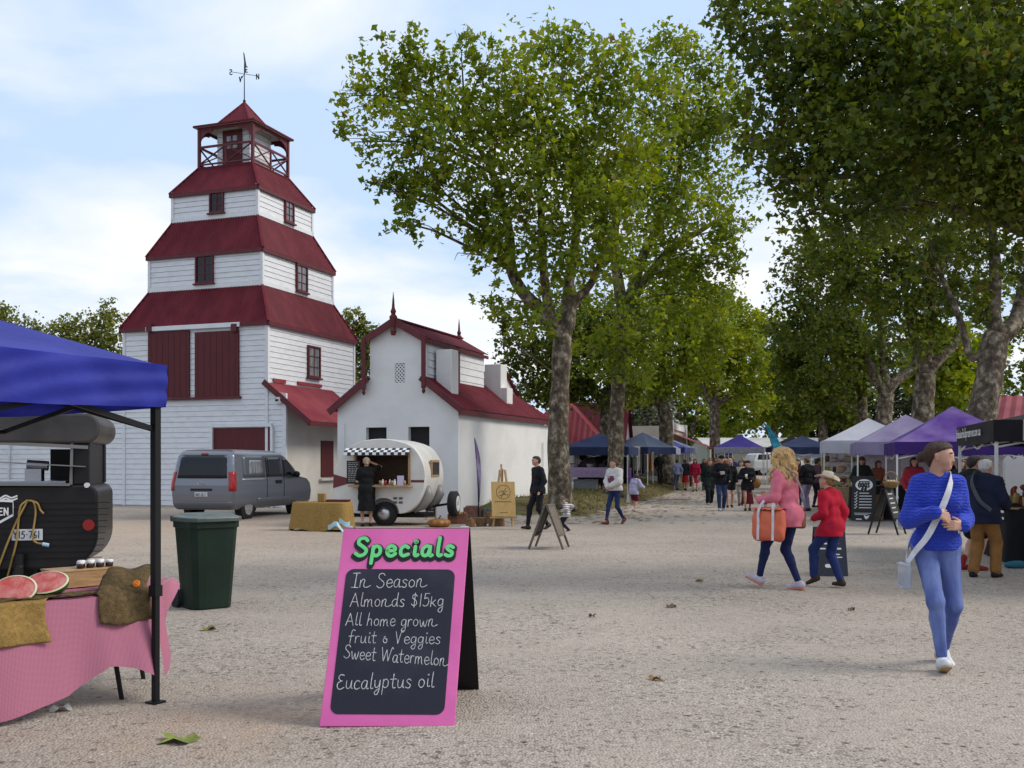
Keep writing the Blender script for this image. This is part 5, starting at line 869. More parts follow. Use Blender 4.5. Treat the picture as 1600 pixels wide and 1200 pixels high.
        q = MB(); q.grid(lambda u, v: T @ Vector((a * (.92 + .085 * v) * math.cos(2 * math.pi * u), b * (.92 + .085 * v) * math.sin(2 * math.pi * u), 0.006 - 0.004 * v)), 40, 2); q.build('pith', pith, r_); return r_
    melon('large cut watermelon half facing up on the pink table, pale flesh', A + d * 0.60 + n_ * 0.17 + UP * (ht + 0.095), 0.145, 0.10, R(38), R(-6), 0)
    melon('cut watermelon piece at the left edge with a red flesh face', A + d * 0.80 + n_ * 0.12 + UP * (ht + 0.075), 0.13, 0.09, R(62), R(4), 1)
    # rope hanging from the gazebo
    M['rope'] = mat('yellow_cord', (0.42, 0.27, 0.06), 0.8)
front_left()
def trailer():
    z = 12.0; k = z / FX; X = lambda px: (px - 800) * k; Z = lambda py: CH + (HY - py) * k
    x1 = X(153); tc_, ts_ = math.cos(R(14)), math.sin(R(14)); lx = lambda px: 1.8 - hit(Vector((x1, z, 0)), Vector((-tc_, -ts_, 0)), px)[0]; root = empty('food_trailer', (x1 - 1.8 * tc_, z - 1.8 * ts_, 0), R(14), 'black food trailer with an open hatch, number plate and a white badge', 'trailer'); 
    blk = mat('black_trailer_paint', (0.009, 0.008, 0.009), 0.35, (0.015, 0.013, 0.013), 2.5, bump=0.12, bscale=3, spec=0.3); rust = mat('scuffed_black_roof', (0.02, 0.018, 0.017), 0.4, (0.05, 0.042, 0.038), 1.6, bump=0.3, bscale=6)
    def rbox(name, x0, x1_, y0, y1, z0, z1, r, m, bot=None):
        sd_ = SDF(0.03); b = MB(); rb = bot or r
        poly = []
        for cx, cz, a0, rr in ((x1_ - r, z1 - r, 0, r), (x0 + r, z1 - r, 90, r), (x0 + rb, z0 + rb, 180, rb), (x1_ - rb, z0 + rb, 270, rb)):
            for q in range(9): a = R(a0 + q * 90 / 8); poly.append((cx + rr * math.cos(a), cz + rr * math.sin(a)))
        b.prism(poly, (0, y0, 0), (1, 0, 0), (0, 0, 1), (0, 1, 0), y1 - y0); return b.build(name, m, root, bevel=0.03, angle=50)
    body = rbox('body', -1.8, lx(153), 0, 1.3, Z(888), Z(757), 0.13, blk, 0.40)
    rf = rbox('roof', -1.85, lx(157), -0.06, 1.35, Z(693), Z(646), 0.16, rust)
    zc, zh = (Z(757) + Z(692)) / 2, Z(692) - Z(757)
    for x, y, wx in (((lx(113) + lx(140)) / 2, 0.06, lx(140) - lx(113)), (lx(-160), 0.06, .2), (lx(128), 1.2, .2), (lx(-160), 1.2, .2)): pl = MB(); pl.box((x, y, zc), (wx, 0.1, zh)); pl.build('pillar', blk, root, bevel=.015)
    pl = MB(); pl.box(((lx(46) + lx(113)) / 2, 1.25, (Z(757) + Z(700)) / 2), (lx(113) - lx(46), 0.04, Z(700) - Z(757))); pl.build('rear_panel', blk, root); pl = MB(); pl.box((lx(136), .65, zc), (.04, 1.1, zh)); pl.build('end_wall', blk, root)
    tr = MB(); tr.bar((lx(-120), -0.03, Z(688)), (lx(138), -0.03, Z(699)), 0.03, 0.04); tr.bar((lx(-120), -0.05, Z(716)), (lx(134), -0.05, Z(729)), 0.14, 0.012); tr.bar((lx(-120), -0.02, Z(755)), (lx(110), -0.02, Z(757)), 0.05, 0.03); tr.bar((lx(111), -0.01, Z(757)), (lx(113), -0.01, Z(692)), 0.03, 0.03); tr.build('hatch_trim', mat('worn_alloy', (0.22, 0.21, 0.20), 0.45, metal=0.5), root)
    st = MB(); st.cyl((lx(28), 0.5, Z(726)), (lx(62), 0.5, Z(728)), 0.06, n=14); st.box((lx(40), 0.5, Z(745)), (0.18, 0.2, 0.18)); st.build('kitchen_gear', M['steel'], root); sh = MB(); sh.box((lx(-20), 0.8, Z(754)), (1.6, 1.2, 0.03)); sh.build('bench', M['steel'], root)
    gr = MB()
    for i in range(10): y = 785 + i * 9.5; gr.box((lx(20), -0.004, Z(y)), (2.1 - 0.02 * i, 0.012, 0.008))
    gr.build('panel_seam', M['black_metal'], root)
    pt = MB(); pt.box((lx(43.5), -0.03, Z(833.5)), (0.325, 0.02, 0.128)); p_ = pt.build('number_plate', mat('number_plate_white', (0.55, 0.57, 0.60), 0.5), root); tx = MB(); letters(tx, 'Y15*761', (lx(43.5) - 0.145, -0.0405, Z(833.5) - 0.04), (1, 0, 0), (0, 0, 1), (0, -1, 0), 0.082, 0.13, 0.12, fit=0.29); tx.build('plate_lettering', M['black_print'], p_)
    bd = MB()
    for a, b in (((-20, 776), (0, 781)), ((0, 781), (21, 782)), ((21, 784), (21, 803)), ((21, 803), (-2, 815)), ((-2, 815), (-26, 803))): bd.bar((lx(a[0]), -0.012, Z(a[1])), (lx(b[0]), -0.012, Z(b[1])), 0.004, 0.026, (0, 0, 1))
    letters(bd, 'KITCH#N'.replace('K', 'N').replace('H', 'N') if False else '#N', (lx(-2), -0.008, Z(803)), (1, 0, 0), (0, 0, 1), (0, -1, 0), 0.078, 0.2, 0.16)
    for a in range(2): ribbon(bd, smooth_line([(0, 0), (.06, .035), (.12, .01), (.18, .03)]), Vector((lx(0), -0.009, Z(778 + 4 * a))), Vector((1, 0, 0)), UP, Vector((0, -1, 0)), 1.0, 0.018, 0.0)
    bd.build('badge', M['white_print'], root)
    lt = MB(); lt.cyl((lx(136), -0.03, Z(758)), (lx(136), 0.02, Z(758)), 0.03, n=12); lt.build('marker_light', M['white_metal'], root); tl = MB(); tl.cyl((lx(139), -0.03, Z(820)), (lx(139), 0.02, Z(820)), 0.065, n=16); tl.build('tail_light', mat('red_lens', (0.25, 0.01, 0.01), 0.2), root)
    
    for y in (.25, 1.3): ax = MB(); ax.cyl((lx(0), y, 0.33), (lx(0), y + .2, 0.33), 0.32, n=24); ax.build('wheel', M['rubber'], root)
    jk = MB(); jk.tube([(lx(33), -0.1, Z(880)), (lx(33), -0.12, 0.35), (lx(22), -0.2, 0.0)], [0.05, 0.045, 0.06], 8); jk.tube([(lx(33), -0.1, 0.5), (lx(33), -0.12, 0.0)], [0.05, 0.04], 8); jk.build('jack_stand', M['black_metal'], root)
    rp = MB(); loop = lambda pts, r=0.011: rp.tube(cr([Vector((lx(a), -0.05 - 0.02 * (i % 2), Z(b))) for i, (a, b) in enumerate(pts)], [r] * len(pts), 6)[0], r, 6)
    loop([(44, 781), (34, 790), (30, 815), (28, 842), (18, 880), (6, 925)]); loop([(44, 782), (32, 805), (24, 820), (12, 850), (0, 880), (-8, 900)]); loop([(42, 781), (54, 783), (57, 800), (53, 835), (57, 845), (70, 848)]); loop([(48, 781), (60, 785), (64, 795), (70, 801)])
    tag(rp.build('power_cord', mat('yellow_cord_', (0.30, 0.19, 0.05), 0.7), None), 'yellow extension cord looped on the black trailer panel', 'cord'); bpy.data.objects['power_cord'].location = root.location; bpy.data.objects['power_cord'].rotation_euler = root.rotation_euler
    pg = MB(); pg.cyl((lx(68), -0.06, Z(848)), (lx(78), -0.06, Z(850)), 0.022, n=10); pg.build('plug', mat('pale_blue_plug', (0.35, 0.5, 0.65), 0.5), bpy.data.objects['power_cord'])
trailer()
def wheelie_bin():
    c = G(322, 950); root = empty('wheelie_bin', (c.x, c.y, 0), R(40), 'dark green wheelie bin with a closed lid standing on the gravel', 'bin'); g = mat('dark_green_bin_plastic', (0.006, 0.016, 0.010), 0.5, (0.010, 0.024, 0.015), 3, bump=0.1, bscale=40, spec=0.25); g2 = mat('weathered_bin_lid', (0.055, 0.075, 0.066), 0.45, (0.09, 0.11, 0.10), 5)
    b = MB(); rings = [(0.0, .205, .20), (0.03, .215, .21), (0.80, .265, .26), (0.86, .27, .265), (0.862, .285, .28), (0.93, .285, .28)]; n = 24
    def rr(hx, hy, z): 
        out = []
        for k in range(n):
            a = 2 * math.pi * (k + .5) / n; c_, s_ = math.cos(a), math.sin(a); q = (abs(c_) ** 6 + abs(s_) ** 6) ** (-1 / 6); out.append(Vector((hx * q * c_, hy * q * s_, z)))
        return out
    vs = []; 
    for z, hx, hy in rings: vs += rr(hx, hy, z)
    b.add(vs, [(i * n + j, i * n + (j + 1) % n, (i + 1) * n + (j + 1) % n, (i + 1) * n + j) for i in range(len(rings) - 1) for j in range(n)] + [tuple(range(n))[::-1]])
    b.build('body', g, root, smooth=False, bevel=0.004)
    l = MB(); vs = []; lr = [(0.93, .30, .30), (0.965, .305, .305), (0.975, .30, .30), (0.99, .25, .25), (1.01, .22, .21), (1.015, .1, .1)]
    for z, hx, hy in lr: vs += [p + Vector((0, -0.01, 0)) for p in rr(hx, hy, z)]
    l.add(vs, [(i * n + j, i * n + (j + 1) % n, (i + 1) * n + (j + 1) % n, (i + 1) * n + j) for i in range(len(lr) - 1) for j in range(n)] + [tuple(range(n))[::-1], tuple((len(lr) - 1) * n + j for j in range(n))]); l.build('lid', g2, root, bevel=0.004)
    h = MB(); h.cyl((-0.22, 0.35, 0.95), (0.22, 0.35, 0.95), 0.018, n=10); 
    for x in (-0.22, 0.22): h.box((x, 0.31, 0.945), (0.05, 0.1, 0.06))
    h.build('handle', g, root)
    for x in (-0.24, 0.24): w = MB(); w.cyl((x - .025, 0.2, 0.10), (x + .025, 0.2, 0.10), 0.10, n=20); w.build('wheel', M['rubber'], root)
wheelie_bin()
def ray_plane(px, py, O, n): dr = Vector(((px - 800) / FX, 1, (HY - py) / FX)); c = Vector((0, 0, CH)); t = (O - c).dot(n) / dr.dot(n); return c + dr * t
def specials_board():
    BL, BR = G(499, 1135), G(710, 1135); d = 6.42; TL, TR = P(537, 826, d), P(733, 826, d); ex = (BR - BL).normalized(); ey = (TL - BL).normalized(); en = ex.cross(ey).normalized()
    if en.y > 0: en = -en
    root = empty('sandwich_board', (BL + BR) / 2, 0, 'pink sandwich board with a chalk list of fruit specials', 'sign'); o = -(BL + BR) / 2
    pink = mat('pink_board_paint', (0.68, 0.13, 0.38), 0.5, (0.55, 0.075, 0.31), 1.6, detail=6, bump=0.12, bscale=12); navy = mat('blackboard_navy', (0.010, 0.011, 0.026), 0.8, (0.045, 0.047, 0.07), 2.2, detail=7, lo=0.45, hi=0.85, bump=0.08, bscale=50)
    f = MB(); th = 0.018; f.hexa([p + o for p in (BL, BR, BR - en * th, BL - en * th, TL, TR, TR - en * th, TL - en * th)]); fp = f.build('front_panel', pink, root, bevel=0.003)
    # writing surface with rounded corners
    c4 = [ray_plane(x, y, BL, en) for x, y in ((515, 1116), (694, 1117), (711.5, 890), (541.5, 889))]; w_ = (c4[1] - c4[0]).length; pts = []; r = 0.05
    u = (c4[1] - c4[0]).normalized(); h1 = (c4[3] - c4[0]); h2 = (c4[2] - c4[1])
    def bil(a, b): p0 = c4[0] + (c4[1] - c4[0]) * a; p1 = c4[3] + (c4[2] - c4[3]) * a; return p0 + (p1 - p0) * b
    ra, rb = r / w_, r / h1.length
    for cx, cy, a0 in ((1 - ra, 1 - rb, 0), (ra, 1 - rb, 90), (ra, rb, 180), (1 - ra, rb, 270)):
        for q in range(8): a = R(a0 + q * 90 / 7); pts.append(bil(cx + ra * math.cos(a), cy + rb * math.sin(a)) + en * 0.002 + o)
    b = MB(); b.add(pts, [tuple(range(len(pts)))]); wp = b.build('blackboard', navy, root)
    k = MB()
    def line(text, x0, y0, x1, y1, cap, wd=0.052, mi=0, mb=k, off=0.0028, slant=0.0, jit=0.25, wob_=0.03, track=0.05):
        p0 = ray_plane(x0, y0, BL, en); p1 = ray_plane(x1, y1, BL, en); t0 = ray_plane(x0, y0 - cap, BL, en); e_ = (p1 - p0); fit = e_.length; e_.normalize(); letters(mb, text, p0 + o, e_, ey, en, (t0 - p0).length, wd, track, off, mi, jit, fit=fit, slant=slant, wob=wob_)
    random.seed(5)
    line('I~ Seaso~', 549, 918.5, 668, 917.5, 22); line('Almo~ds $15kg', 547, 947.5, 695, 947.5, 20.5); line('All home grow~', 540, 977, 684, 979, 19.5); line('fruit & Veggies', 545, 1004, 690, 1006, 19.5); line('Sweet Watermelo~', 537, 1028.5, 701, 1041, 21); line('Eucalyptus oil', 526, 1077, 680, 1073.5, 24)
    k.build('chalk_writing', M['chalk'], wp)
    s = MB(); line('Specials', 553, 873, 716, 873, 28, 0.36, 0, s, 0.0022, jit=0, wob_=0, track=0.17); line('Specials', 556, 870, 717, 870, 28, 0.33, 0, s, 0.0060, jit=0, wob_=0, track=0.17); s.build('heading_outline', M['black_print'], fp)
    s = MB(); line('Specials', 555.5, 869, 715.5, 869, 27.5, 0.195, 0, s, 0.0105, jit=0, wob_=0, track=0.17); s.build('heading', mat('mint_green_paint', (0.13, 0.60, 0.20), 0.5), fp)
    kk = Vector((0.11, 0.96, 0)).normalized(); bk = MB(); q0 = BL + kk * 0.965; q1 = BR + kk * 0.965; bt0 = TL + kk * 0.03; bt1 = TR + kk * 0.03
    q1 = G(748, 1078); q0 = q1 - (BR - BL)
    bk.hexa([p + o for p in (q0, q1, q1 + kk * .015, q0 + kk * .015, bt0, bt1, bt1 + kk * .015, bt0 + kk * .015)]); bk.build('back_panel', M['black_metal'], root)
    hg = MB()
    for p in (TL, TR): pp = p + o + kk * 0.015 + UP * 0.006 + (ex * .03 if p is TL else -ex * .03); hg.cyl(pp - ex * .025, pp + ex * .025, 0.01, n=8)
    hg.build('hinge', M['steel'], root)
    rb_ = MB(); rl = P(530, 821, 6.44)
    for a in (0, 1, 2): rb_.grid(lambda u, v: rl + Vector(((0.07 * u) * (-1 if a == 0 else 1 if a == 1 else .3) - (v - .5) * .025 * (a == 2), -0.012 * math.sin(u * 3) - 0.01 * a, 0.012 * math.sin(u * 5 + a) + (v - .5) * 0.03 + (0.018 if a == 1 else -.025 * u * (a == 2)))), 8, 2)
    tag(rb_.build('ribbon', mat('pale_blue_ribbon', (0.35, 0.52, 0.62), 0.5), None, True), 'pale blue ribbon tied to the top left corner of the pink board', 'ribbon')
specials_board()
# fallen leaves on the gravel
def leaf_litter():
    for i, (px, py, s, c, lb) in enumerate(((280, 1157, 0.12, (0.22, 0.26, 0.05), 'large yellow green leaf lying on the gravel at lower left'), (326, 984, 0.11, (0.16, 0.13, 0.02), 'yellow brown leaf lying near the green bin'), (1025, 1063, 0.07, (0.26, 0.15, 0.05), 'dry tan leaf lying on open gravel right of the pink board'), (1049, 948, 0.10, (0.12, 0.07, 0.03), 'curled brown leaf on the gravel before the pink walkers'), (1092, 910, 0.09, (0.25, 0.20, 0.06), 'flat pale leaf further out on the gravel'), (1330, 955, 0.06, (0.14, 0.08, 0.03), 'small brown leaf behind the woman in blue'), (925, 965, 0.06, (0.15, 0.1, 0.03), 'tiny brown leaf in the middle of the gravel'), (95, 1112, 0.10, (0.45, 0.45, 0.46), 'pale scrap of paper under the fruit table'))):
        p = G(px, py); b = MB(); n = 22; vs = [(0, 0, 0.012)]
        for k in range(n): a = 2 * math.pi * k / n; r = s * (0.75 if i else 1) * (0.62 + 0.38 * abs(math.cos(2.5 * a + i))) * (1 + 0.15 * math.sin(k * 5 + i)); vs.append((r * math.cos(a), r * 0.8 * math.sin(a), 0.012 + 0.018 * math.sin(a * 3 + i) + 0.008))
        b.add([Vector(q) for q in vs], [(0, 1 + k, 1 + (k + 1) % n) for k in range(n)]); o = b.build('fallen_leaf' if i < 7 else 'paper_scrap', mat('dry_leaf', c, 0.8, tuple(x * 0.6 for x in c), 20), None, True); o.location = (p.x, p.y, ghf(p.x, p.y)); o.rotation_euler = (0, 0, i * 1.3); tag(o, lb, 'leaf' if i < 7 else 'paper')
leaf_litter()
# ------------------------------------------------------------------ vehicles
def vehicle(name, label, loc, rz, lv, wheels, wr, paint, wins, extra=None, cat='van', group=None, rc=0.15):
    root = empty(name, loc, rz, label, cat, group); zs = [l[0] for l in lv]
    def I(z, k): return float(np.interp(z, zs, [l[k] for l in lv]))
    n = 11; rings = []
    Z = sorted(set(zs + list(np.linspace(zs[0], zs[-1], 26))))
    for z in Z:
        y0, y1, hw = I(z, 1), I(z, 2), I(z, 3); r = min(rc, hw * .5, (y1 - y0) * .3); pts = []
        for cx, cy, a0 in ((hw - r, y0 + r, 270), (hw - r, y1 - r, 0), (-hw + r, y1 - r, 90), (-hw + r, y0 + r, 180)):
            for q in range(n): a = R(a0 + 90 * q / (n - 1)); pts.append((cx + r * math.cos(a), cy + r * math.sin(a), z))
        # add points along the long sides
        full = []
        for i in range(len(pts)):
            full.append(pts[i]); a, b = pts[i], pts[(i + 1) % len(pts)]
            if math.dist(a, b) > 0.6:
                k = int(math.dist(a, b) / 0.3); k = 12
                for q in range(1, k): full.append(tuple(a[m] + (b[m] - a[m]) * q / k for m in range(3)))
            elif i % n == n - 1:
                for q in range(1, 12 if (i // n) % 2 == 0 else 6): 
                    pass
        rings.append(pts)
    N = len(rings[0]); b = MB(); b.add([p for r in rings for p in r], [(i * N + j, i * N + (j + 1) % N, (i + 1) * N + (j + 1) % N, (i + 1) * N + j) for i in range(len(rings) - 1) for j in range(N)] + [tuple(range(N))[::-1], tuple((len(rings) - 1) * N + j for j in range(N))])
    body = b.build('body', paint, root, smooth=True); 
    try:
        body.data.set_sharp_from_angle(angle=R(38))
    except Exception: pass
    def side(sgn, poly, off, m, nm, par):      # patch on a side: bottom edge (y0,y1,z0), top edge (y2,y3,z1)
        (ya, yb, z0), (yc, yd, z1) = poly; g = MB()
        def fn(u, v): z = z0 + (z1 - z0) * v; ya_ = ya + (yc - ya) * v; yb_ = yb + (yd - yb) * v; return Vector((sgn * (I(z, 3) + off), ya_ + (yb_ - ya_) * u, z))
        g.grid(fn, 6, 6); o = g.build(nm, m, par, True); s = o.modifiers.new('s', 'SOLIDIFY'); s.thickness = 0.012; s.offset = 0; return o
    def end(rear, x0, x1, x2, x3, z0, z1, off, m, nm, par):
        g = MB()
        def fn(u, v): z = z0 + (z1 - z0) * v; a = x0 + (x2 - x0) * v; c = x1 + (x3 - x1) * v; x = a + (c - a) * u; bow = rc * .45 * abs(x / I(z, 3)) ** 8; return Vector((x, (I(z, 1) - off + bow) if rear else (I(z, 2) + off - bow), z))
        g.grid(fn, 12, 6); o = g.build(nm, m, par, True); s = o.modifiers.new('s', 'SOLIDIFY'); s.thickness = 0.012; s.offset = 0; return o
    for sgn in (-1, 1):
        for p in wins: side(sgn, p, 0.006, M['glass'], 'side_window', root)
        for y in wheels:
            a = MB(); hw = I(wr, 3)
            a.cyl((sgn * (hw - 0.2), y, wr + 0.02), (sgn * (hw + 0.012), y, wr + 0.02), wr + 0.075, n=28); a.build('wheel_arch', M['dark'], root)
            w_ = MB(); x1 = sgn * (hw + 0.022); x0 = sgn * (hw - 0.2); w_.tube([(x0, y, wr), (x0 + sgn * .02, y, wr), (x1 - sgn * .03, y, wr), (x1, y, wr)], [wr * .93, wr, wr, wr * .93], 28); wo = w_.build('wheel', M['rubber'], root, True)
            h = MB(); h.cyl((x1 - sgn * .01, y, wr), (x1 + sgn * .008, y, wr), wr * .68, n=24)
            for k in range(7):
                a_ = 2 * math.pi * k / 7; h.bar((x1 + sgn * .012, y + .05 * math.cos(a_), wr + .05 * math.sin(a_)), (x1 + sgn * .012, y + wr * .6 * math.cos(a_), wr + wr * .6 * math.sin(a_)), 0.05, 0.02, (1, 0, 0))
            h.build('rim', M['hub'], wo)
    return root, I, side, end
def cars():
    vp = mat('silver_grey_van_paint', (0.17, 0.18, 0.21), 0.28, metal=0.55, coat=0.5); c = Vector((-8.45, 27.85, 0))
    lv = [(.28, .12, 5.02, .84), (.42, .02, 5.12, .93), (.7, 0, 5.15, .955), (.95, .0, 5.05, .955), (1.08, .02, 4.85, .945), (1.15, .04, 4.35, .93), (1.5, .10, 3.85, .895), (1.75, .16, 3.40, .86), (1.86, .24, 3.15, .81), (1.91, .36, 2.95, .72), (1.935, .6, 2.6, .5)]
    r, I, side, end = vehicle('parked_van', 'silver grey passenger van parked before the tower door', c, R(-13), lv, (0.98, 4.18), 0.33, vp, [((2.02, 3.05, 1.16), (2.05, 2.95, 1.72)), ((3.15, 4.05, 1.16), (3.12, 3.38, 1.70))])
    for s in (-1, 1):
        p = side(s, ((0.62, 1.92, 1.16), (0.68, 1.96, 1.78)), 0.006, mat('van_panel_grey', (0.12, 0.13, 0.15), 0.3, metal=0.4), 'side_panel', r); side(s, ((0.95, 1.75, 1.24), (1.0, 1.78, 1.64)), 0.014, M['glass_pale'], 'panel_window', p)
        side(s, ((0.5, 1.95, 1.085), (0.5, 1.95, 1.12)), 0.012, M['hub'], 'slide_rail', r); side(s, ((2.55, 2.95, .96), (2.55, 2.95, 1.06)), 0.01, M['dark'], 'door_handle', r)
        for y in (2.0, 3.1): side(s, ((y, y + .015, .45), (y, y + .015, 1.7)), 0.003, M['dark'], 'door_gap', r)
        side(s, ((1.4, 3.75, .46), (1.4, 3.75, .56)), 0.012, vp, 'side_trim', r)
        m = MB(); m.ball((s * 1.06, 3.75, 1.22), (.11, .07, .10), 12, 8); m.bar((s * .92, 3.78, 1.15), (s * 1.03, 3.76, 1.2), .05, .04); m.build('wing_mirror', M['black_metal'], r, True)
        l = MB()
        def tl(u, v): z = .80 + .52 * v; return Vector((s * (I(z, 3) + .006 - .14 * (1 - u) ** 2), I(z, 1) + .16 * u ** 1.6 - .012, z))
        l.grid(tl, 8, 8); o = l.build('tail_light', mat('tail_lens', (0.30, 0.008, 0.008), 0.15), r, True); sm = o.modifiers.new('s', 'SOLIDIFY'); sm.thickness = .02; sm.offset = 0
    end(True, -.83, .83, -.77, .77, 1.14, 1.78, .008, M['glass'], 'rear_window', r); end(True, -.32, .32, -.32, .32, .80, .86, .014, M['dark'], 'number_plate_recess', r)
    np_ = end(True, -.19, .19, -.19, .19, .64, .76, .014, mat('van_plate', (.6, .6, .62), .5), 'number_plate', r); t = MB(); letters(t, '1BF-2LW'.replace('B', '6').replace('W', '7').replace('F', '5'), (-.155, I(.7, 1) - .032, .665), (1, 0, 0), UP, (0, -1, 0), .075, .15, .1, fit=.31); t.build('plate_lettering', M['black_print'], np_)
    end(True, -.85, .85, -.88, .88, .30, .50, .02, mat('bumper_grey', (.10, .105, .12), .4), 'bumper', r); end(True, -.1, .1, -.1, .1, 1.79, 1.83, .015, mat('brake_lens', (.25, .01, .01), .2), 'brake_light', r); e = MB(); e.tube([(.10 * math.cos(a), I(1.0, 1) - .012, 1.0 + .05 * math.sin(a)) for a in [k * math.pi / 8 for k in range(17)]], .008, 5); e.bar((-.05, I(1., 1) - .012, .96), (-.02, I(1., 1) - .012, 1.04), .012, .01); e.bar((.05, I(1., 1) - .012, 1.04), (.02, I(1., 1) - .012, .96), .012, .01); e.bar((-.04, I(1., 1) - .012, .995), (.04, I(1., 1) - .012, 1.005), .012, .01); e.build('emblem', M['steel'], r)
    end(False, -.78, .78, -.66, .66, 1.18, 1.78, .006, M['glass'], 'windscreen', r)
    # white four wheel drive, far down the avenue, and a white van behind the left stalls
    lv2 = [(.35, .1, 4.5, .8), (.55, 0, 4.62, .9), (.95, .02, 4.6, .92), (1.08, .03, 4.4, .92), (1.16, .05, 3.3, .9), (1.55, .25, 2.6, .8), (1.72, .5, 2.2, .68), (1.76, .8, 1.9, .5)]
    wp = mat('white_car_paint', (.62, .62, .62), .3, coat=.4)
    p = GD(1168, 78); r2, I2, s2, e2 = vehicle('parked_car', 'white four wheel drive parked beyond the far purple canopy', p, R(-78), lv2, (.9, 3.7), .36, wp, [((.4, 1.4, 1.18), (.55, 1.4, 1.58)), ((1.5, 2.95, 1.18), (1.5, 2.5, 1.58))], cat='car'); e2(False, -.75, .75, -.62, .62, 1.2, 1.6, .006, M['glass'], 'windscreen', r2)
    p = GD(884, 53); r3, I3, s3, e3 = vehicle('delivery_van', 'white van with a dark blue lower side behind the first navy canopy', p, R(-12), [(l[0] * 1.15, *l[1:]) for l in lv], (0.98, 4.18), 0.33, wp, [((3.15, 4.05, 1.4), (3.12, 3.38, 1.95))], group=None)
    for s in (-1, 1): s3(s, ((.3, 3.0, .5), (.3, 3.0, 1.45)), .008, mat('navy_van_panel', (.02, .03, .10), .4), 'side_panel', r3)
    sg = mat('silver_car_paint', (.35, .36, .38), .3, metal=.5)
    p = Vector((12.2, 22.5, 0)); r4, I4, s4, e4 = vehicle('parked_car', 'silver hatchback parked behind the black canopy stall', p, R(-80), lv2, (.9, 3.7), .34, sg, [((.4, 1.4, 1.18), (.55, 1.4, 1.58)), ((1.5, 2.95, 1.18), (1.5, 2.5, 1.58))], cat='car')
    p = GD(1392, 36); r5, I5, s5, e5 = vehicle('parked_car', 'pale sedan glimpsed behind the lilac canopy stall', p, R(-85), lv2, (.9, 3.7), .34, wp, [((.4, 1.4, 1.18), (.55, 1.4, 1.58)), ((1.5, 2.95, 1.18), (1.5, 2.5, 1.58))], cat='car')
cars()
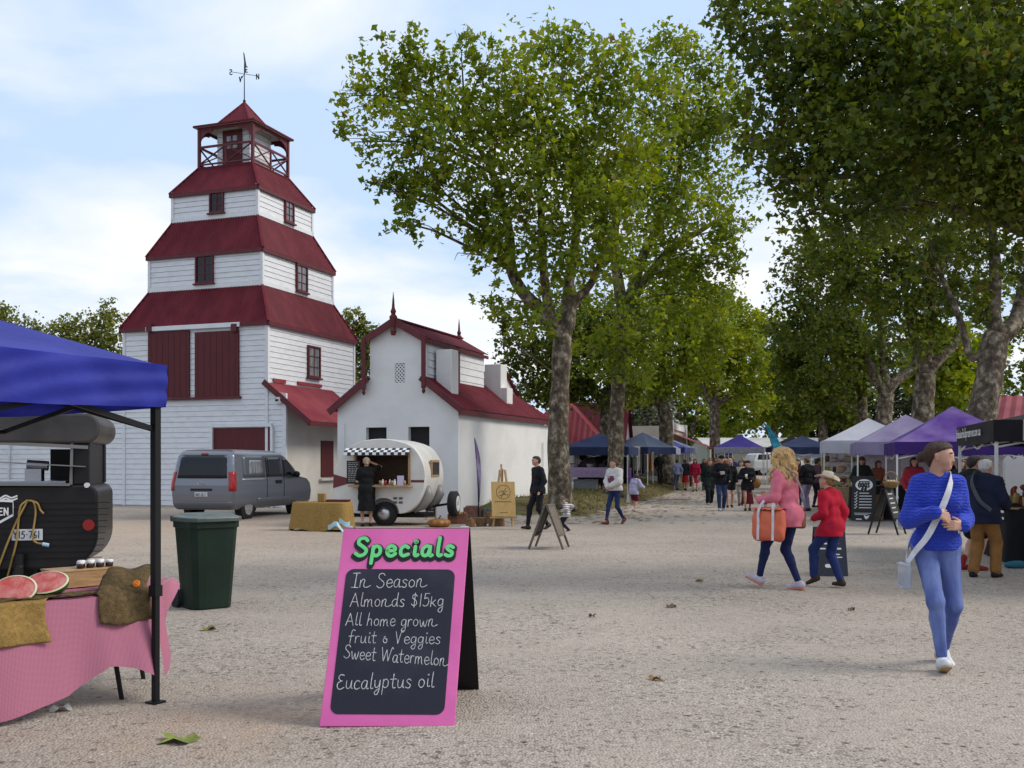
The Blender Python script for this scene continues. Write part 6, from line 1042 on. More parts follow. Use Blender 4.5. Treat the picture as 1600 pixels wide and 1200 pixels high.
# ------------------------------------------------------------------ the caravan cafe
def caravan():
    wp = mat('cream_caravan_paint', (.64, .62, .58), .4, (.56, .54, .50), 2, bump=.06, bscale=4); mar = mat('maroon_stripe', (.12, .012, .018), .45); root = empty('caravan', (-3.25, 25.15, 0), R(-11), 'round white caravan cafe with a chequered awning over its serving hatch', 'caravan')
    prof = smooth_line([(-1.02, .34), (-.4, .30), (.35, .30), (.72, .36), (.98, .58), (1.13, .95), (1.16, 1.3), (1.07, 1.65), (.84, 1.95), (.45, 2.10), (0, 2.15), (-.5, 2.08), (-.9, 1.86), (-1.15, 1.48), (-1.22, 1.08), (-1.19, .62), (-1.02, .34)], 5)[:-1]
    W = 1.75; b = MB(); ins = [(x * .985, .0 + (z - 1.2) * .985 + 1.2) for x, z in prof]; n = len(prof)
    vs = []; 
    for y, pr in ((0, ins), (.035, prof), (W - .035, prof), (W, ins)): vs += [Vector((x, y, z)) for x, z in pr]
    b.add(vs, [(k * n + i, k * n + (i + 1) % n, (k + 1) * n + (i + 1) % n, (k + 1) * n + i) for k in range(3) for i in range(n)] + [tuple(range(n))[::-1], tuple(3 * n + i for i in range(n))])
    body = b.build('body', wp, root); hx0, hx1, hz0, hz1 = -.62, .74, 1.02, 1.80
    ct = MB(); ct.box(((hx0 + hx1) / 2, .35, (hz0 + hz1) / 2), (hx1 - hx0, 1.3, hz1 - hz0)); ct.cyl((.10, -.2, .30), (.10, .3, .30), .40, n=32); carve(body, ct)
    it = MB(); it.box(((hx0 + hx1) / 2, .985, (hz0 + hz1) / 2), (hx1 - hx0 - .01, .02, hz1 - hz0 - .01)); it.build('hatch_interior', M['wood_dark'], root)
    lin = MB(); lin.box((hx0 + .01, .5, (hz0 + hz1) / 2), (.015, .9, hz1 - hz0 - .02)); lin.box((hx1 - .01, .5, (hz0 + hz1) / 2), (.015, .9, hz1 - hz0 - .02)); lin.box(((hx0 + hx1) / 2, .5, hz1 - .012), (hx1 - hx0 - .04, .9, .015)); lin.build('hatch_lining', M['wood_dark'], root)
    fr = MB(); fr.box((hx1 + .02, -.01, (hz0 + hz1) / 2), (.05, .05, hz1 - hz0)); fr.box((hx0 - .02, -.01, (hz0 + hz1) / 2), (.04, .05, hz1 - hz0)); fr.box((.06, -.12, hz0 - .03), (1.55, .34, .035)); fr.build('counter', M['wood'], root)
    aw = MB()
    for i in range(18):
        for j in range(3):
            x0 = -.86 + i * .092; t = .10; y0, z0 = -.02 - .14 * j * .6, 1.92 - .05 * j; y1, z1 = -.02 - .14 * (j + 1) * .6, 1.92 - .05 * (j + 1)
            if j == 2: y1, z1 = y0 - .01, z0 - .07
            aw.quad((x0, y0, z0), (x0 + .092, y0, z0), (x0 + .092, y1, z1 - (.02 if j == 2 and i % 2 else 0)), (x0, y1, z1 - (.02 if j == 2 and i % 2 else 0)), (i + j) % 2)
    aw.build('awning', [M['white_print'], M['black_print']], root)
    s = MB(); s.add([(-1.195, -.006, 1.28), (-1.205, -.006, .93), (-.75, -.006, 1.06), (-.75, -.006, 1.16)], [(0, 1, 2, 3)]); s.add([(.80, -.006, 1.08), (.80, -.006, 1.14), (1.13, -.006, 1.14), (1.13, -.006, 1.08)], [(3, 2, 1, 0)]); s.build('stripe', mar, root)
    mb = MB(); mb.box((-.66, -.04, 1.33), (.34, .02, .56)); bb = mb.build('menu_board', M['black_print'], root); tx = MB()
    for i in range(11):
        x = -.79
        while x < -.56: l = random.uniform(.03, .08); tx.box((x + l / 2, -.052, 1.56 - i * .045), (l, .002, .013)); x += l + .02
    tx.build('menu_text', M['chalk'], bb)
    w_ = MB(); w_.tube([(.10, .02, .30), (.10, .05, .30), (.10, .2, .30), (.10, .22, .30)], [.27, .30, .30, .27], 28); wo = w_.build('wheel', M['rubber'], root, True); h = MB(); h.lathe([(.16, 0), (.17, .01), (.1, .05), (.03, .06)], (.10, .02, .30), 20, M=Matrix.Rotation(R(90), 3, 'X')); h.build('hubcap', M['steel'], wo, True)
    v = MB()
    for i in (0, 1):
        for j in (0, 1):
            for k in range(3): v.box((.40 + i * .14, -.006, .57 + j * .10 + k * .02), (.10, .008, .012))
    v.build('vent', M['black_metal'], root)
    rw = MB(); xr = 1.17; rw.box((xr - .01, .88, 1.42), (.05, .72, .42)); f = rw.build('rear_window', M['wood'], root); g = MB(); g.box((xr + .012, .88, 1.42), (.02, .60, .31)); g.build('pane', M['glass'], f)
    fm_ = mat('grey_fender', (.22, .21, .20), .4)
    for y in (.28, 1.35): sk = MB(); sk.tube([(1.14, y, 1.0), (1.16, y, .78), (1.02, y, .52), (.8, y, .36)], [.06, .13, .12, .05], 10); sk.build('fender', fm_, root, True)
    sp = MB(); sp.tube([(1.44, 1.28, .52), (1.47, 1.28, .52), (1.63, 1.28, .52), (1.66, 1.28, .52)], [.27, .32, .32, .27], 28); so_ = sp.build('spare_wheel', M['rubber'], root, True); h = MB(); h.lathe([(.2, 0), (.2, .02), (.16, .03), (.05, .01)], (1.65, 1.28, .52), 20, M=Matrix.Rotation(R(90), 3, 'Y')); h.build('rim', M['white_metal'], so_); a = MB(); a.bar((1.0, 1.28, .45), (1.46, 1.28, .52), .06, .06); a.bar((-.9, .9, .25), (1.0, .9, .25), .9, .1); a.build('chassis', M['black_metal'], root)
    for i in range(9):
        o = MB(); x = .05 + i * .08; o.lathe([(.025, 0), (.03, .02), (.03, .09), (.014, .12), (.014, .15)] if i % 2 else [(.035, 0), (.04, .1), (.03, .12)], (0, 0, 0), 10); ob = o.build('bottle' if i % 2 else 'cup', [M['wood'], M['white_print'], mat('sauce', (.25, .02, .02), .3), M['steel']][i % 4], None, True); ob.matrix_world = Matrix.Translation(root.location) @ Matrix.Rotation(R(-11), 4, 'Z') @ Matrix.Translation(Vector((x, -.1 - .05 * (i % 3), hz0 - .012))); tag(ob, ['paper cup', 'sauce bottle'][i % 2] + ' among those lined up on the caravan counter', 'bottle' if i % 2 else 'cup', ('bottles' if i % 2 else 'cups') + ' on the caravan counter')
    fl = MB(); fl.box((0, 0, .12), (.16, .02, .24)); o = fl.build('menu_card', mat('pale_lilac_card', (.5, .45, .6), .6), None); o.matrix_world = Matrix.Translation(root.location) @ Matrix.Rotation(R(-11), 4, 'Z') @ Matrix.Translation(Vector((.6, -.22, hz0 - .012))); tag(o, 'pale lilac menu card standing at the end of the caravan counter', 'card')
caravan()
# ------------------------------------------------------------------ things around the caravan
def around_caravan():
    p = G(504, 829); rz = R(-8); root = empty('market_table', (p.x, p.y, 0), rz, 'low table fully covered with tan burlap in front of the caravan hitch', 'table'); b = MB(); hx, hy, h = .66, .36, .66; n = 60; vs = []; st = [(0.0, 1.06), (.2, 1.03), (.45, 1.0), (h - .03, .97), (h, .95)]
    for z, k in st:
        for i in range(n): a = 2 * math.pi * i / n; c_, s_ = math.cos(a), math.sin(a); q = (abs(c_) ** 8 + abs(s_) ** 8) ** (-1 / 8); f = 1 + .035 * math.sin(a * 13 + 1) * (1 - z / h); vs.append(Vector((hx * q * c_ * k * f, hy * q * s_ * k * f, z + (.03 + .03 * math.sin(a * 5) if z == 0 else 0))))
    b.add(vs, [(i * n + j, i * n + (j + 1) % n, (i + 1) * n + (j + 1) % n, (i + 1) * n + j) for i in range(len(st) - 1) for j in range(n)] + [tuple((len(st) - 1) * n + j for j in range(n))]); b.build('burlap_cover', M['burlap'], root, True)
    tw = MB(); tw.box((0, 0, h - .02), (1.1, .55, .03)); tw.build('tabletop', M['wood'], root)
    bx = MB(); c = Vector((p.x, p.y, h)) + Matrix.Rotation(rz, 3, 'Z') @ Vector((.0, -.05, 0)); bx.box(c + UP * .10, (.16, .14, .19), 0, rz); tag(bx.build('honey_box', M['burlap'], None, bevel=.01), 'small tan box on the burlap covered table', 'box')
    tr = MB(); c = Vector((p.x, p.y, h)) + Matrix.Rotation(rz, 3, 'Z') @ Vector((.36, .05, 0)); tr.box(c + UP * .03, (.52, .22, .05), 0, rz); tag(tr.build('tray', M['red_trim'], None, bevel=.01), 'dark red tray on the right end of the burlap table', 'tray')
    # feather flags
    def flag(name, label, base, tip, wmax, m, lean, thick=0.02, straight=False):
        root = empty(name, base, 0, label, 'flag'); t = Vector(tip) - Vector(base); pl = MB(); side = Vector(lean); pts = [t * (k / 10) + side * ((.12 if straight else .03) * math.sin(k / 10 * math.pi)) for k in range(11)]; pl.tube(pts, [.018 - .0012 * k for k in range(11)], 6); pl.build('pole', M['black_metal'], root)
        f = MB(); N_ = 16
        def fn(u, v): k = .2 + .8 * v; q = t * k + side * ((.12 if straight else .03) * math.sin(k * math.pi)); wd = wmax * (math.sin(math.pi * min(1, .04 + .93 * v ** 1.3)) ** .7 if not straight else (1.001 - v) ** .75); return q + side * wd * u + Vector((0, .03 * math.sin(v * 9 + u * 3), 0))
        f.grid(fn, 6, N_); o = f.build('banner', m, root, True); s = o.modifiers.new('s', 'SOLIDIFY'); s.thickness = .004
        bs = MB(); bs.bar((-.4, 0, .03), (.4, 0, .03), .05, .03); bs.bar((0, -.4, .03), (0, .4, .03), .05, .03); bs.build('base', M['steel'], root); return root
    p = GD(748, 28); p.z = ghf(p.x, p.y); flag('feather_flag', 'slim purple feather flag against the white house wall', p, P(741, 684, 28), .11, two_sided_cloth('purple_flag_cloth', (.26, .18, .33), (.42, .34, .48), 4), Vector((1, 0, 0)))
    p = GD(1222, 46); flag('feather_flag', 'bright blue leaning feather flag above the crowd', p, P(1194, 660, 46), .95, two_sided_cloth('cyan_flag_cloth', (.02, .26, .42), (.10, .45, .60), 6), Vector((1, 0, 0)), straight=True)
    # easel with timber sign
    p = G(786, 823); root = empty('easel_sign', (p.x, p.y, ghf(p.x, p.y)), R(4), 'pale timber sign with a round emblem standing on an easel', 'sign'); e = MB()
    for s in (-1, 1): e.bar((s * .24, 0, 0), (s * .06, .22, 1.38), .05, .03)
    e.bar((0, .95, 0), (0, .25, 1.4), .05, .03); e.bar((-.02, .2, 1.0), (-.03, .24, 1.52), .04, .03); e.bar((-.32, -.03, .22), (.32, -.03, .22), .06, .04); e.build('easel', M['wood'], root)
    b = MB(); c4 = [(-.27, -.05, .25), (.31, -.05, .25), (.29, .10, 1.09), (-.29, .10, 1.09)]; c4 = [Vector(q) for q in c4]; nn = (c4[1] - c4[0]).cross(c4[3] - c4[0]).normalized(); b.hexa([c4[0], c4[1], c4[1] - nn * .02, c4[0] - nn * .02, c4[3], c4[2], c4[2] - nn * .02, c4[3] - nn * .02]); bo = b.build('board', mat('pale_pine_board', (.50, .33, .12), .6, (.42, .26, .08), 5, stretch=(8, 1, 1)), root)
    t = MB(); c = (c4[0] + c4[1] + c4[2] + c4[3]) / 4; ex = Vector((1, 0, 0)); ey = (c4[3] - c4[0]); ey.x = 0; ey.normalize(); rb = lambda pts, w=.012: ribbon(t, pts, c, ex, ey, nn, 1, w, .003)
    rb([(.17 * math.cos(a), .17 + .17 * math.sin(a)) for a in [k * math.pi / 16 for k in range(33)]]); 
    for a, b_ in (((-.12, .14), (-.02, .2)), ((-.02, .2), (.02, .12)), ((.02, .12), (.1, .2)), ((-.1, .08), (.12, .1)), ((-.05, .04), (.06, .26))): rb([a, ((a[0] + b_[0]) / 2, (a[1] + b_[1]) / 2 + .02), b_], .014)
    for i in range(9): x = -.2 + i * .045; rb([(x, -.05), (x + .01, -.09), (x + .025, -.06)], .012)
    rb([(-.1, -.34), (.1, -.335)], .012); t.build('sign_lettering', mat('burnt_brown', (.09, .04, .015), .7), bo)
    # small goods on the ground by the caravan
    stump = mat('cut_log', (.20, .11, .045), .8, (.12, .06, .025), 12)
    for i, (px, py, r, h) in enumerate(((776, 822, .20, .26), (752, 822, .13, .22), (735, 823, .11, .2), (764, 818, .09, .3), (744, 818, .12, .16))):
        p = G(px, py); o = MB(); o.lathe([(r * .97, 0), (r, .02), (r * .95, h - .02), (r * .9, h)], n=18); ob = o.build('log_round', stump, None); ob.location = (p.x, p.y, ghf(p.x, p.y)); tag(ob, ['broad log round under the easel sign', 'short log stump beside the easel', 'small log stump left of the easel', 'tall thin log standing behind the stumps', 'flat log slice by the purple flag'][i], 'log')
    for i, (px, py, w_, h, c) in enumerate(((715, 818, .5, .25, (.12, .05, .03)), (738, 812, .45, .3, (.10, .045, .03)), (760, 812, .3, .22, (.03, .04, .035)))):
        p = G(px, py); o = MB(); rz = .2 * i; 
        for s in (-1, 1): o.box((0, s * .14, h / 2), (w_, .02, h)); o.box((s * (w_ / 2 - .01), 0, h / 2), (.02, .26, h - .01))
        o.box((0, 0, .02), (w_ - .04, .25, .02))
        for k in range(5): o.ball((-w_ / 2 + .08 + k * (w_ - .16) / 4, .02 * (k % 3 - 1), h), (.06, .07, .06), 8, 6)
        ob = o.build('crate', mat('stained_crate', c, .8, tuple(x * 1.8 for x in c), 8), None); ob.location = (p.x, p.y, ghf(p.x, p.y)); ob.rotation_euler = (0, 0, rz); tag(ob, ['brown crate of goods nearest the caravan spare wheel', 'brown crate of goods under the purple flag', 'dark green crate of goods next to the easel'][i], 'crate')
    for i, (px, py, r, c) in enumerate(((686, 823, .27, (.26, .10, .015)), (712, 818, .16, (.42, .26, .03)))):
        p = G(px, py); st_ = empty('wooden_stool' if i else 'pumpkin', (p.x, p.y, ghf(p.x, p.y)), 0, 'small yellow topped stool beside the crates' if i else 'flat orange pumpkin on the ground before the chalkboard', 'stool' if i else 'pumpkin'); o = MB()
        if i:
            o.lathe([(r, .26), (r, .30), (r * .6, .31)], n=18); o.build('seat', mat('ochre_seat', c, .6), st_)
            for k in range(3): l = MB(); a = k * 2.1; l.cyl((r * .8 * math.cos(a), r * .8 * math.sin(a), 0), (r * .5 * math.cos(a), r * .5 * math.sin(a), .27), .02, n=6); l.build('leg', M['wood'], st_)
        else:
            o.grid(lambda u, v: Vector(((r * (.5 + .5 * math.sin(math.pi * v)) * (1 + .06 * math.cos(18 * math.pi * u))) * math.cos(2 * math.pi * u), (r * (.5 + .5 * math.sin(math.pi * v)) * (1 + .06 * math.cos(18 * math.pi * u))) * math.sin(2 * math.pi * u), .1 - .1 * math.cos(math.pi * v))), 54, 10); o.build('flesh', mat('pumpkin_skin', c, .5), st_, True); s = MB(); s.tube([(0, 0, .18), (.02, 0, .25), (.05, 0, .28)], [.03, .02, .02], 6); s.build('stalk', M['wood_grey'], st_)
    p = G(673, 812); root = empty('chalkboard', (p.x, p.y, 0), 0, 'small framed chalkboard standing on the ground by the caravan wheel', 'sign'); f = MB(); c = .15
    for a in ((-.14, 0), (.14, 0)): f.bar((a[0], 0, 0), (a[0], .06, .44), .03, .03, (0, -1, 0))
    f.bar((-.14, .06, .44), (.14, .06, .44), .03, .03); f.bar((-.14, .01, .07), (.14, .01, .07), .03, .03); f.build('frame', M['wood'], root); b = MB(); b.hexa([Vector(q) for q in ((-.13, -.004, .07), (.13, -.004, .07), (.13, .01, .07), (-.13, .01, .07), (-.13, .05, .43), (.13, .05, .43), (.13, .064, .43), (-.13, .064, .43))]); bo = b.build('board', M['black_print'], root); t = MB()
    for k in range(4): t.box((-.01 * (k % 2), .034 - .010 * k - .012, .36 - k * .07), (.16 - .03 * (k % 2), .004, .018))
    t.build('chalk_writing', M['chalk'], bo)
    # wooden A sign in the middle
    p = G(858, 856); root = empty('sandwich_board', (p.x, p.y, 0), R(76), 'weathered timber sandwich board seen edge on in the open gravel', 'sign')
    for s in (-1, 1):
        f = MB(); pn = lambda x, t: Vector((x, s * (.30 * (1 - t) + .015), .80 * t))
        for x in (-.28, .28): f.bar(pn(x, 0), pn(x, 1), .05, .035, (0, 1, 0))
        f.bar(pn(-.28, .97), pn(.28, .97), .05, .035); f.bar(pn(-.28, .3), pn(.28, .3), .05, .035); fo = f.build('frame', M['wood_grey'], root); b = MB(); b.hexa([pn(-.26, .3), pn(.26, .3), pn(.26, .3) + Vector((0, s * .012, 0)), pn(-.26, .3) + Vector((0, s * .012, 0)), pn(-.26, .97), pn(.26, .97), pn(.26, .97) + Vector((0, s * .012, 0)), pn(-.26, .97) + Vector((0, s * .012, 0))]); b.build('board', M['wood_grey'] if s < 0 else M['black_print'], root)
around_caravan()
# ------------------------------------------------------------------ market canopies
def canopies():
    RZ = -math.atan(.27); purple = two_sided_cloth('purple_canopy_cloth', (.085, .028, .24), (.26, .18, .42), 1.1, .45, .25, .3, 2.5); lil = two_sided_cloth('lilac_canopy_cloth', (.25, .20, .36), (.36, .31, .45), 1.5, .55, .25, .2, 3); wht = two_sided_cloth('white_canopy_cloth', (.62, .62, .68), (.52, .52, .60), 2, .6, .3, .2, 3); nav = two_sided_cloth('navy_canopy_cloth', (.022, .032, .085), (.035, .05, .12), 2, .6, .2, .2, 3); slate = two_sided_cloth('slate_blue_canopy_cloth', (.13, .16, .24), (.17, .20, .28), 2, .6, .2, .2, 3); lav = two_sided_cloth('lavender_canopy_cloth', (.28, .29, .42), (.34, .34, .46), 2, .6, .2, .2, 3); blu = two_sided_cloth('mid_blue_canopy_cloth', (.05, .06, .22), (.08, .09, .28), 2, .6, .2, .2, 3); dpu = two_sided_cloth('deep_purple_valance', (.04, .012, .13), (.05, .02, .16), 2, .6, .15, .2, 3); blk = two_sided_cloth('black_canopy_cloth', (.010, .009, .012), (.015, .013, .018), 2, .6, .05, .2, 3)
    gr = 'market canopies along the avenue'
    def cz(x, y): return Vector((x, y, ghf(x, y)))
    gazebo('market_canopy', 'glossy purple canopy with a dark valance beside the blue jumper woman', cz(11.2, 26.05), 3.0, RZ, 2.06, 1.76, 3.0, purple, M['white_metal'], gr, trim=dpu)
    gazebo('market_canopy', 'lilac grey canopy between the purple and white ones', cz(11.84, 30.8), 3.0, RZ, 2.16, 1.80, 3.02, lil, M['white_metal'], gr); gazebo('market_canopy', 'white canopy with a pale lilac valance on the right row', cz(11.9, 34.2), 3.0, RZ, 2.28, 1.88, 3.06, wht, M['white_metal'], gr)
    gazebo('market_canopy', 'navy canopy left of the white canopy on the right row', cz(14.6, 51.5), 3.0, RZ, 2.35, 2.05, 2.95, nav, M['white_metal'], gr); gazebo('market_canopy', 'small black canopy in front of the far hall', cz(17.2, 63), 3.0, RZ, 2.5, 2.25, 3.25, blk, M['white_metal'], gr); gazebo('market_canopy', 'pale lavender canopy tucked behind the navy one on the right', cz(16.2, 56), 3.0, RZ, 2.2, 1.95, 2.75, lav, M['white_metal'], gr)
    gazebo('market_canopy', 'purple blue canopy with a pale scalloped valance in front of the far hall', cz(14.9, 67), 3.1, RZ, 2.6, 2.25, 3.45, two_sided_cloth('violet_canopy_cloth', (.07, .05, .26), (.10, .07, .32), 2), M['white_metal'], gr, trim=two_sided_cloth('pale_scallop', (.3, .28, .4), (.5, .5, .55), 12))
    gazebo('market_canopy', 'navy canopy nearest on the left, partly behind a tree trunk', cz(3.9, 45.5), 3.0, RZ, 2.25, 1.92, 2.9, nav, M['white_metal'], gr); gazebo('market_canopy', 'slate blue canopy over the clothes racks on the left', cz(6.95, 54.5), 2.5, RZ - .5, 2.40, 2.05, 3.22, slate, M['white_metal'], gr, trim=nav)
    gazebo('market_canopy', 'lavender canopy second behind the slate one on the left', cz(8.2, 60), 3, RZ, 2.45, 2.1, 3.2, lav, M['white_metal'], gr); gazebo('market_canopy', 'mid blue canopy third in line behind the slate one', cz(9.6, 65), 3, RZ, 2.55, 2.2, 3.3, blu, M['white_metal'], gr); gazebo('market_canopy', 'pale canopy last in line on the left before the parapet shop', cz(11.0, 70), 3, RZ, 2.6, 2.3, 3.2, lav, M['white_metal'], gr)
    # black stall at the right edge: front fascia with lettering, side curtain, table
    g = gazebo('stall_canopy', 'black canopy with white web address lettering at the right edge', Vector((9.45, 16.75, 0)), 3.5, RZ, 2.19, 1.86, 2.60, blk, M['white_metal'], None, trim=blk, post_r=.02)
    h = 1.75; t = MB(); letters(t, 'thebakefieldpreserves.com.au', (-h + .15, -h - .035, 2.0), (1, 0, 0), UP, (0, -1, 0), .15, .14, .10, fit=2.45); RR = Matrix.Rotation(-math.pi / 2, 3, 'Z'); tt = MB(); tt.add([RR @ Vector(p) for p in t.v], t.f); tt.build('lettering', M['white_print'], g)
    gazebo('stall_canopy', 'pale cream canopy cut by the right edge of the view', Vector((8.45, 12.95, 0)), 3.0, RZ, 2.16, 1.86, 2.85, two_sided_cloth('cream_canopy_cloth', (.5, .42, .38), (.55, .48, .44), 2), M['white_metal'])
    return g
canopies()
# ------------------------------------------------------------------ people
_MC = {}
def cmat(name, c, rough=0.85, bump=0.25, bs=18, c2=None, sc=12):
    k = (name, tuple(c))
    if k not in _MC: _MC[k] = mat(name, c, rough, c2 or tuple(x * 0.78 for x in c), sc, bump=bump, bscale=bs, spec=0.2)
    return _MC[k]
def skin(t=0): return cmat('skin', [(0.58, 0.33, 0.235), (0.46, 0.25, 0.17), (0.62, 0.38, 0.28)][t], 0.5, 0.05, 60, sc=6)
def knit_mat(c):
    m = bpy.data.materials.new('cable_knit_wool'); m.use_nodes = True; nt = m.node_tree; N = nt.nodes; L = nt.links; b = N['Principled BSDF']; b.inputs['Roughness'].default_value = 0.95; b.inputs['Specular IOR Level'].default_value = 0.1; b.inputs['Sheen Weight'].default_value = 0.4; b.inputs['Sheen Tint'].default_value = (0.3, 0.35, 0.9, 1)
    tc = N.new('ShaderNodeTexCoord'); mp = N.new('ShaderNodeMapping'); mp.inputs['Scale'].default_value = (1, 1, 1.5); L.new(tc.outputs['Object'], mp.inputs[0]); w1 = N.new('ShaderNodeTexWave'); w1.wave_type = 'BANDS'; w1.bands_direction = 'Z'; w1.inputs['Scale'].default_value = 9; w1.inputs['Distortion'].default_value = 5; w1.inputs['Detail'].default_value = 2; w1.inputs['Detail Scale'].default_value = 3; L.new(mp.outputs[0], w1.inputs['Vector'])
    v = N.new('ShaderNodeTexVoronoi'); v.inputs['Scale'].default_value = 32; L.new(mp.outputs[0], v.inputs['Vector']); a = N.new('ShaderNodeMath'); a.operation = 'MULTIPLY_ADD'; a.inputs[1].default_value = -0.7; L.new(v.outputs['Distance'], a.inputs[0]); L.new(w1.outputs['Fac'], a.inputs[2])
    bp = N.new('ShaderNodeBump'); bp.inputs['Strength'].default_value = 1.0; bp.inputs['Distance'].default_value = 0.008; L.new(a.outputs[0], bp.inputs['Height']); L.new(bp.outputs[0], b.inputs['Normal'])
    rp = N.new('ShaderNodeValToRGB'); rp.color_ramp.elements[0].color = (*[x * .95 for x in c], 1); rp.color_ramp.elements[1].color = (*[min(1, x * 1.12) for x in c], 1); L.new(v.outputs['Distance'], rp.inputs[0]); L.new(rp.outputs[0], b.inputs['Base Color']); return m
def denim_mat(c0, c1):
    m = mat('washed_denim', c0, 0.85, c1, 5, detail=8, lo=.38, hi=.62, bump=.35, bscale=22, stretch=(1.6, 1.6, .5), spec=.2); return m
def ik(a, b, l1, l2, pole):
    a, b = np.array(a, float), np.array(b, float); v = b - a; d = min(np.linalg.norm(v), (l1 + l2) * .998); u = v / (np.linalg.norm(v) + 1e-9); b = a + u * d; x = (l1 * l1 - l2 * l2 + d * d) / (2 * d); h = math.sqrt(max(l1 * l1 - x * x, 1e-6)); p = np.array(pole, float); p = p - u * (p @ u); p /= np.linalg.norm(p) + 1e-9; return a + u * x + p * h, b
def wrinkle(X, Y, Z, amp, f): return amp * (np.sin(f * (.9 * X + .5 * Z) + 2 * np.sin(f * .35 * Z + 1)) * np.sin(f * (.6 * Y - .45 * Z) + 1.7 * np.sin(f * .3 * X)) + .4 * np.sin(f * 1.7 * (X - .6 * Y + .35 * Z) + 2 * np.sin(f * .4 * (Z - X))))
def person(label, loc, heading, H=1.68, pose=None, look=None, res=0.02, group=None, cat='person'):
    ps = dict(pel=(0, 0, .93), lean=.02, anL=(-.085, -.12, .09), anR=(.085, .16, .085), pitL=18, pitR=-8, wrL=None, wrR=None, elL=(-.5, -1, -.2), elR=(.5, -1, -.2), yaw=0, tilt=0, sw=.165, twist=0); ps.update(pose or {})
    lk = dict(sk=0, top=(.05, .05, .06), sleeve=1.0, hem=.86, loose=.014, bottom='trousers', bcol=(.03, .04, .09), bloose=.010, shoes=(.03, .02, .02), hair='short', hcol=(.035, .02, .012), fem=False, girth=1.0, topm=None, botm=None, shm=None, topname='top', fine=False, skirt=None, coat=0, hat=None); lk.update(look or {})
    s = H / 1.70; root = empty('person', loc, R(heading), label, cat, group); g = lk['girth']; SK = skin(lk['sk'])
    pel = np.array(ps['pel'], float); neck = pel + np.array((0, ps['lean'], .545)); tw = R(ps['twist']); rx = np.array((math.cos(tw), math.sin(tw), 0)); Hd = neck + np.array((0, .035 + .3 * ps['lean'], .145))
    hip = {k: pel + np.array((sg * .085, 0, -.03)) for k, sg in (('L', -1), ('R', 1))}; sh = {k: neck + rx * (sg * ps['sw']) + np.array((0, -.005, -.065)) for k, sg in (('L', -1), ('R', 1))}
    kn, an, el, wr = {}, {}, {}, {}
    for k in 'LR':
        kn[k], an[k] = ik(hip[k], ps['an' + k], .425, .43, (0.12 * (-1 if k == 'L' else 1), 1, 0.15)); w0 = ps['wr' + k]
        if w0 is None: sg = -1 if k == 'L' else 1; fw = -.10 if k == 'L' else .14; w0 = sh[k] + np.array((sg * .075, fw * (1 if ps['anR'][1] < ps['anL'][1] else -1) + .03, -.50))
        el[k], wr[k] = ik(sh[k], w0, .285, .255, ps['el' + k])
    def lerp(a, b, t): return a + (b - a) * t
    X1 = np.array((1.0, 0, 0)); tor = []
    def seg(c, hw, r, ax=X1): tor.append((c - ax * hw, c + ax * hw, r, r, .05))
    seg(neck - np.array((0, .0, .065)), .10, .058, rx); seg(lerp(pel, neck, .68), .072, .102 * (g * .5 + .5), lerp(X1, rx, .7)); seg(lerp(pel, neck, .36), .050, .090 * g, X1); seg(pel + np.array((0, -.012, .03)), .070, .104 * g)
    tor.append((lerp(pel, neck, .36), lerp(pel, neck, .36), .10 * g, .10 * g, .05))
    if lk['fem']:
        for sg in (-1, 1): c = lerp(pel, neck, .62) + rx * (sg * .065) + np.array((0, .065, 0)); tor.append((c, c, .058, .058, .04))
        tor.append((pel + np.array((-.05, -.055, -.02)), pel + np.array((.05, -.055, -.02)), .085, .085, .05))
    arms = {k: [(sh[k], el[k], .052, .041, .03), (el[k], wr[k], .040, .027, .02)] for k in 'LR'}
    tb, lb = .94, (.86 if lk['bottom'] == 'trousers' else 1.0); legs = {k: [(hip[k], kn[k], .084 * (.5 + .5 * g), .054, .04), (kn[k], an[k], .053, .034, .03), (lerp(kn[k], an[k], .28) + np.array((0, -.018, 0)), lerp(kn[k], an[k], .4) + np.array((0, -.015, 0)), .047, .04, .03)] for k in 'LR'}
    yw, tl = R(ps['yaw']), R(ps['tilt']); RM = np.array(Matrix.Rotation(yw, 3, 'Z') @ Matrix.Rotation(-tl, 3, 'X'))
    hp = lambda x, y, z: Hd + RM @ np.array((x, y, z), float)
    head = [(hp(0, -.022, .022), hp(0, .012, .026), .083, .080, .02), (hp(0, .03, -.02), hp(0, .05, -.062), .066, .042, .035), (hp(0, .055, -.078), hp(0, .062, -.082), .026, .022, .02), (hp(0, .084, .012), hp(0, .098, -.024), .008, .0125, .012), (hp(-.02, .07, .02), hp(.02, .07, .02), .022, .022, .02), (neck - np.array((0, .012, .04)), hp(0, -.018, -.05), .056, .05, .03)]
    for sg in (-1, 1): head.append((hp(sg * .083, -.010, .014), hp(sg * .081, -.004, -.024), .017, .011, .006)); head.append((hp(sg * .035, .05, -.03), hp(sg * .03, .052, -.035), .032, .03, .02))
    fd, toe = {}, {}
    for k in 'LR':
        pt = R(ps['pit' + k]); yw_ = R(8) * (1 if k == 'L' else -1); fd[k] = np.array((-math.sin(yw_) * math.cos(pt), math.cos(yw_) * math.cos(pt), -math.sin(pt))); up = np.array((0, math.sin(pt), math.cos(pt))); toe[k] = (an[k] - up * .052 - fd[k] * .045, an[k] - up * .060 + fd[k] * .135, up)
    # body: one continuous surface
    b = SDF(res * (1 if not lk['fine'] else .8))
    for q in head: b.cap(*q)
    for q in tor + sum(arms.values(), []): b.cap(q[0], q[1], q[2] * tb, q[3] * tb, q[4])
    for q in sum(legs.values(), []): b.cap(q[0], q[1], q[2] * lb, q[3] * lb, q[4])
    for k in 'LR': b.cap(toe[k][0], toe[k][1], .033, .027, .02); b.cap(an[k], toe[k][0], .034, .03, .02)
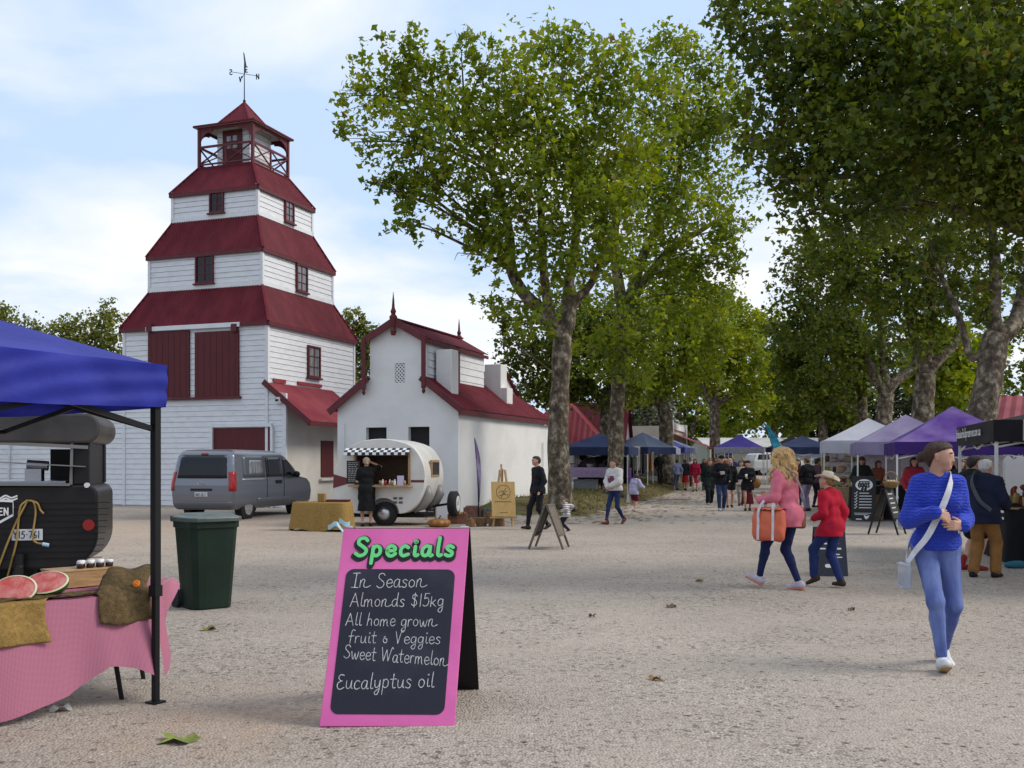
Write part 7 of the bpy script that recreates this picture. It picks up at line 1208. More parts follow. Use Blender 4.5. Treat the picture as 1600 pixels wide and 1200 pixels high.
    hd = {}
    for k in 'LR':
        d = (wr[k] - el[k]); d /= np.linalg.norm(d); d = np.array(ps.get('hd' + k, d), float); d /= np.linalg.norm(d); hd[k] = d
        if not lk['fine']: b.cap(wr[k], wr[k] + d * .10, .026, .022, .02); b.cap(wr[k] + d * .04, wr[k] + d * .08 + np.array((0, .02, .0)), .016, .012, .015)
    b.field(); V, F = b.mesh(); VV, FF = [V], [F]
    if lk['fine']:
        for k in 'LR':
            h = SDF(.0045); W = wr[k]; d = hd[k]; n = np.array(ps.get('pn' + k, (0, 1, 0)), float); n -= d * (n @ d); n /= np.linalg.norm(n); sd = np.cross(d, n); c0 = ps.get('curl' + k, .9); sg = -1 if k == 'L' else 1
            fa = (wr[k] - el[k]) / np.linalg.norm(wr[k] - el[k]); h.cap(W - fa * .04, W, .025, .024, .01)
            for i in range(4): h.cap(W + d * .012 + sd * ((i - 1.5) * .010), W + d * .078 + sd * ((i - 1.5) * .0185), .0155, .0115, .012)
            for i, ln in enumerate((.034, .038, .036, .028)):
                p = W + d * (.080 - .004 * abs(i - 1.3)) + sd * ((i - 1.5) * .0190); a = c0 * (.75 + .12 * i); dr = d
                for j, (l, r0, r1) in enumerate(((ln * 1.15, .0095, .0088), (ln * .78, .0088, .008), (ln * .62, .008, .0068))):
                    ang = a * (j + 1) * .62; dr = d * math.cos(ang) + n * math.sin(ang); h.cap(p, p + dr * l, r0, r1, .0035); p = p + dr * l
            t0 = W + d * .02 - sd * (.024 if ps.get('thumb' + k, 1) > 0 else -.024); tdv = d * .6 - sd * (.65 * ps.get('thumb' + k, 1)) + n * .5; tdv /= np.linalg.norm(tdv); h.cap(t0, t0 + tdv * .042, .0135, .0105, .008); t1 = t0 + tdv * .042; td2 = tdv + d * .5 + n * .3; td2 /= np.linalg.norm(td2); h.cap(t1, t1 + td2 * .028, .010, .0078, .004)
            h.field(); v2, f2 = h.mesh(); FF.append(f2 + sum(len(x) for x in VV)); VV.append(v2)
    np_mesh('body', np.concatenate(VV) * s, np.concatenate(FF), SK, root)
    # face
    if res <= .016:
        fm = MB(); hpv = lambda x, y, z: Vector(hp(x, y, z)) * s
        for sg in (-1, 1):
            fm.ball(hpv(sg * .031, .0855, .008), (.0105 * s, .006 * s, .0055 * s), 10, 6, 0, Matrix(RM.tolist())); fm.ball(hpv(sg * .031, .0905, .008), (.005 * s, .004 * s, .005 * s), 8, 5, 1, Matrix(RM.tolist())); fm.tube([hpv(sg * .016, .093, .030), hpv(sg * .032, .092, .035), hpv(sg * .050, .078, .028)], .0055 * s, 5, 1); fm.tube([hpv(sg * .020, .090, .0145), hpv(sg * .032, .0925, .0165), hpv(sg * .044, .084, .012)], .0035 * s, 5, 1)
        fm.tube([hpv(-.022, .083, -.052), hpv(0, .0945, -.0495), hpv(.022, .083, -.052)], [.002 * s, .0055 * s, .002 * s], 6, 2); fm.tube([hpv(-.018, .083, -.058), hpv(0, .0925, -.060), hpv(.018, .083, -.058)], [.002 * s, .0055 * s, .002 * s], 6, 2)
        fm.build('face', [cmat('eye_white', (.6, .6, .58), .3, 0.0), cmat('brow', tuple(x * .8 for x in lk['hcol']), .8, 0), cmat('lip', (.42, .13, .11), .5, 0)], root, True)
    # top
    def garment(name, prims, inf, m, cut=None, wr_amp=.004, wf=26, r=None, k=.035):
        q = SDF(r or res)
        for a, c, ra, rb, kk in prims: q.cap(a, c, ra + inf, rb + inf, max(kk, k))
        q.field(); X, Y, Z = q.grid(); q.F = q.F + wrinkle(X, Y, Z, wr_amp, wf).astype(np.float32)
        if cut is not None: q.cut(cut(X, Y, Z))
        v, f = q.mesh()
        return np_mesh(name, v * s, f, m, root)
    L_ = lk['loose']; pr = list(tor)
    for k in 'LR':
        slf = lk['sleeve']
        if slf > .5: t = (slf - .5) * 2; e = lerp(el[k], wr[k], t * .97); pr += [(sh[k], el[k], .056 + lk.get('puff', 0) * .5, .046 + lk.get('puff', 0), .03), (el[k], e, .045 + lk.get('puff', 0), .032 + lk.get('puff', 0) * .15, .03)]
        elif slf > 0: pr += [(sh[k], lerp(sh[k], el[k], slf * 2), .058, .056, .03)]
    hem = lk['hem']; lo = min(hem, .9); 
    if hem < 1.0: pr.append((pel + np.array((0, -.01, 0)), np.array((pel[0], pel[1] - .01, hem - .06)), .125 * g, (.135 if lk['skirt'] is None else lk['skirt']) * g, .06))
    pr.append((neck - np.array((.03, .012, .03)), neck - np.array((-.03, .012, .03)), .056, .056, .03))
    if hem < .88: pr += [(hip[k], lerp(hip[k], kn[k], .45), .112, .106, .04) for k in 'LR']
    garment(lk['topname'], pr, L_, lk['topm'] or cmat('fabric_' + lk['topname'], lk['top']), lambda X, Y, Z: np.maximum(hem - Z, -9) + 0 * X, lk.get('wrk', .004), lk.get('wf', 26))
    bt = lk['bottom']
    if bt in ('trousers', 'shorts'):
        pl_ = tor[3:] if not lk['fem'] else tor[3:4] + tor[-1:]; pr = [tor[3], tor[0] if False else tor[3]] + ([tor[-1]] if lk['fem'] else [])
        for k in 'LR':
            fl = lk.get('flare', 0)
            if bt == 'trousers': pr += [(hip[k], kn[k], .086 * (.5 + .5 * g), .056 + fl * .3, .03), (kn[k], lerp(kn[k], an[k], lk.get('ankle', .93)), .055 + fl * .3, .037 + fl, .025), legs[k][2]]
            else: pr += [(hip[k], lerp(hip[k], kn[k], .8), .092, .085, .03)]
        wz = pel[2] + .06; garment('jeans' if lk.get('jeans') else bt, pr, lk['bloose'], lk['botm'] or cmat('fabric_legs', lk['bcol']), lambda X, Y, Z: Z - wz + 0 * X, .0022, 34)
    elif bt == 'skirt':
        hz = lk.get('skirt_hem', .5); garment('skirt', [(pel + np.array((0, -.01, .1)), np.array((pel[0], pel[1], hz - .1)), .115 * g, .22, .05)], .005, cmat('fabric_skirt', lk['bcol']), lambda X, Y, Z: np.maximum(hz - Z, Z - pel[2] - .12) + 0 * X, .008, 22)
    # shoes
    for k in 'LR':
        q = SDF(min(res, .014)); up = toe[k][2]; q.cap(toe[k][0] + up * .004, toe[k][0] + up * .012 + fd[k] * .06, .041, .039, .02); q.cap(toe[k][0] + fd[k] * .05 + up * .006, toe[k][1] - up * .004, .040, .035, .03)
        if lk.get('boot', 0): q.cap(toe[k][0] + up * .02, an[k] + up * lk['boot'], .042, .046, .02)
        else: q.cap(toe[k][0] + up * .02, an[k] - up * .012, .040, .040, .02)
        q.field(); X, Y, Z = q.grid(); base = toe[k][0] - up * .034; q.cut(-((X - base[0]) * up[0] + (Y - base[1]) * up[1] + (Z - base[2]) * up[2])); v, f = q.mesh(); sh_ = np_mesh('shoe', v * s, f, lk['shm'] or cmat('shoe_leather', lk['shoes'], .6, .1), root)
        if lk.get('sole'):
            q = SDF(.012); q.cap(toe[k][0] - up * .034, toe[k][1] - up * .034, .042, .038, .01); q.field(); X, Y, Z = q.grid(); dd = ((X - base[0]) * up[0] + (Y - base[1]) * up[1] + (Z - base[2]) * up[2]); q.cut(np.abs(dd) - .013); v, f = q.mesh(); np_mesh('sole', v * s, f, cmat('shoe_sole', lk['sole'], .7, .1), sh_)
    # hair
    hs = lk['hair']; hm = mat('hair', lk['hcol'], .5, tuple(min(1, x * lk.get('hvar', 1.8)) for x in lk['hcol']), 1, bump=.8, bscale=1.3, stretch=(85, 85, 16), spec=.3)
    if hs != 'bald':
        q = SDF(min(res, .012)); t = {'short': .012, 'bun': .013, 'long': .020, 'curly': .03}.get(hs, .012); q.cap(hp(0, -.024, .024), hp(0, .010, .030), .083 + t, .080 + t, .02); q.cap(hp(0, -.05, -.02), hp(0, -.045, -.05), .055 + t * .5, .045, .03)
        if hs == 'long':
            for sg in (-1, 1): q.cap(hp(sg * .075, -.015, .02), hp(sg * .085, -.03, -.17), .030, .030, .03); q.cap(hp(sg * .085, -.03, -.15), hp(sg * .075, -.02, -.26), .03, .016, .02)
            q.cap(hp(0, -.07, 0), hp(0, -.085, -.22), .06, .05, .05)
        if hs == 'curly':
            rn = random.Random(4)
            for i in range(80): a = rn.uniform(-2.6, 2.6); z = rn.uniform(.08, -.31); rr = .10 + .095 * min(1, (0.10 - z) / .25) + rn.uniform(-.01, .015); x, y = rr * math.sin(a), -rr * math.cos(a) * .9 - .02; q.cap(hp(x, y, z + .02), hp(x * 1.12 + rn.uniform(-.015, .015), y * 1.08, z - rn.uniform(.03, .08)), .026, .010, .010)
            q.cap(hp(0, -.06, .03), hp(0, -.08, -.20), .11, .10, .04)
        if hs == 'bun': q.cap(hp(0, -.128, -.012), hp(0, -.135, -.02), .040, .036, .015)
        q.field(); X, Y, Z = q.grid(); A = np.stack([X - Hd[0] + 0 * Y + 0 * Z, Y - Hd[1] + 0 * X + 0 * Z, Z - Hd[2] + 0 * X + 0 * Y], -1) @ RM; y, z, x = A[..., 1], A[..., 2], A[..., 0]
        if hs in ('short', 'bun'): q.cut(.8 * (y - np.interp(z, [-.08, -.05, .0, .03, .05, .07, .09], [-.06, -.045, -.022, -.006, .032, .075, .2])))
        else: q.cut(np.minimum(y - .045, .058 - z))
        q.F = q.F + (wrinkle(X, Y, Z,   .010 if hs == 'curly' else .0012, 60)).astype(np.float32); v, f = q.mesh()
        if len(f): np_mesh('hair', v * s, f, hm, root)
    hat = lk['hat']
    if hat:
        T = Matrix(RM.tolist()); c = Vector(hp(0, -.005, .055)) * s; q = MB()
        if hat[0] == 'cowboy':
            prof = [(.088, -.01), (.092, .03), (.085, .085), (.06, .105), (.0, .098)]
            q.lathe([(r * s, z * s) for r, z in prof], c, 24, 0, T); n = 32; vs = []
            for rr in (.088, .13, .175):
                for k in range(n): a = 2 * math.pi * k / n; z = .05 * ((rr - .088) / .087) ** 1.5 * abs(math.cos(a)) ** 1.5 - .025 * ((rr - .088) / .087) * abs(math.sin(a)); vs.append(c + T @ (Vector((rr * math.cos(a), rr * 1.12 * math.sin(a), z)) * s))
            q.add(vs, [(i * n + j, i * n + (j + 1) % n, (i + 1) * n + (j + 1) % n, (i + 1) * n + j) for i in range(2) for j in range(n)]); h = q.build('hat', cmat('felt_hat', hat[1], .9, .2), root, True); sm = h.modifiers.new('s', 'SOLIDIFY'); sm.thickness = .006; q = MB(); q.lathe([(.093 * s, .0), (.094 * s, .02 * s)], c, 24, 0, T); q.build('hat_band', cmat('hat_band', (.05, .035, .02)), h)
        else:
            q.lathe([(r * s, z * s) for r, z in ((.096, -.02), (.098, .02), (.08, .06), (.04, .078), (0, .082))], c, 20, 0, T)
            if hat[0] == 'cap': q.hexa([c + T @ (Vector(p) * s) for p in ((-.07, .06, -.02), (.07, .06, -.02), (.05, .17, -.03), (-.05, .17, -.03), (-.07, .06, -.008), (.07, .06, -.008), (.05, .17, -.02), (-.05, .17, -.02))])
            if hat[0] == 'brim': q.lathe([(.09 * s, -.02 * s), (.16 * s, -.035 * s), (.165 * s, -.03 * s), (.09 * s, -.008 * s)], c, 24, 0, T)
            q.build('hat', cmat('hat_cloth', hat[1], .9), root, True)
    return dict(root=root, wr=wr, el=el, sh=sh, pel=pel, neck=neck, Hd=Hd, s=s, hd=hd, an=an, toe=toe, kn=kn)
def place(o, pr): o.location = pr['root'].location; o.rotation_euler = pr['root'].rotation_euler; return o
def strap(pr, pts, wd, th, name, label, m, cat='strap', parent=None):
    b = MB(); P_, _ = cr([Vector(p) * pr['s'] for p in pts], [1] * len(pts), 6); n = len(P_); vs = []; ctr = Vector(pr['pel']) * pr['s']
    for i in range(n):
        t = (P_[min(i + 1, n - 1)] - P_[max(i - 1, 0)]).normalized(); o = Vector((P_[i].x - ctr.x, P_[i].y - ctr.y, 0)); o.normalize(); sd = t.cross(o).normalized(); vs += [P_[i] + sd * wd / 2, P_[i] - sd * wd / 2, P_[i] - sd * wd / 2 + o * th, P_[i] + sd * wd / 2 + o * th]
    b.add(vs, [(4 * i + j, 4 * i + (j + 1) % 4, 4 * i + 4 + (j + 1) % 4, 4 * i + 4 + j) for i in range(n - 1) for j in range(4)]); return b.build(name, m, parent, False)
def main_people():
    # 1 the woman in the blue jumper
    p = G(1463, 1040); fp = person('woman in a blue cable knit jumper and light jeans walking towards the viewer', (p.x, p.y, ghf(p.x, p.y)), 176, 1.665,
        dict(anL=(-.105, -.15, .105), anR=(.035, .23, .095), pitL=20, pitR=-22, wrR=(.085, .255, 1.20), wrL=(-.115, .25, 1.10), elR=(.55, -.4, -1), elL=(-.40, -.5, -1), yaw=62, tilt=4, hdR=(-.75, .15, -.35), hdL=(.9, .25, .05), pnR=(-.2, -.9, -.5), pnL=(.1, -.9, -.1), curlR=1.15, curlL=1.0, thumbR=-1, thumbL=1, lean=.03, sw=.140),
        dict(fem=True, topname='jumper', topm=knit_mat((.026, .050, .40)), sleeve=1.0, puff=.010, hem=.90, loose=.015, wrk=.004, wf=30, bottom='trousers', jeans=True, botm=denim_mat((.075, .105, .29), (.15, .20, .42)), bloose=.004, ankle=.92, shm=cmat('white_leather', (.66, .66, .68), .5, .05), sole=(.42, .30, .18), hair='bun', hcol=(.030, .013, .007), hvar=1.7, fine=True), .0085)
    s = fp['s']; n = Vector(fp['neck']); root = empty('crossbody_bag', (0, 0, 0), 0, 'clear crossbody bag on a wide white strap worn by the woman in blue', 'bag'); place(root, fp)
    strap(fp, [(-.085, -.03, 1.485), (-.085, .075, 1.475), (-.045, .150, 1.38), (0.0, .172, 1.27), (.07, .178, 1.12), (.13, .165, 1.0), (.185, .10, .90), (.225, .03, .80)], .046, .005, 'strap', None, cmat('white_webbing', (.66, .66, .70), .8), parent=root); strap(fp, [(-.085, -.03, 1.485), (-.07, -.12, 1.40), (.03, -.165, 1.2), (.13, -.15, 1.0), (.20, -.06, .88), (.225, .0, .80)], .046, .005, 'strap', None, cmat('white_webbing', (.66, .66, .70), .8), parent=root)
    b = MB(); b.box((.245 * s, .02 * s, .70 * s), (.06, .16, .20)); b.build('pouch', mat('clear_vinyl', (.62, .66, .75), .12, trans=.6), root, bevel=.015); b = MB()
    for z in (.62, .79): b.bar((.28 * s, -.055, z * s), (.28 * s, .09, z * s), .012, .012)
    b.box((.245 * s, .02 * s, .67 * s), (.03, .11, .10)); b.build('contents', cmat('pale_things', (.45, .46, .5), .6), root, bevel=.006)
    # 2 the woman in pink
    p = G(1232, 921); fp = person('woman with curly blonde hair in a pink top walking away to the left', (p.x, p.y, 0), 46, 1.68,
        dict(anL=(-.07, .36, .145), anR=(.06, -.10, .10), pitL=-24, pitR=6, wrL=(-.16, .30, 1.10), elL=(-.5, -1, -.5), wrR=(.14, .30, 1.14), elR=(.5, -1, -.4), yaw=-4, tilt=-6, hdL=(.35, .9, .1), hdR=(-.3, .9, .1), curlL=.7, curlR=.8, pnL=(.2, 0, -1) if False else (.6, 0, .8), pnR=(-.6, 0, .8), lean=.05),
        dict(fem=True, topname='top', top=(.62, .16, .22), hem=.775, loose=.020, wrk=.005, wf=20, bottom='trousers', bcol=(.012, .018, .07), jeans=True, bloose=.004, ankle=.97, shm=cmat('lilac_trainer', (.48, .44, .52), .7), sole=(.60, .20, .12), hair='curly', hcol=(.30, .19, .08), hvar=2.3, fine=True), .012)
    s = fp['s']; W = Vector(fp['wr']['L']); d = Vector(fp['hd']['L']); ph = MB(); c = (Vector(fp['wr']['L']) + d * .12 + Vector((0.02, 0, .03))) * s; ph.box(c, (.075, .15, .010), 0, rot=Matrix.Rotation(R(25), 3, 'X')); tag(place(ph.build('phone', M['black_metal'], None, bevel=.004), fp), 'dark phone in the hand of the woman in pink', 'phone')
    org = mat('orange_canvas', (.60, .13, .06), .7, (.52, .10, .05), 3, bump=.2, bscale=12); wb = cmat('white_webbing', (.62, .58, .62), .8); root = empty('tote_bag', (0, 0, 0), 0, 'big orange tote bag with pale handles carried by the woman in pink', 'bag'); place(root, fp)
    bx, by, bz = -.245 * s, .13 * s, .80 * s; hw, hh, hd_ = .20, .19, .085; q = SDF(.011)
    for dz, r_, dy in ((-.12, .070, .125), (-.04, .076, .13), (.05, .072, .135), (.12, .062, .14)): q.cap((bx, by - dy, bz + dz), (bx, by + dy, bz + dz), r_, r_, .05)
    for sy in (-1, 1): q.cap((bx, by + sy * .135, bz - .13), (bx, by + sy * .15, bz + .15), .058, .05, .05)
    q.field(); X, Y, Z = q.grid(); q.F = q.F + wrinkle(X, Y, Z, .006, 30).astype(np.float32); v, f_ = q.mesh(); np_mesh('pouch', v, f_, org, root)
    f = MB(); f.grid(lambda u, v: Vector((bx + (v - .5) * hd_ * 1.7, by + (u - .5) * 2.08 * hw, bz + hh + .004 + .03 * math.sin(math.pi * v) * (1 - abs(u - .5)))), 8, 6); f.build('flap', org, root, True)
    for x in (-1, 1):
        h = MB(); P_ = cr([Vector((bx + x * hd_ * 1.02, by - .10, bz - hh + .01)), Vector((bx + x * hd_ * .93, by - .10, bz)), Vector((bx + x * hd_ * .82, by - .095, bz + hh)), Vector((bx + .5 * (W.x * s - bx), by - .03, bz + hh + .16)), Vector((W.x * s, W.y * s - .10, W.z * s + .028)), Vector((bx + .5 * (W.x * s - bx), by + .04, bz + hh + .16)), Vector((bx + x * hd_ * .82, by + .095, bz + hh)), Vector((bx + x * hd_ * .93, by + .10, bz)), Vector((bx + x * hd_ * 1.02, by + .10, bz - hh + .01))], [1] * 9, 6)[0]
        for i in range(len(P_) - 1): h.bar(P_[i], P_[i + 1], .034, .006, (1, 0, 0))
        h.build('handle', wb, root)
    root = empty('shoulder_bag', (0, 0, 0), 0, 'small brown leather bag on a beaded strap behind the woman in pink', 'bag'); place(root, fp); b = MB(); b.box((.215 * s, -.02 * s, .85 * s), (.10, .17, .21)); b.build('pouch', mat('tan_leather', (.20, .085, .02), .45, (.14, .05, .015), 9), root, bevel=.03)
    strap(fp, [(-.09, .03, 1.50), (-.085, -.09, 1.44), (-.02, -.165, 1.28), (.08, -.17, 1.1), (.17, -.12, .98), (.21, -.05, .93)], .03, .006, 'strap', None, cmat('beaded_strap', (.10, .035, .04), .7, .6, 90, (.45, .3, .3), 60), parent=root)
    # 3 the boy
    p = G(1300, 917); fp = person('boy in a red shirt and a pale cowboy hat walking away to the left', (p.x, p.y, 0), 38, 1.38,
        dict(anL=(-.08, .27, .14), anR=(.08, -.10, .10), pitL=22, pitR=0, wrR=(.20, -.02, .90), elR=(.7, -1, .1), wrL=(-.12, .24, 1.05), yaw=14, tilt=-10, lean=.05), dict(topname='shirt', top=(.46, .012, .035), hem=.78, loose=.026, wrk=.008, wf=20, bottom='trousers', jeans=True, bcol=(.020, .035, .13), bloose=.012, flare=.012, shoes=(.05, .03, .018), boot=.03, hair='short', hcol=(.20, .12, .05), hat=('cowboy', (.60, .52, .40)), girth=1.0, sk=2), .012)
    # 4-5 man in black and toddler
    p = G(841, 827); person('man in black clothes walking past the big trunk', (p.x, p.y, ghf(p.x, p.y)), 118, 1.68, dict(anL=(-.09, -.20, .12), anR=(.08, .24, .09), pitL=24, yaw=-10, wrR=(.30, .02, .90), wrL=(-.26, .10, .92)), dict(top=(.012, .012, .016), hem=.84, bcol=(.012, .012, .016), hair='short', hcol=(.012, .009, .008), loose=.016), .016)
    st = bpy.data.materials.new('striped_jersey'); st.use_nodes = True; N = st.node_tree.nodes; L = st.node_tree.links; tc = N.new('ShaderNodeTexCoord'); wv = N.new('ShaderNodeTexWave'); wv.bands_direction = 'Z'; wv.inputs['Scale'].default_value = 8; rp = N.new('ShaderNodeValToRGB'); rp.color_ramp.interpolation = 'CONSTANT'; rp.color_ramp.elements[0].color = (.03, .03, .035, 1); rp.color_ramp.elements[1].position = .45; rp.color_ramp.elements[1].color = (.62, .58, .56, 1); L.new(tc.outputs['Object'], wv.inputs[0]); L.new(wv.outputs['Fac'], rp.inputs[0]); L.new(rp.outputs[0], N['Principled BSDF'].inputs['Base Color'])
    p = G(885, 830); fp = person('toddler in a striped top and dark trousers beside the sandwich board', (p.x, p.y, 0), 75, .80, dict(anL=(-.10, -.12, .10), anR=(.10, .20, .10), wrL=(-.30, .16, 1.0), wrR=(.28, -.1, .98), pel=(0, 0, .78), yaw=20), dict(topm=st, hem=.70, loose=.045, bcol=(.014, .014, .02), bloose=.03, hair='short', hcol=(.12, .07, .035), girth=1.15, sk=2, shoes=(.03, .03, .05)), .022)
    # 6 woman in white top
    p = G(961, 819); fp = person('woman in a white top with a plum print and maroon boots walking left', (p.x, p.y, ghf(p.x, p.y)), 132, 1.62, dict(anR=(.07, .26, .09), anL=(-.07, -.26, .15), pitL=34, pitR=-6, wrL=(-.04, .24, 1.03), wrR=(.05, .24, 1.0), elL=(-1, -.5, -.4), elR=(1, -.5, -.4), yaw=-22), dict(fem=True, top=(.58, .56, .54), hem=.90, loose=.034, wrk=.008, puff=.02, bottom='trousers', jeans=True, bcol=(.018, .03, .10), bloose=.003, shoes=(.11, .022, .02), boot=.06, hair='bun', hcol=(.05, .025, .015)), .016)
    q = MB(); s = fp['s']; q.box((0, .165 * s, 1.18 * s), (.20, .02, .22)); place(q.build('print_panel', cmat('plum_print', (.16, .05, .09)), fp['root']), fp); bpy.data.objects['print_panel'].location = (0, 0, 0); bpy.data.objects['print_panel'].rotation_euler = (0, 0, 0)
    # 7 child in lavender
    p = GG(990, 800); fp = person('child in a lavender hoodie and maroon shorts leaning towards the clothes rack', (p.x, p.y, p.z), -42, 1.20, dict(anL=(-.09, .24, .10), anR=(.09, -.10, .12), pitR=20, lean=.16, wrR=(.30, .34, 1.12), wrL=(-.26, .10, .86)), dict(top=(.42, .40, .58), hem=.80, loose=.045, wrk=.009, bottom='shorts', bcol=(.12, .012, .03), bloose=.02, hair='long', hcol=(.04, .025, .015), shoes=(.35, .28, .36)), .02)
    q = MB(); s = fp['s']; q.hexa([Vector(v) for v in ((-.36, .02, .42), (-.20, .02, .42), (-.20, .16, .42), (-.36, .16, .42), (-.34, .06, .80), (-.23, .06, .80), (-.23, .12, .80), (-.34, .12, .80))]); tag(place(q.build('paper_bag', cmat('white_bag', (.62, .62, .62)), None, bevel=.02), fp), 'white carry bag held by the child in lavender', 'bag'); bpy.data.objects['paper_bag'].scale = (s * 1.2, s, s)
    # 8 woman at the caravan
    p = G(573, 823); person('woman in a black dress at the caravan hatch, hand raised to her head', (p.x, p.y, 0), 12, 1.66, dict(anL=(-.10, 0, .085), anR=(.10, .02, .085), pitL=0, pitR=0, wrR=(.14, .12, 1.60), elR=(1, .3, -.6), wrL=(-.12, .28, 1.12), tilt=-12), dict(fem=True, topname='dress', top=(.009, .009, .010), sleeve=.35, hem=.40, skirt=.20, loose=.02, bottom='none', hair='bun', hcol=(.22, .16, .11), girth=1.12, shoes=(.02, .015, .015)), .016)
    # 9-10 at the black stall
    p = G(1536, 903); fp = person('grey haired person in a navy jacket and tan trousers facing the black stall', (p.x, p.y, 0), -48, 1.56, dict(anL=(-.11, -.08, .09), anR=(.12, .14, .09), pitL=4, pitR=-2, wrL=(-.20, .26, 1.05), wrR=(.22, .26, 1.05), lean=.05, yaw=-12), dict(top=(.010, .014, .035), hem=.80, loose=.045, wrk=.009, wf=18, bcol=(.24, .115, .035), bloose=.022, flare=.02, shoes=(.010, .010, .012), hair='short', hcol=(.30, .29, .28), girth=1.28, topname='jacket'), .014)
    strap(fp, [(-.10, .12, 1.50), (-.11, -.02, 1.54), (-.08, -.19, 1.40), (.05, -.24, 1.15), (.18, -.16, 1.0)], .05, .008, 'strap', None, cmat('grey_strap', (.07, .075, .085)), parent=fp['root'])
    p = G(1517, 891); person('person in black shorts and red socks behind the tan trousers', (p.x, p.y, 0), -75, 1.62, dict(anL=(-.09, -.05, .09), anR=(.09, .05, .09), pitL=0, pitR=0), dict(top=(.010, .010, .012), hem=.80, loose=.04, bottom='shorts', bcol=(.012, .012, .014), bloose=.03, hair='short', hcol=(.02, .012, .01), shoes=(.02, .015, .015), boot=.10, shm=cmat('red_sock_boot', (.28, .03, .03), .8)), .018)
    # the group walking towards the viewer in the middle distance
    p = GG(1108, 788); person('woman in a dark green coat and lanyard left in the middle walking group', (p.x, p.y, p.z), 185, 1.66, None, dict(fem=True, top=(.012, .022, .020), hem=.55, skirt=.17, loose=.03, bcol=(.012, .014, .02), bloose=.02, flare=.04, hair='long', hcol=(.13, .055, .025), topname='coat', shoes=(.5, .5, .5)), .02)
    p = GG(1127, 798); fp = person('man in a black print jumper, jeans and dark cap carrying a cup', (p.x, p.y, p.z), 178, 1.76, dict(wrR=(.10, .26, 1.16), elR=(1, -.5, -.5), wrL=(-.24, .12, .98)), dict(top=(.010, .010, .014), hem=.84, loose=.03, bcol=(.030, .045, .11), bloose=.018, hair='short', hcol=(.02, .015, .01), hat=('cap', (.012, .012, .014)), girth=1.12, shoes=(.45, .45, .47)), .02); q = MB(); q.box((0, .178 * fp['s'], 1.20 * fp['s']), (.16, .02, .10)); q.build('print_panel', cmat('white_tee_print', (.5, .5, .48)), fp['root'], bevel=.01)
    p = GG(1140, 793); person('woman in black with bare legs behind the man in the cap', (p.x, p.y, p.z), 172, 1.68, None, dict(fem=True, top=(.012, .012, .014), hem=.62, skirt=.16, loose=.02, bottom='none', hair='long', hcol=(.30, .2, .1), shoes=(.02, .02, .02), topname='dress'), .022)
    p = GG(1168, 798); fp = person('woman in a black jacket and long maroon skirt with a drink', (p.x, p.y, p.z), 172, 1.60, dict(wrR=(.10, .24, 1.14), elR=(1, -.5, -.5), wrL=(-.12, .24, 1.06), yaw=-10), dict(fem=True, top=(.012, .012, .014), hem=.72, loose=.03, bottom='skirt', skirt_hem=.24, bcol=(.11, .008, .02), hair='short', hcol=(.03, .015, .01), hat=('beanie', (.05, .012, .012)), shoes=(.02, .02, .02), topname='jacket'), .02)
    q = MB(); s = fp['s']; q.ball((-.30 * s, .02, .96 * s), (.15, .10, .17), 14, 10); q.tube([Vector((-.30 * s, .02, 1.05 * s)), Vector((-.2 * s, .03, 1.3 * s)), Vector((-.14 * s, .0, 1.46 * s))], .012, 6); tag(place(q.build('shoulder_bag', cmat('tan_suede', (.26, .13, .045), .8), None, True), fp), 'rounded tan bag on the arm of the woman in the maroon skirt', 'bag'); q = MB(); q.lathe([(.03, 0), (.042, .11), (.04, .11)], Vector((.07 * s, .27 * s, 1.16 * s)), 12); tag(place(q.build('cup', M['white_print'], None, True), fp), 'white takeaway cup held by the woman in the maroon skirt', 'cup')
    p = GG(1157, 790); person('pale dressed person half hidden behind the maroon skirt woman', (p.x, p.y, p.z), 180, 1.62, None, dict(fem=True, top=(.42, .38, .33), hem=.80, loose=.035, bcol=(.25, .22, .2), hair='long', hcol=(.06, .03, .02)), .024)
    grp = 'people strolling among the far stalls'
    far = [(1086, 768, 1.66, 170, (.33, .012, .045), 'skirt', (.30, .015, .04), 'woman all in crimson beside the far left stalls', 'long'), (1071, 766, 1.62, 10, (.015, .015, .018), 'skirt', (.42, .012, .02), 'woman in a black top and bright red skirt by the far stalls', 'short'), (1058, 766, 1.6, 20, (.20, .22, .34), 'trousers', (.09, .10, .16), 'person in a grey blue shirt at the far left stalls', 'short'), (1079, 760, 1.66, 200, (.36, .36, .38), 'trousers', (.03, .03, .05), 'person in a light grey shirt behind the red skirt', 'short'), (1100, 766, 1.65, 180, (.02, .015, .02), 'trousers', (.02, .02, .03), 'person in black at the far left of the walking crowd', 'long'), (1118, 763, 1.68, 175, (.30, .12, .09), 'trousers', (.03, .03, .05), 'person in a rust top behind the walking group', 'long'), (1131, 762, 1.7, 190, (.25, .03, .03), 'trousers', (.02, .02, .03), 'person in a dark red top behind the walking group', 'short'), (1146, 762, 1.66, 5, (.03, .04, .22), 'trousers', (.03, .03, .07), 'person in a royal blue top under the far purple canopy', 'short'), (1109, 759, 1.62, 185, (.42, .30, .24), 'trousers', (.1, .08, .07), 'person in beige far back in the crowd', 'long'), (1160, 758, 1.66, 170, (.05, .05, .06), 'trousers', (.03, .03, .03), 'person in charcoal near the far white car', 'short')]
    for px, py, H, hd, tc_, bt, bc, lb, hr in far: p = GG(px, py); person(lb, (p.x, p.y, p.z), hd, H, dict(anL=(-.08, -.08, .09), anR=(.08, .12, .09)), dict(top=tc_, bottom=bt, bcol=bc, skirt_hem=.45, hair=hr, loose=.03, fem=bt == 'skirt', hcol=random.choice([(.03, .02, .012), (.10, .05, .025), (.2, .12, .06)])), .026, grp)
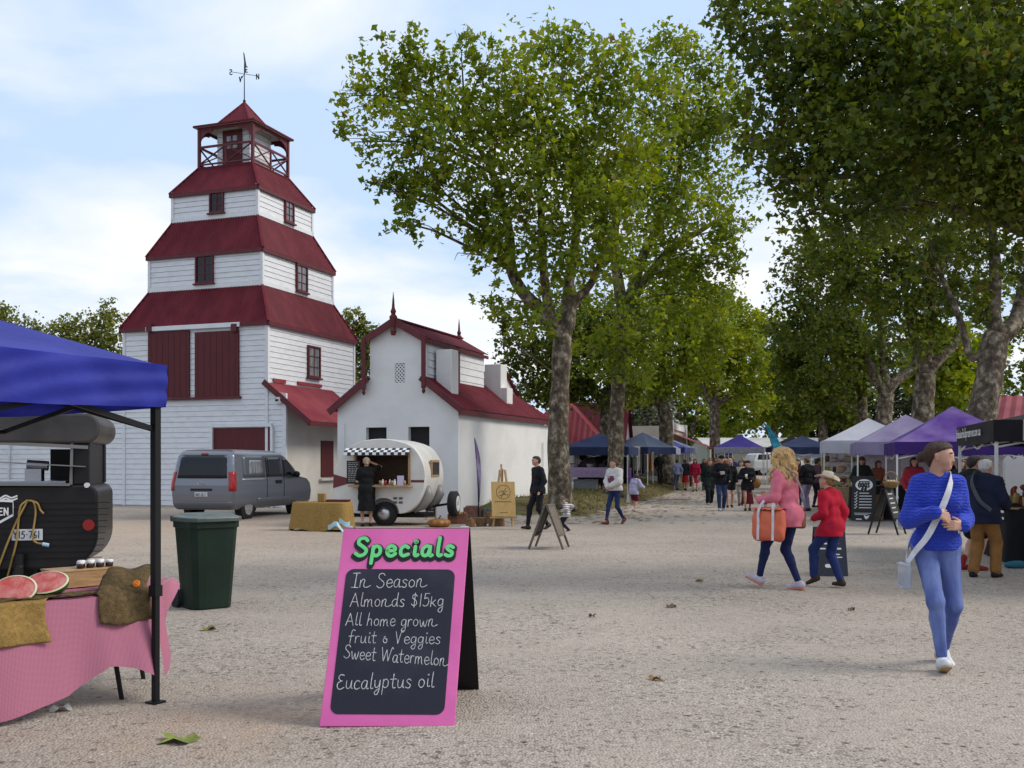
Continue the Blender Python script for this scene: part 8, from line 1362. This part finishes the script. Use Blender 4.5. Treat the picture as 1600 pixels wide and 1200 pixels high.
    gs = 'people standing among the stalls on both sides'
    st_ = [(1262, 33, 1.70, 30, (.012, .010, .012), (.30, .27, .40), 'person in black with pale lilac trousers behind the curly hair', 'short', None), (1247, 38, 1.66, 160, (.10, .03, .02), (.05, .05, .07), 'person in rust brown beside the white canopy post', 'long', None), (1275, 36, 1.68, -60, (.09, .05, .06), (.02, .02, .03), 'person in a dark plum jacket facing the white canopy stall', 'short', ('cap', (.03, .03, .03))), (1222, 40, 1.62, 100, (.55, .53, .50), (.02, .02, .025), 'person in white sleeves half hidden by the pink top', 'short', None), (1300, 36.2, 1.62, 200, (.02, .015, .015), (.03, .03, .04), 'dark haired stall keeper under the white canopy', 'long', None), (1346, 30.5, 1.70, 170, (.015, .02, .014), (.02, .02, .02), 'stall keeper in a wide brown hat under the lilac canopy', 'long', ('brim', (.16, .09, .045))), (1371, 31.5, 1.60, 190, (.30, .11, .05), (.05, .03, .02), 'stall keeper in rust under the lilac canopy', 'long', None), (1428, 26.4, 1.66, 165, (.36, .03, .05), (.03, .03, .04), 'stall keeper in a red patterned top under the purple canopy', 'long', None), (1477, 26.6, 1.72, 170, (.012, .012, .014), (.02, .02, .02), 'person in black just right of the blue jumper woman', 'short', None), (1503, 24.0, 1.60, 150, (.020, .014, .026), (.02, .02, .02), 'person in dark purple behind the jacket wearer', 'long', None), (937, 46, 1.62, 165, (.012, .012, .015), (.02, .02, .02), 'stall keeper in black under the first navy canopy on the left', 'short', None), (1030, 55.5, 1.66, 200, (.02, .02, .02), (.03, .03, .03), 'person in black under the slate canopy', 'long', None), (1312, 37, 1.55, 185, (.30, .10, .06), (.05, .04, .04), 'stall keeper in terracotta at the back of the white canopy', 'short', None), (920, 45, 1.55, 190, (.05, .04, .05), (.02, .02, .02), 'seated looking dark figure behind the lilac table', 'long', None)]
    for px, d, H, hd, tc_, bc, lb, hr, ht in st_: p = GD(px, d); person(lb, tuple(p), hd, H, dict(anL=(-.09, -.02, .09), anR=(.09, .04, .09), pitL=0, pitR=0, wrL=(-.12, .24, 1.08), elL=(-1, -.6, -.5), wrR=(.22, .10, .94)), dict(top=tc_, bcol=bc, hair=hr, loose=.03, hat=ht, hcol=random.choice([(.03, .02, .012), (.08, .04, .02), (.13, .06, .03)])), .024, gs)
main_people()
# ------------------------------------------------------------------ what stands in the stalls
def wtag(o, p, rz, label, cat, group=None): o.location = p; o.rotation_euler = (0, 0, rz); return tag(o, label, cat, group)
def cloth_table(label, p, rz, w_, d, h, m, dropf=None, cat='table', name='stall_table'):
    root = empty(name, p, rz, label, cat); t = MB(); t.box((0, 0, h - .02), (w_, d, .03)); t.build('tabletop', M['wood'], root); b = MB(); n = 56; vs = []; st = [(h - (dropf or h - .04), 1.04), (h * .5 if not dropf else h - dropf * .5, 1.015), (h - .01, 1.0), (h + .002, .985)]
    for z, k in st:
        for i in range(n): a = 2 * math.pi * i / n; c, s = math.cos(a), math.sin(a); q = (abs(c) ** 10 + abs(s) ** 10) ** (-.1); f = 1 + .02 * math.sin(a * 17) * (h - z) / h; vs.append(Vector((w_ / 2 * q * c * k * f, d / 2 * q * s * k * f, z)))
    b.add(vs, [(i * n + j, i * n + (j + 1) % n, (i + 1) * n + (j + 1) % n, (i + 1) * n + j) for i in range(len(st) - 1) for j in range(n)] + [tuple((len(st) - 1) * n + j for j in range(n))]); b.build('cloth', m, root, True)
    if dropf:
        for sx in (-1, 1):
            for sy in (-1, 1): l = MB(); l.cyl((sx * (w_ / 2 - .08), sy * (d / 2 - .08), 0), (sx * (w_ / 2 - .08), sy * (d / 2 - .08), h - .03), .018, n=8); l.build('leg', M['steel'], root)
    return root
RZA = -math.atan(.27)
def curtain(label, a, b, z0, z1, m, name='curtain'):
    g = MB(); a, b = Vector(a), Vector(b); e = (b - a).normalized(); n = Vector((-e.y, e.x, 0)); ga, gb = ghf(a.x, a.y), ghf(b.x, b.y); g.grid(lambda u, v: a + (b - a) * u + n * (.03 * math.sin(u * 22) * (1 - .3 * v)) + UP * (z0 + (z1 - z0) * v + ga), 40, 6); o = g.build(name, m, None, True); sm = o.modifiers.new('s', 'SOLIDIFY'); sm.thickness = .006; return tag(o, label, 'curtain')
def goods_row(p, rz, w_, n, gname, seed, cols, h=.0):
    rn = random.Random(seed); out = []
    kinds = ['jar', 'basket', 'box', 'ring', 'bunch']
    for i in range(n):
        k = kinds[rn.randrange(5)]; c = cols[rn.randrange(len(cols))]; x = -w_ / 2 + w_ * (i + .5) / n; y = rn.uniform(-.22, .2); b = MB(); s = rn.uniform(.8, 1.3)
        if k == 'jar': b.lathe([(.04 * s, 0), (.05 * s, .01), (.05 * s, .11 * s), (.035 * s, .13 * s), (.038 * s, .15 * s)], n=12)
        elif k == 'basket':
            b.lathe([(.09 * s, 0), (.13 * s, .1 * s), (.135 * s, .12 * s), (.11 * s, .1 * s)], n=14)
            for q in range(6): b.ball((.07 * s * math.cos(q), .07 * s * math.sin(q), .12 * s), .045 * s, 8, 5, 1)
        elif k == 'box': b.box((0, 0, .08 * s), (.18 * s, .14 * s, .16 * s)); b.box((0, 0, .165 * s), (.19 * s, .15 * s, .02), 1)
        elif k == 'ring': b.tube([(.13 * s * math.cos(a), .02 * math.sin(a * 3), .16 * s + .13 * s * math.sin(a)) for a in [2 * math.pi * t / 16 for t in range(17)]], .035 * s, 6); b.box((0, .02, .02), (.08, .06, .04), 1)
        else:
            b.lathe([(.05 * s, 0), (.06 * s, .14 * s), (.05 * s, .14 * s)], n=10)
            for q in range(10): a = q * 2.4; r = .02 + .008 * q; b.tube([(0, 0, .12 * s), (r * math.cos(a), r * math.sin(a), .26 * s + .01 * (q % 4))], .006, 4, 1); b.ball((r * math.cos(a), r * math.sin(a), .27 * s + .01 * (q % 4)), .035, 6, 4, 1)
        m1 = cmat('goods', c, .6, .1); m2 = cmat('goods', cols[(rn.randrange(len(cols)))], .6, .1); o = b.build({'ring': 'wreath', 'bunch': 'flower_vase'}.get(k, k), [m1, m2], None); o.location = Vector(p) + Matrix.Rotation(rz, 3, 'Z') @ Vector((x, y, h)); o.rotation_euler = (0, 0, rz); tag(o, f"one of the {dict(jar='jars', basket='filled baskets', box='lidded boxes', ring='wreaths', bunch='flower vases')[k]} {gname}", {'ring': 'wreath', 'bunch': 'vase'}.get(k, k), f"{dict(jar='jars', basket='baskets', box='boxes', ring='wreaths', bunch='flower vases')[k]} {gname}")
def rack(p, rz, label, w_, cols, seed, gname):
    root = empty('clothes_rack', p, rz, label, 'clothes rack'); f = MB()
    for s in (-1, 1): f.cyl((s * w_ / 2, 0, 0.04), (s * w_ / 2, 0, 1.6), .015, n=8); f.bar((s * w_ / 2, -.25, .04), (s * w_ / 2, .25, .04), .03, .03)
    f.cyl((-w_ / 2 - .05, 0, 1.6), (w_ / 2 + .05, 0, 1.6), .015, n=8); f.build('frame', M['white_metal'], root); rn = random.Random(seed); n = len(cols)
    for i, c in enumerate(cols):
        x = -w_ / 2 + w_ * (i + .5) / n; L_ = rn.uniform(.75, 1.25); g = MB(); 
        def fn(u, v): a = 2 * math.pi * u; z = -.06 - L_ * v; hw = (.10 + .12 * min(1, v * 5)) * (1 + .25 * v); return Vector((.045 * math.cos(a) * (1 + .5 * v) + .012 * math.sin(5 * a + i) * v, hw * math.sin(a), z))
        g.grid(fn, 18, 8); h = g; h.tube([(0, -.16, -.09), (0, 0, -.03), (0, .16, -.09)], .01, 5); h.tube([(0, 0, -.03), (0, 0, .02)], .006, 5); o = h.build('garment', cmat('garment', c, .9), None, True); o.location = Vector(p) + Matrix.Rotation(rz, 3, 'Z') @ Vector((x, 0, 1.60)); o.rotation_euler = (0, 0, rz + rn.uniform(-.1, .1)); tag(o, f'one of the garments hanging on the rack {gname}', 'garment', f'garments on the rack {gname}')
def stalls():
    def cz(x, y): return Vector((x, y, ghf(x, y)))
    # left row
    cloth_table('table with a lilac cloth under the first navy canopy on the left', cz(3.35, 44.3), RZA, 1.9, .8, .95, cmat('lilac_cloth', (.36, .26, .42)), .42); goods_row(cz(3.35, 44.3) + UP * .955, RZA, 1.7, 7, 'on the lilac table', 3, [(.05, .03, .04), (.4, .38, .36), (.2, .1, .08), (.03, .03, .05)])
    b = MB(); b.box((0, 0, .2), (1.0, .45, .4)); b.box((0, 0, .42), (1.04, .49, .05)); wtag(b.build('storage_tub', cmat('grey_tub', (.26, .27, .28), .5), None, bevel=.02), cz(3.2, 44.35), RZA, 'grey storage tub under the lilac table', 'tub')
    for x, lb in ((2.45, 'left'), (5.2, 'right')): curtain(f'white tied back curtain on the {lb} rear leg of the first navy canopy', (x + .35, 46.6, 0), (x + .62, 46.55, 0), .9, 2.0, cmat('white_curtain', (.5, .49, .47)))
    curtain('dark back wall of the first navy canopy', (3.0, 46.9, 0), (5.2, 46.3, 0), .2, 2.0, cmat('dark_curtain', (.012, .012, .02)))
    b = MB(); b.lathe([(.15, 0), (.17, .3), (.15, .32)], n=16); wtag(b.build('leg_weight', M['white_print'], None), cz(2.47, 43.9), 0, 'white bucket weight at the front leg of the first navy canopy', 'bucket')
    rack(cz(6.3, 53.1), R(-4), 'white metal rack of dark clothes under the slate canopy', 2.0, [(.03, .02, .04), (.06, .015, .03), (.02, .02, .03), (.10, .11, .13), (.015, .02, .03), (.03, .03, .035), (.08, .04, .03), (.02, .03, .05), (.36, .14, .02), (.38, .16, .03)], 5, 'under the slate canopy'); rack(cz(8.6, 59.0), R(80), 'rack of pale and blue clothes beside the second lavender canopy', 1.6, [(.25, .28, .38), (.4, .38, .4), (.10, .12, .22), (.3, .2, .2), (.12, .1, .15)], 6, 'beside the lavender canopy')
    cloth_table('small table with a deep purple cloth left of the slate canopy', cz(5.75, 52.6), RZA, .7, .6, .8, cmat('purple_cloth', (.10, .04, .20))); cloth_table('white clothed table under the lavender canopy', cz(8.4, 57.6), RZA, 1.3, .7, .8, cmat('white_cloth', (.5, .49, .46))); goods_row(cz(8.4, 57.6) + UP * .8, RZA, 1.2, 5, 'on the white clothed table', 8, [(.3, .1, .1), (.4, .35, .2), (.1, .1, .2)])
    curtain('white back curtain of the slate canopy', (6.4, 55.9, 0), (8.1, 55.7, 0), .3, 2.05, cmat('white_curtain', (.5, .49, .47))); cloth_table('table with a blue grey cloth further along the left row', cz(9.3, 63.5), RZA, 1.6, .7, .85, cmat('slate_cloth', (.12, .13, .2))); goods_row(cz(9.3, 63.5) + UP * .85, RZA, 1.5, 5, 'on the blue grey table', 9, [(.4, .2, .15), (.3, .3, .25), (.15, .1, .1)])
    b = MB(); b.box((0, 0, .012), (2.2, 1.0, .02)); wtag(b.build('ground_mat', cmat('dusty_mat', (.25, .17, .14)), None), cz(6.6, 44.2), RZA, 'dusty flat mat lying on the gravel in front of the clothes rack', 'mat')
    # right row: white canopy goods
    cols = [(.5, .42, .3), (.4, .12, .06), (.5, .25, .05), (.25, .3, .08), (.5, .45, .5), (.35, .3, .2), (.15, .08, .05), (.45, .35, .08)]
    p = cz(11.05, 32.9); cloth_table('goods table with a tan cloth under the white canopy', p, RZA, 2.2, .8, .8, cmat('tan_cloth', (.28, .2, .12))); goods_row(p + UP * .8, RZA, 2.1, 11, 'on the tan table', 12, cols); goods_row(p + UP * .8 + Vector((.05, .2, 0)), RZA, 2.0, 9, 'on the tan table', 13, cols)
    sh = empty('display_shelf', cz(11.3, 34.0), RZA, 'stepped display shelf behind the tan goods table', 'shelf'); 
    for i, z in enumerate((.9, 1.25, 1.6)): f = MB(); f.box((0, .1 * i, z), (1.9, .28, .03)); f.build('shelf', M['wood'], sh)
    for s in (-1, 1): f = MB(); f.box((s * .95, .1, .85), (.04, .5, 1.7)); f.build('side_panel', M['wood'], sh)
    for i, z in enumerate((.92, 1.265, 1.615)): goods_row(cz(11.3, 34.0) + UP * z + Vector((.03 * i, .1 * i - .0, 0)), RZA, 1.8, 8, 'on the display shelf', 15 + i, cols)
    curtain('white printed back wall of the white canopy', (10.9, 35.6, 0), (13.6, 34.9, 0), .3, 1.95, cmat('white_wall_cloth', (.55, .53, .52))); curtain('pale back wall of the lilac canopy', (11.0, 32.4, 0), (13.6, 31.7, 0), .9, 1.85, cmat('white_wall_cloth', (.55, .53, .52))); curtain('pale back wall of the purple canopy', (10.6, 27.9, 0), (13.1, 27.2, 0), 1.0, 1.8, cmat('white_wall_cloth', (.55, .53, .52)))
    # eggs banner, table, tub
    d = 27.0; x0, x1 = (1331 - 800) / FX * d, (1366 - 800) / FX * d; root = empty('banner_sign', Vector(((x0 + x1) / 2, d, 0)), R(-12), 'black banner sign with eggs in a white oval above a tick list', 'sign'); w_ = (x1 - x0) * 1.02; h = 1.21; f = MB(); f.hexa([Vector(v) for v in ((-w_ / 2, 0, .03), (w_ / 2, 0, .03), (w_ / 2, .02, .03), (-w_ / 2, .02, .03), (-w_ / 2 + .06, .22, h), (w_ / 2 + .06, .22, h), (w_ / 2 + .06, .24, h), (-w_ / 2 + .06, .24, h))]); pn = f.build('panel', M['black_print'], root); o0 = Vector((-w_ / 2, 0, .03)); ey = Vector((.06, .22, h - .03)); eyl = ey.length; ey = ey.normalized(); ex = Vector((1, 0, 0)); en = ex.cross(ey) * -1 if ex.cross(ey).y > 0 else ex.cross(ey); en = en.normalized()
    t = MB(); c = o0 + ex * (w_ * .5) + ey * (eyl * .80); t.add([c + ex * (.22 * math.cos(a)) + ey * (.155 * math.sin(a)) + en * .003 for a in [2 * math.pi * k / 32 for k in range(32)]], [tuple(range(32))])
    for i in range(6):
        y = eyl * (.60 - i * .065); ribbon(t, [(0, .02), (.02, 0), (.06, .06)], o0 + ex * (w_ * .12) + ey * y, ex, ey, en, 1, .018, .003)
        ribbon(t, [(0, 0), (w_ * (.50 if i else .38), 0)], o0 + ex * (w_ * .32) + ey * (y + .02), ex, ey, en, 1, .020, .003)
    for i, (a, l) in enumerate(((.12, .7), (.15, .55))): ribbon(t, [(0, 0), (w_ * l, 0)], o0 + ex * (w_ * a) + ey * (eyl * (.17 - .03 * i)), ex, ey, en, 1, .012, .003)
    t.add([o0 + ex * (w_ * .52 + x) + ey * (.04 + y) + en * .003 for x, y in ((0, .12), (.03, .03), (.07, 0), (.12, .04), (.15, .12), (.10, .09), (.05, .09))], [tuple(range(7))]); ribbon(t, [(0, 0), (.12, 0)], o0 + ex * (w_ * .22) + ey * .045, ex, ey, en, 1, .03, .003); t.build('white_marks', M['white_print'], pn)
    t = MB(); letters(t, 'eggs', c - ex * .145 - ey * .06, ex, ey, en, .20, .17, .12, off=.008, fit=.30); ribbon(t, [(-.13, .085), (.13, .085)], c, ex, ey, en, 1, .03, .008); t.build('lettering', M['black_print'], pn)
    lg = MB(); lg.bar((0.05, .24, h - .1), (.05, .7, 0.02), .03, .03); lg.build('prop', M['black_metal'], root)
    p = cz(10.25, 27.9); cloth_table('black clothed table beside the eggs banner', p, RZA, 2.0, .8, .95, cmat('black_cloth', (.010, .010, .012))); b = MB(); b.box((0, 0, .36), (.5, .05, .70)); wtag(b.build('cardboard_panel', cmat('cardboard', (.22, .12, .05)), None), p + Vector((-.62, -.62, 0)), R(-12), 'brown cardboard panel leaning on the black clothed table', 'panel'); goods_row(p + UP * .955, RZA, 1.9, 7, 'on the black clothed table', 31, [(.02, .02, .02), (.3, .12, .05), (.4, .4, .38)])
    # A-frame with chalkboard and a basket on top
    d = 22.4; X = lambda px: (px - 800) / FX * d; root = empty('sandwich_board', Vector((X(1386), d, 0)), R(52), 'black framed chalk sandwich board with a basket on top', 'sign')
    for s in (-1, 1):
        pn_ = lambda x, t: Vector((x, s * (.30 * (1 - t) + .02), 1.0 * t)); f = MB()
        for x in (-.26, .26): f.bar(pn_(x, 0), pn_(x, 1), .045, .03, (0, 1, 0))
        f.bar(pn_(-.26, .98), pn_(.26, .98), .045, .03); f.bar(pn_(-.26, .34), pn_(.26, .34), .045, .03); fo = f.build('frame', M['black_metal'], root); b = MB(); b.hexa([pn_(-.24, .34), pn_(.24, .34), pn_(.24, .34) + Vector((0, s * .012, 0)), pn_(-.24, .34) + Vector((0, s * .012, 0)), pn_(-.24, .97), pn_(.24, .97), pn_(.24, .97) + Vector((0, s * .012, 0)), pn_(-.24, .97) + Vector((0, s * .012, 0))]); bo = b.build('board', M['black_print'], fo); t = MB()
        for i in range(5): q = pn_(-.18, .88 - .1 * i); t.bar(q + Vector((0, s * .016, 0)), q + Vector((.30 - .04 * (i % 2), s * .016, 0)), .004, .03)
        t.build('chalk_writing', M['chalk'], bo)
    b = MB(); b.lathe([(.12, 0), (.17, .12), (.175, .14), (.14, .11)], n=16); b.tube([(.16 * math.cos(a), 0, .13 + .22 * math.sin(a)) for a in [math.pi * k / 10 for k in range(11)]], .012, 6); bk = empty('egg_basket', Vector((X(1392), d, 1.01)), 0, 'wicker basket of pale eggs on top of the black chalk board', 'basket'); b.build('basket', cmat('wicker', (.30, .19, .07), .8, .5, 60), bk, True)
    for k in range(6): e = MB(); e.ball((.07 * math.cos(k * 1.05), .07 * math.sin(k * 1.05), .13), (.035, .035, .045), 8, 6); o = e.build('egg', cmat('egg', (.55, .42, .32), .5, 0), bk, True)
    # dark blue board behind the boy
    d = 14.2; X = lambda px: (px - 800) / FX * d; root = empty('sandwich_board', Vector((X(1295), d, 0)), R(-4), 'dark navy sandwich board behind the boy in the cowboy hat', 'sign'); nv = mat('navy_sign_board', (.012, .014, .030), .6)
    for s in (-1, 1):
        f = MB(); w_ = .42; z1 = .66; f.hexa([Vector(v) for v in ((-w_ / 2, s * .22, .0), (w_ / 2, s * .22, .0), (w_ / 2, s * .205, 0), (-w_ / 2, s * .205, 0), (-w_ / 2, s * .03, z1), (w_ / 2, s * .03, z1), (w_ / 2, s * .015, z1), (-w_ / 2, s * .015, z1))]); pn = f.build('panel', nv, root)
        if s < 0:
            t = MB(); e0 = Vector((-w_ / 2, -.22, 0)); ey = Vector((0, .19, z1)).normalized(); en = Vector((0, -z1, .19)).normalized()
            for x, y, l, wd in ((.10, .45, .08, .02), (.24, .45, .07, .02), (.07, .38, .06, .02), (.22, .38, .12, .025), (.25, .30, .07, .015), (.26, .26, .09, .015), (.14, .14, .13, .05)): ribbon(t, [(x, y), (x + l, y)], e0, Vector((1, 0, 0)), ey, en, 1, wd, .003)
            t.build('white_marks', M['white_print'], pn)
    # black stall on the right
    A = Vector((8.15, 16.6, 0)); cl = cmat('black_cloth', (.010, .010, .012)); tb = cloth_table('long black clothed table with white print in the black canopy stall', A, RZA + math.pi / 2, 2.6, .7, .88, cl); t = MB()
    for i in range(2): ribbon(t, [(-1.15, 0), (1.15, 0)], Vector((0, .375, .80 - .10 * i)), Vector((-1, 0, 0)), UP, Vector((0, 1, 0)), 1, .035, .004)
    t.build('print_band', M['white_print'], tb); goods_row(A + UP * .885, RZA + math.pi / 2, 2.4, 12, 'on the black canopy table', 41, [(.25, .05, .03), (.03, .02, .02), (.4, .3, .1), (.5, .48, .45)])
    film = mat('clear_plastic_film', (.75, .76, .80), .15, trans=.75); film.node_tree.nodes['Principled BSDF'].inputs['IOR'].default_value = 1.08; g = MB(); a, b_ = Vector((9.3, 18.2, 0)), Vector((10.95, 17.75, 0)); g.grid(lambda u, v: a + (b_ - a) * u + UP * (.15 + 1.75 * v) + Vector((.01, .03, 0)) * math.sin(u * 17), 20, 4); tag(g.build('plastic_curtain', film, None, True), 'clear plastic side curtain at the back of the black canopy stall', 'curtain')
    ch = empty('price_board', Vector((7.72, 16.2, .885)), RZA + math.pi / 2 + math.pi, 'black price board standing on the black canopy table', 'sign'); f = MB(); f.box((0, 0, .22), (.32, .03, .44)); f.build('panel', M['black_print'], ch); t = MB()
    for i in range(6): t.box((-.02 * (i % 2), -.017, .38 - .06 * i), (.2 - .03 * (i % 3), .003, .02))
    t.build('white_marks', M['chalk'], ch)
    b = MB(); b.ball((0, 0, .05), (.22, .12, .06), 14, 8); wtag(b.build('sand_bag', cmat('teal_bag', (.03, .16, .22)), None, True), Vector((7.42, 15.05, 0)), R(20), 'teal sand bag on the foot of the canopy leg at the right edge', 'bag'); b = MB(); b.ball((0, 0, .05), (.22, .12, .06), 14, 8); wtag(b.build('sand_bag', cmat('black_cloth', (.010, .010, .012)), None, True), Vector((8.5, 18.6, 0)), R(80), 'black sand bag at the far front leg of the black canopy', 'bag')
stalls()
def grass_bank():     # thin dry grass on the bank below the left trees
    n = 9000; y = 28 + 34 * RNG.random(n) ** 1.3; xe = 2.0 + .27 * (y - 28); x = xe - .2 - 4.2 * RNG.random(n) ** .8; keep = (gh(x, y) > .06) & ((np.sin(x * 2.3 + y) * np.sin(y * 1.1 + x * .6) + RNG.random(n)) > .45); x, y = x[keep], y[keep]; n = len(x); z = gh(x, y); h = .05 + .09 * RNG.random(n); a = RNG.random(n) * 6.28; wv = .012 + .012 * RNG.random(n)
    V = np.stack([np.stack([x - wv * np.cos(a), y - wv * np.sin(a), z - .01], -1), np.stack([x + wv * np.cos(a), y + wv * np.sin(a), z - .01], -1), np.stack([x + h * .7 * np.cos(a * 3), y + h * .7 * np.sin(a * 3), z + h], -1)], 1); tag(np_mesh('grass', V.reshape(-1, 3), np.arange(3 * n).reshape(-1, 3), leaf_mat('dry_grass', (.05, .06, .012), (.11, .115, .025), (.2, .17, .06), .3, .05), smooth=False), 'thin patchy grass on the bank under the left trees', 'grass', kind='stuff')
    n = 1500; y = 26 + 36 * RNG.random(n); x = 2.0 + .27 * (y - 28) + RNG.normal(size=n) * 1.6; V, F = leaves(np.stack([x, y, gh(x, y) + .012], 1)[:1], [.01], 26, .1, rng=np.random.default_rng(3)); s = .05 + .06 * RNG.random(n); a = RNG.random(n) * 6.28; zz = gh(x, y)
    V = np.stack([np.stack([x + s * np.cos(a + k), y + s * np.sin(a + k) * .8, zz + .012 + .02 * ((i * 7) % 3) / 3], -1) for i, k in enumerate((0, 1.9, 3.6, 5.0))], 1); tag(np_mesh('leaf_litter', V.reshape(-1, 3), np.arange(4 * n).reshape(-1, 4), leaf_mat('litter_leaf', (.10, .06, .02), (.16, .10, .035), (.24, .17, .06), .1, .0), smooth=False), 'brown leaf litter along the edge of the bank', 'leaves', kind='stuff')
grass_bank()
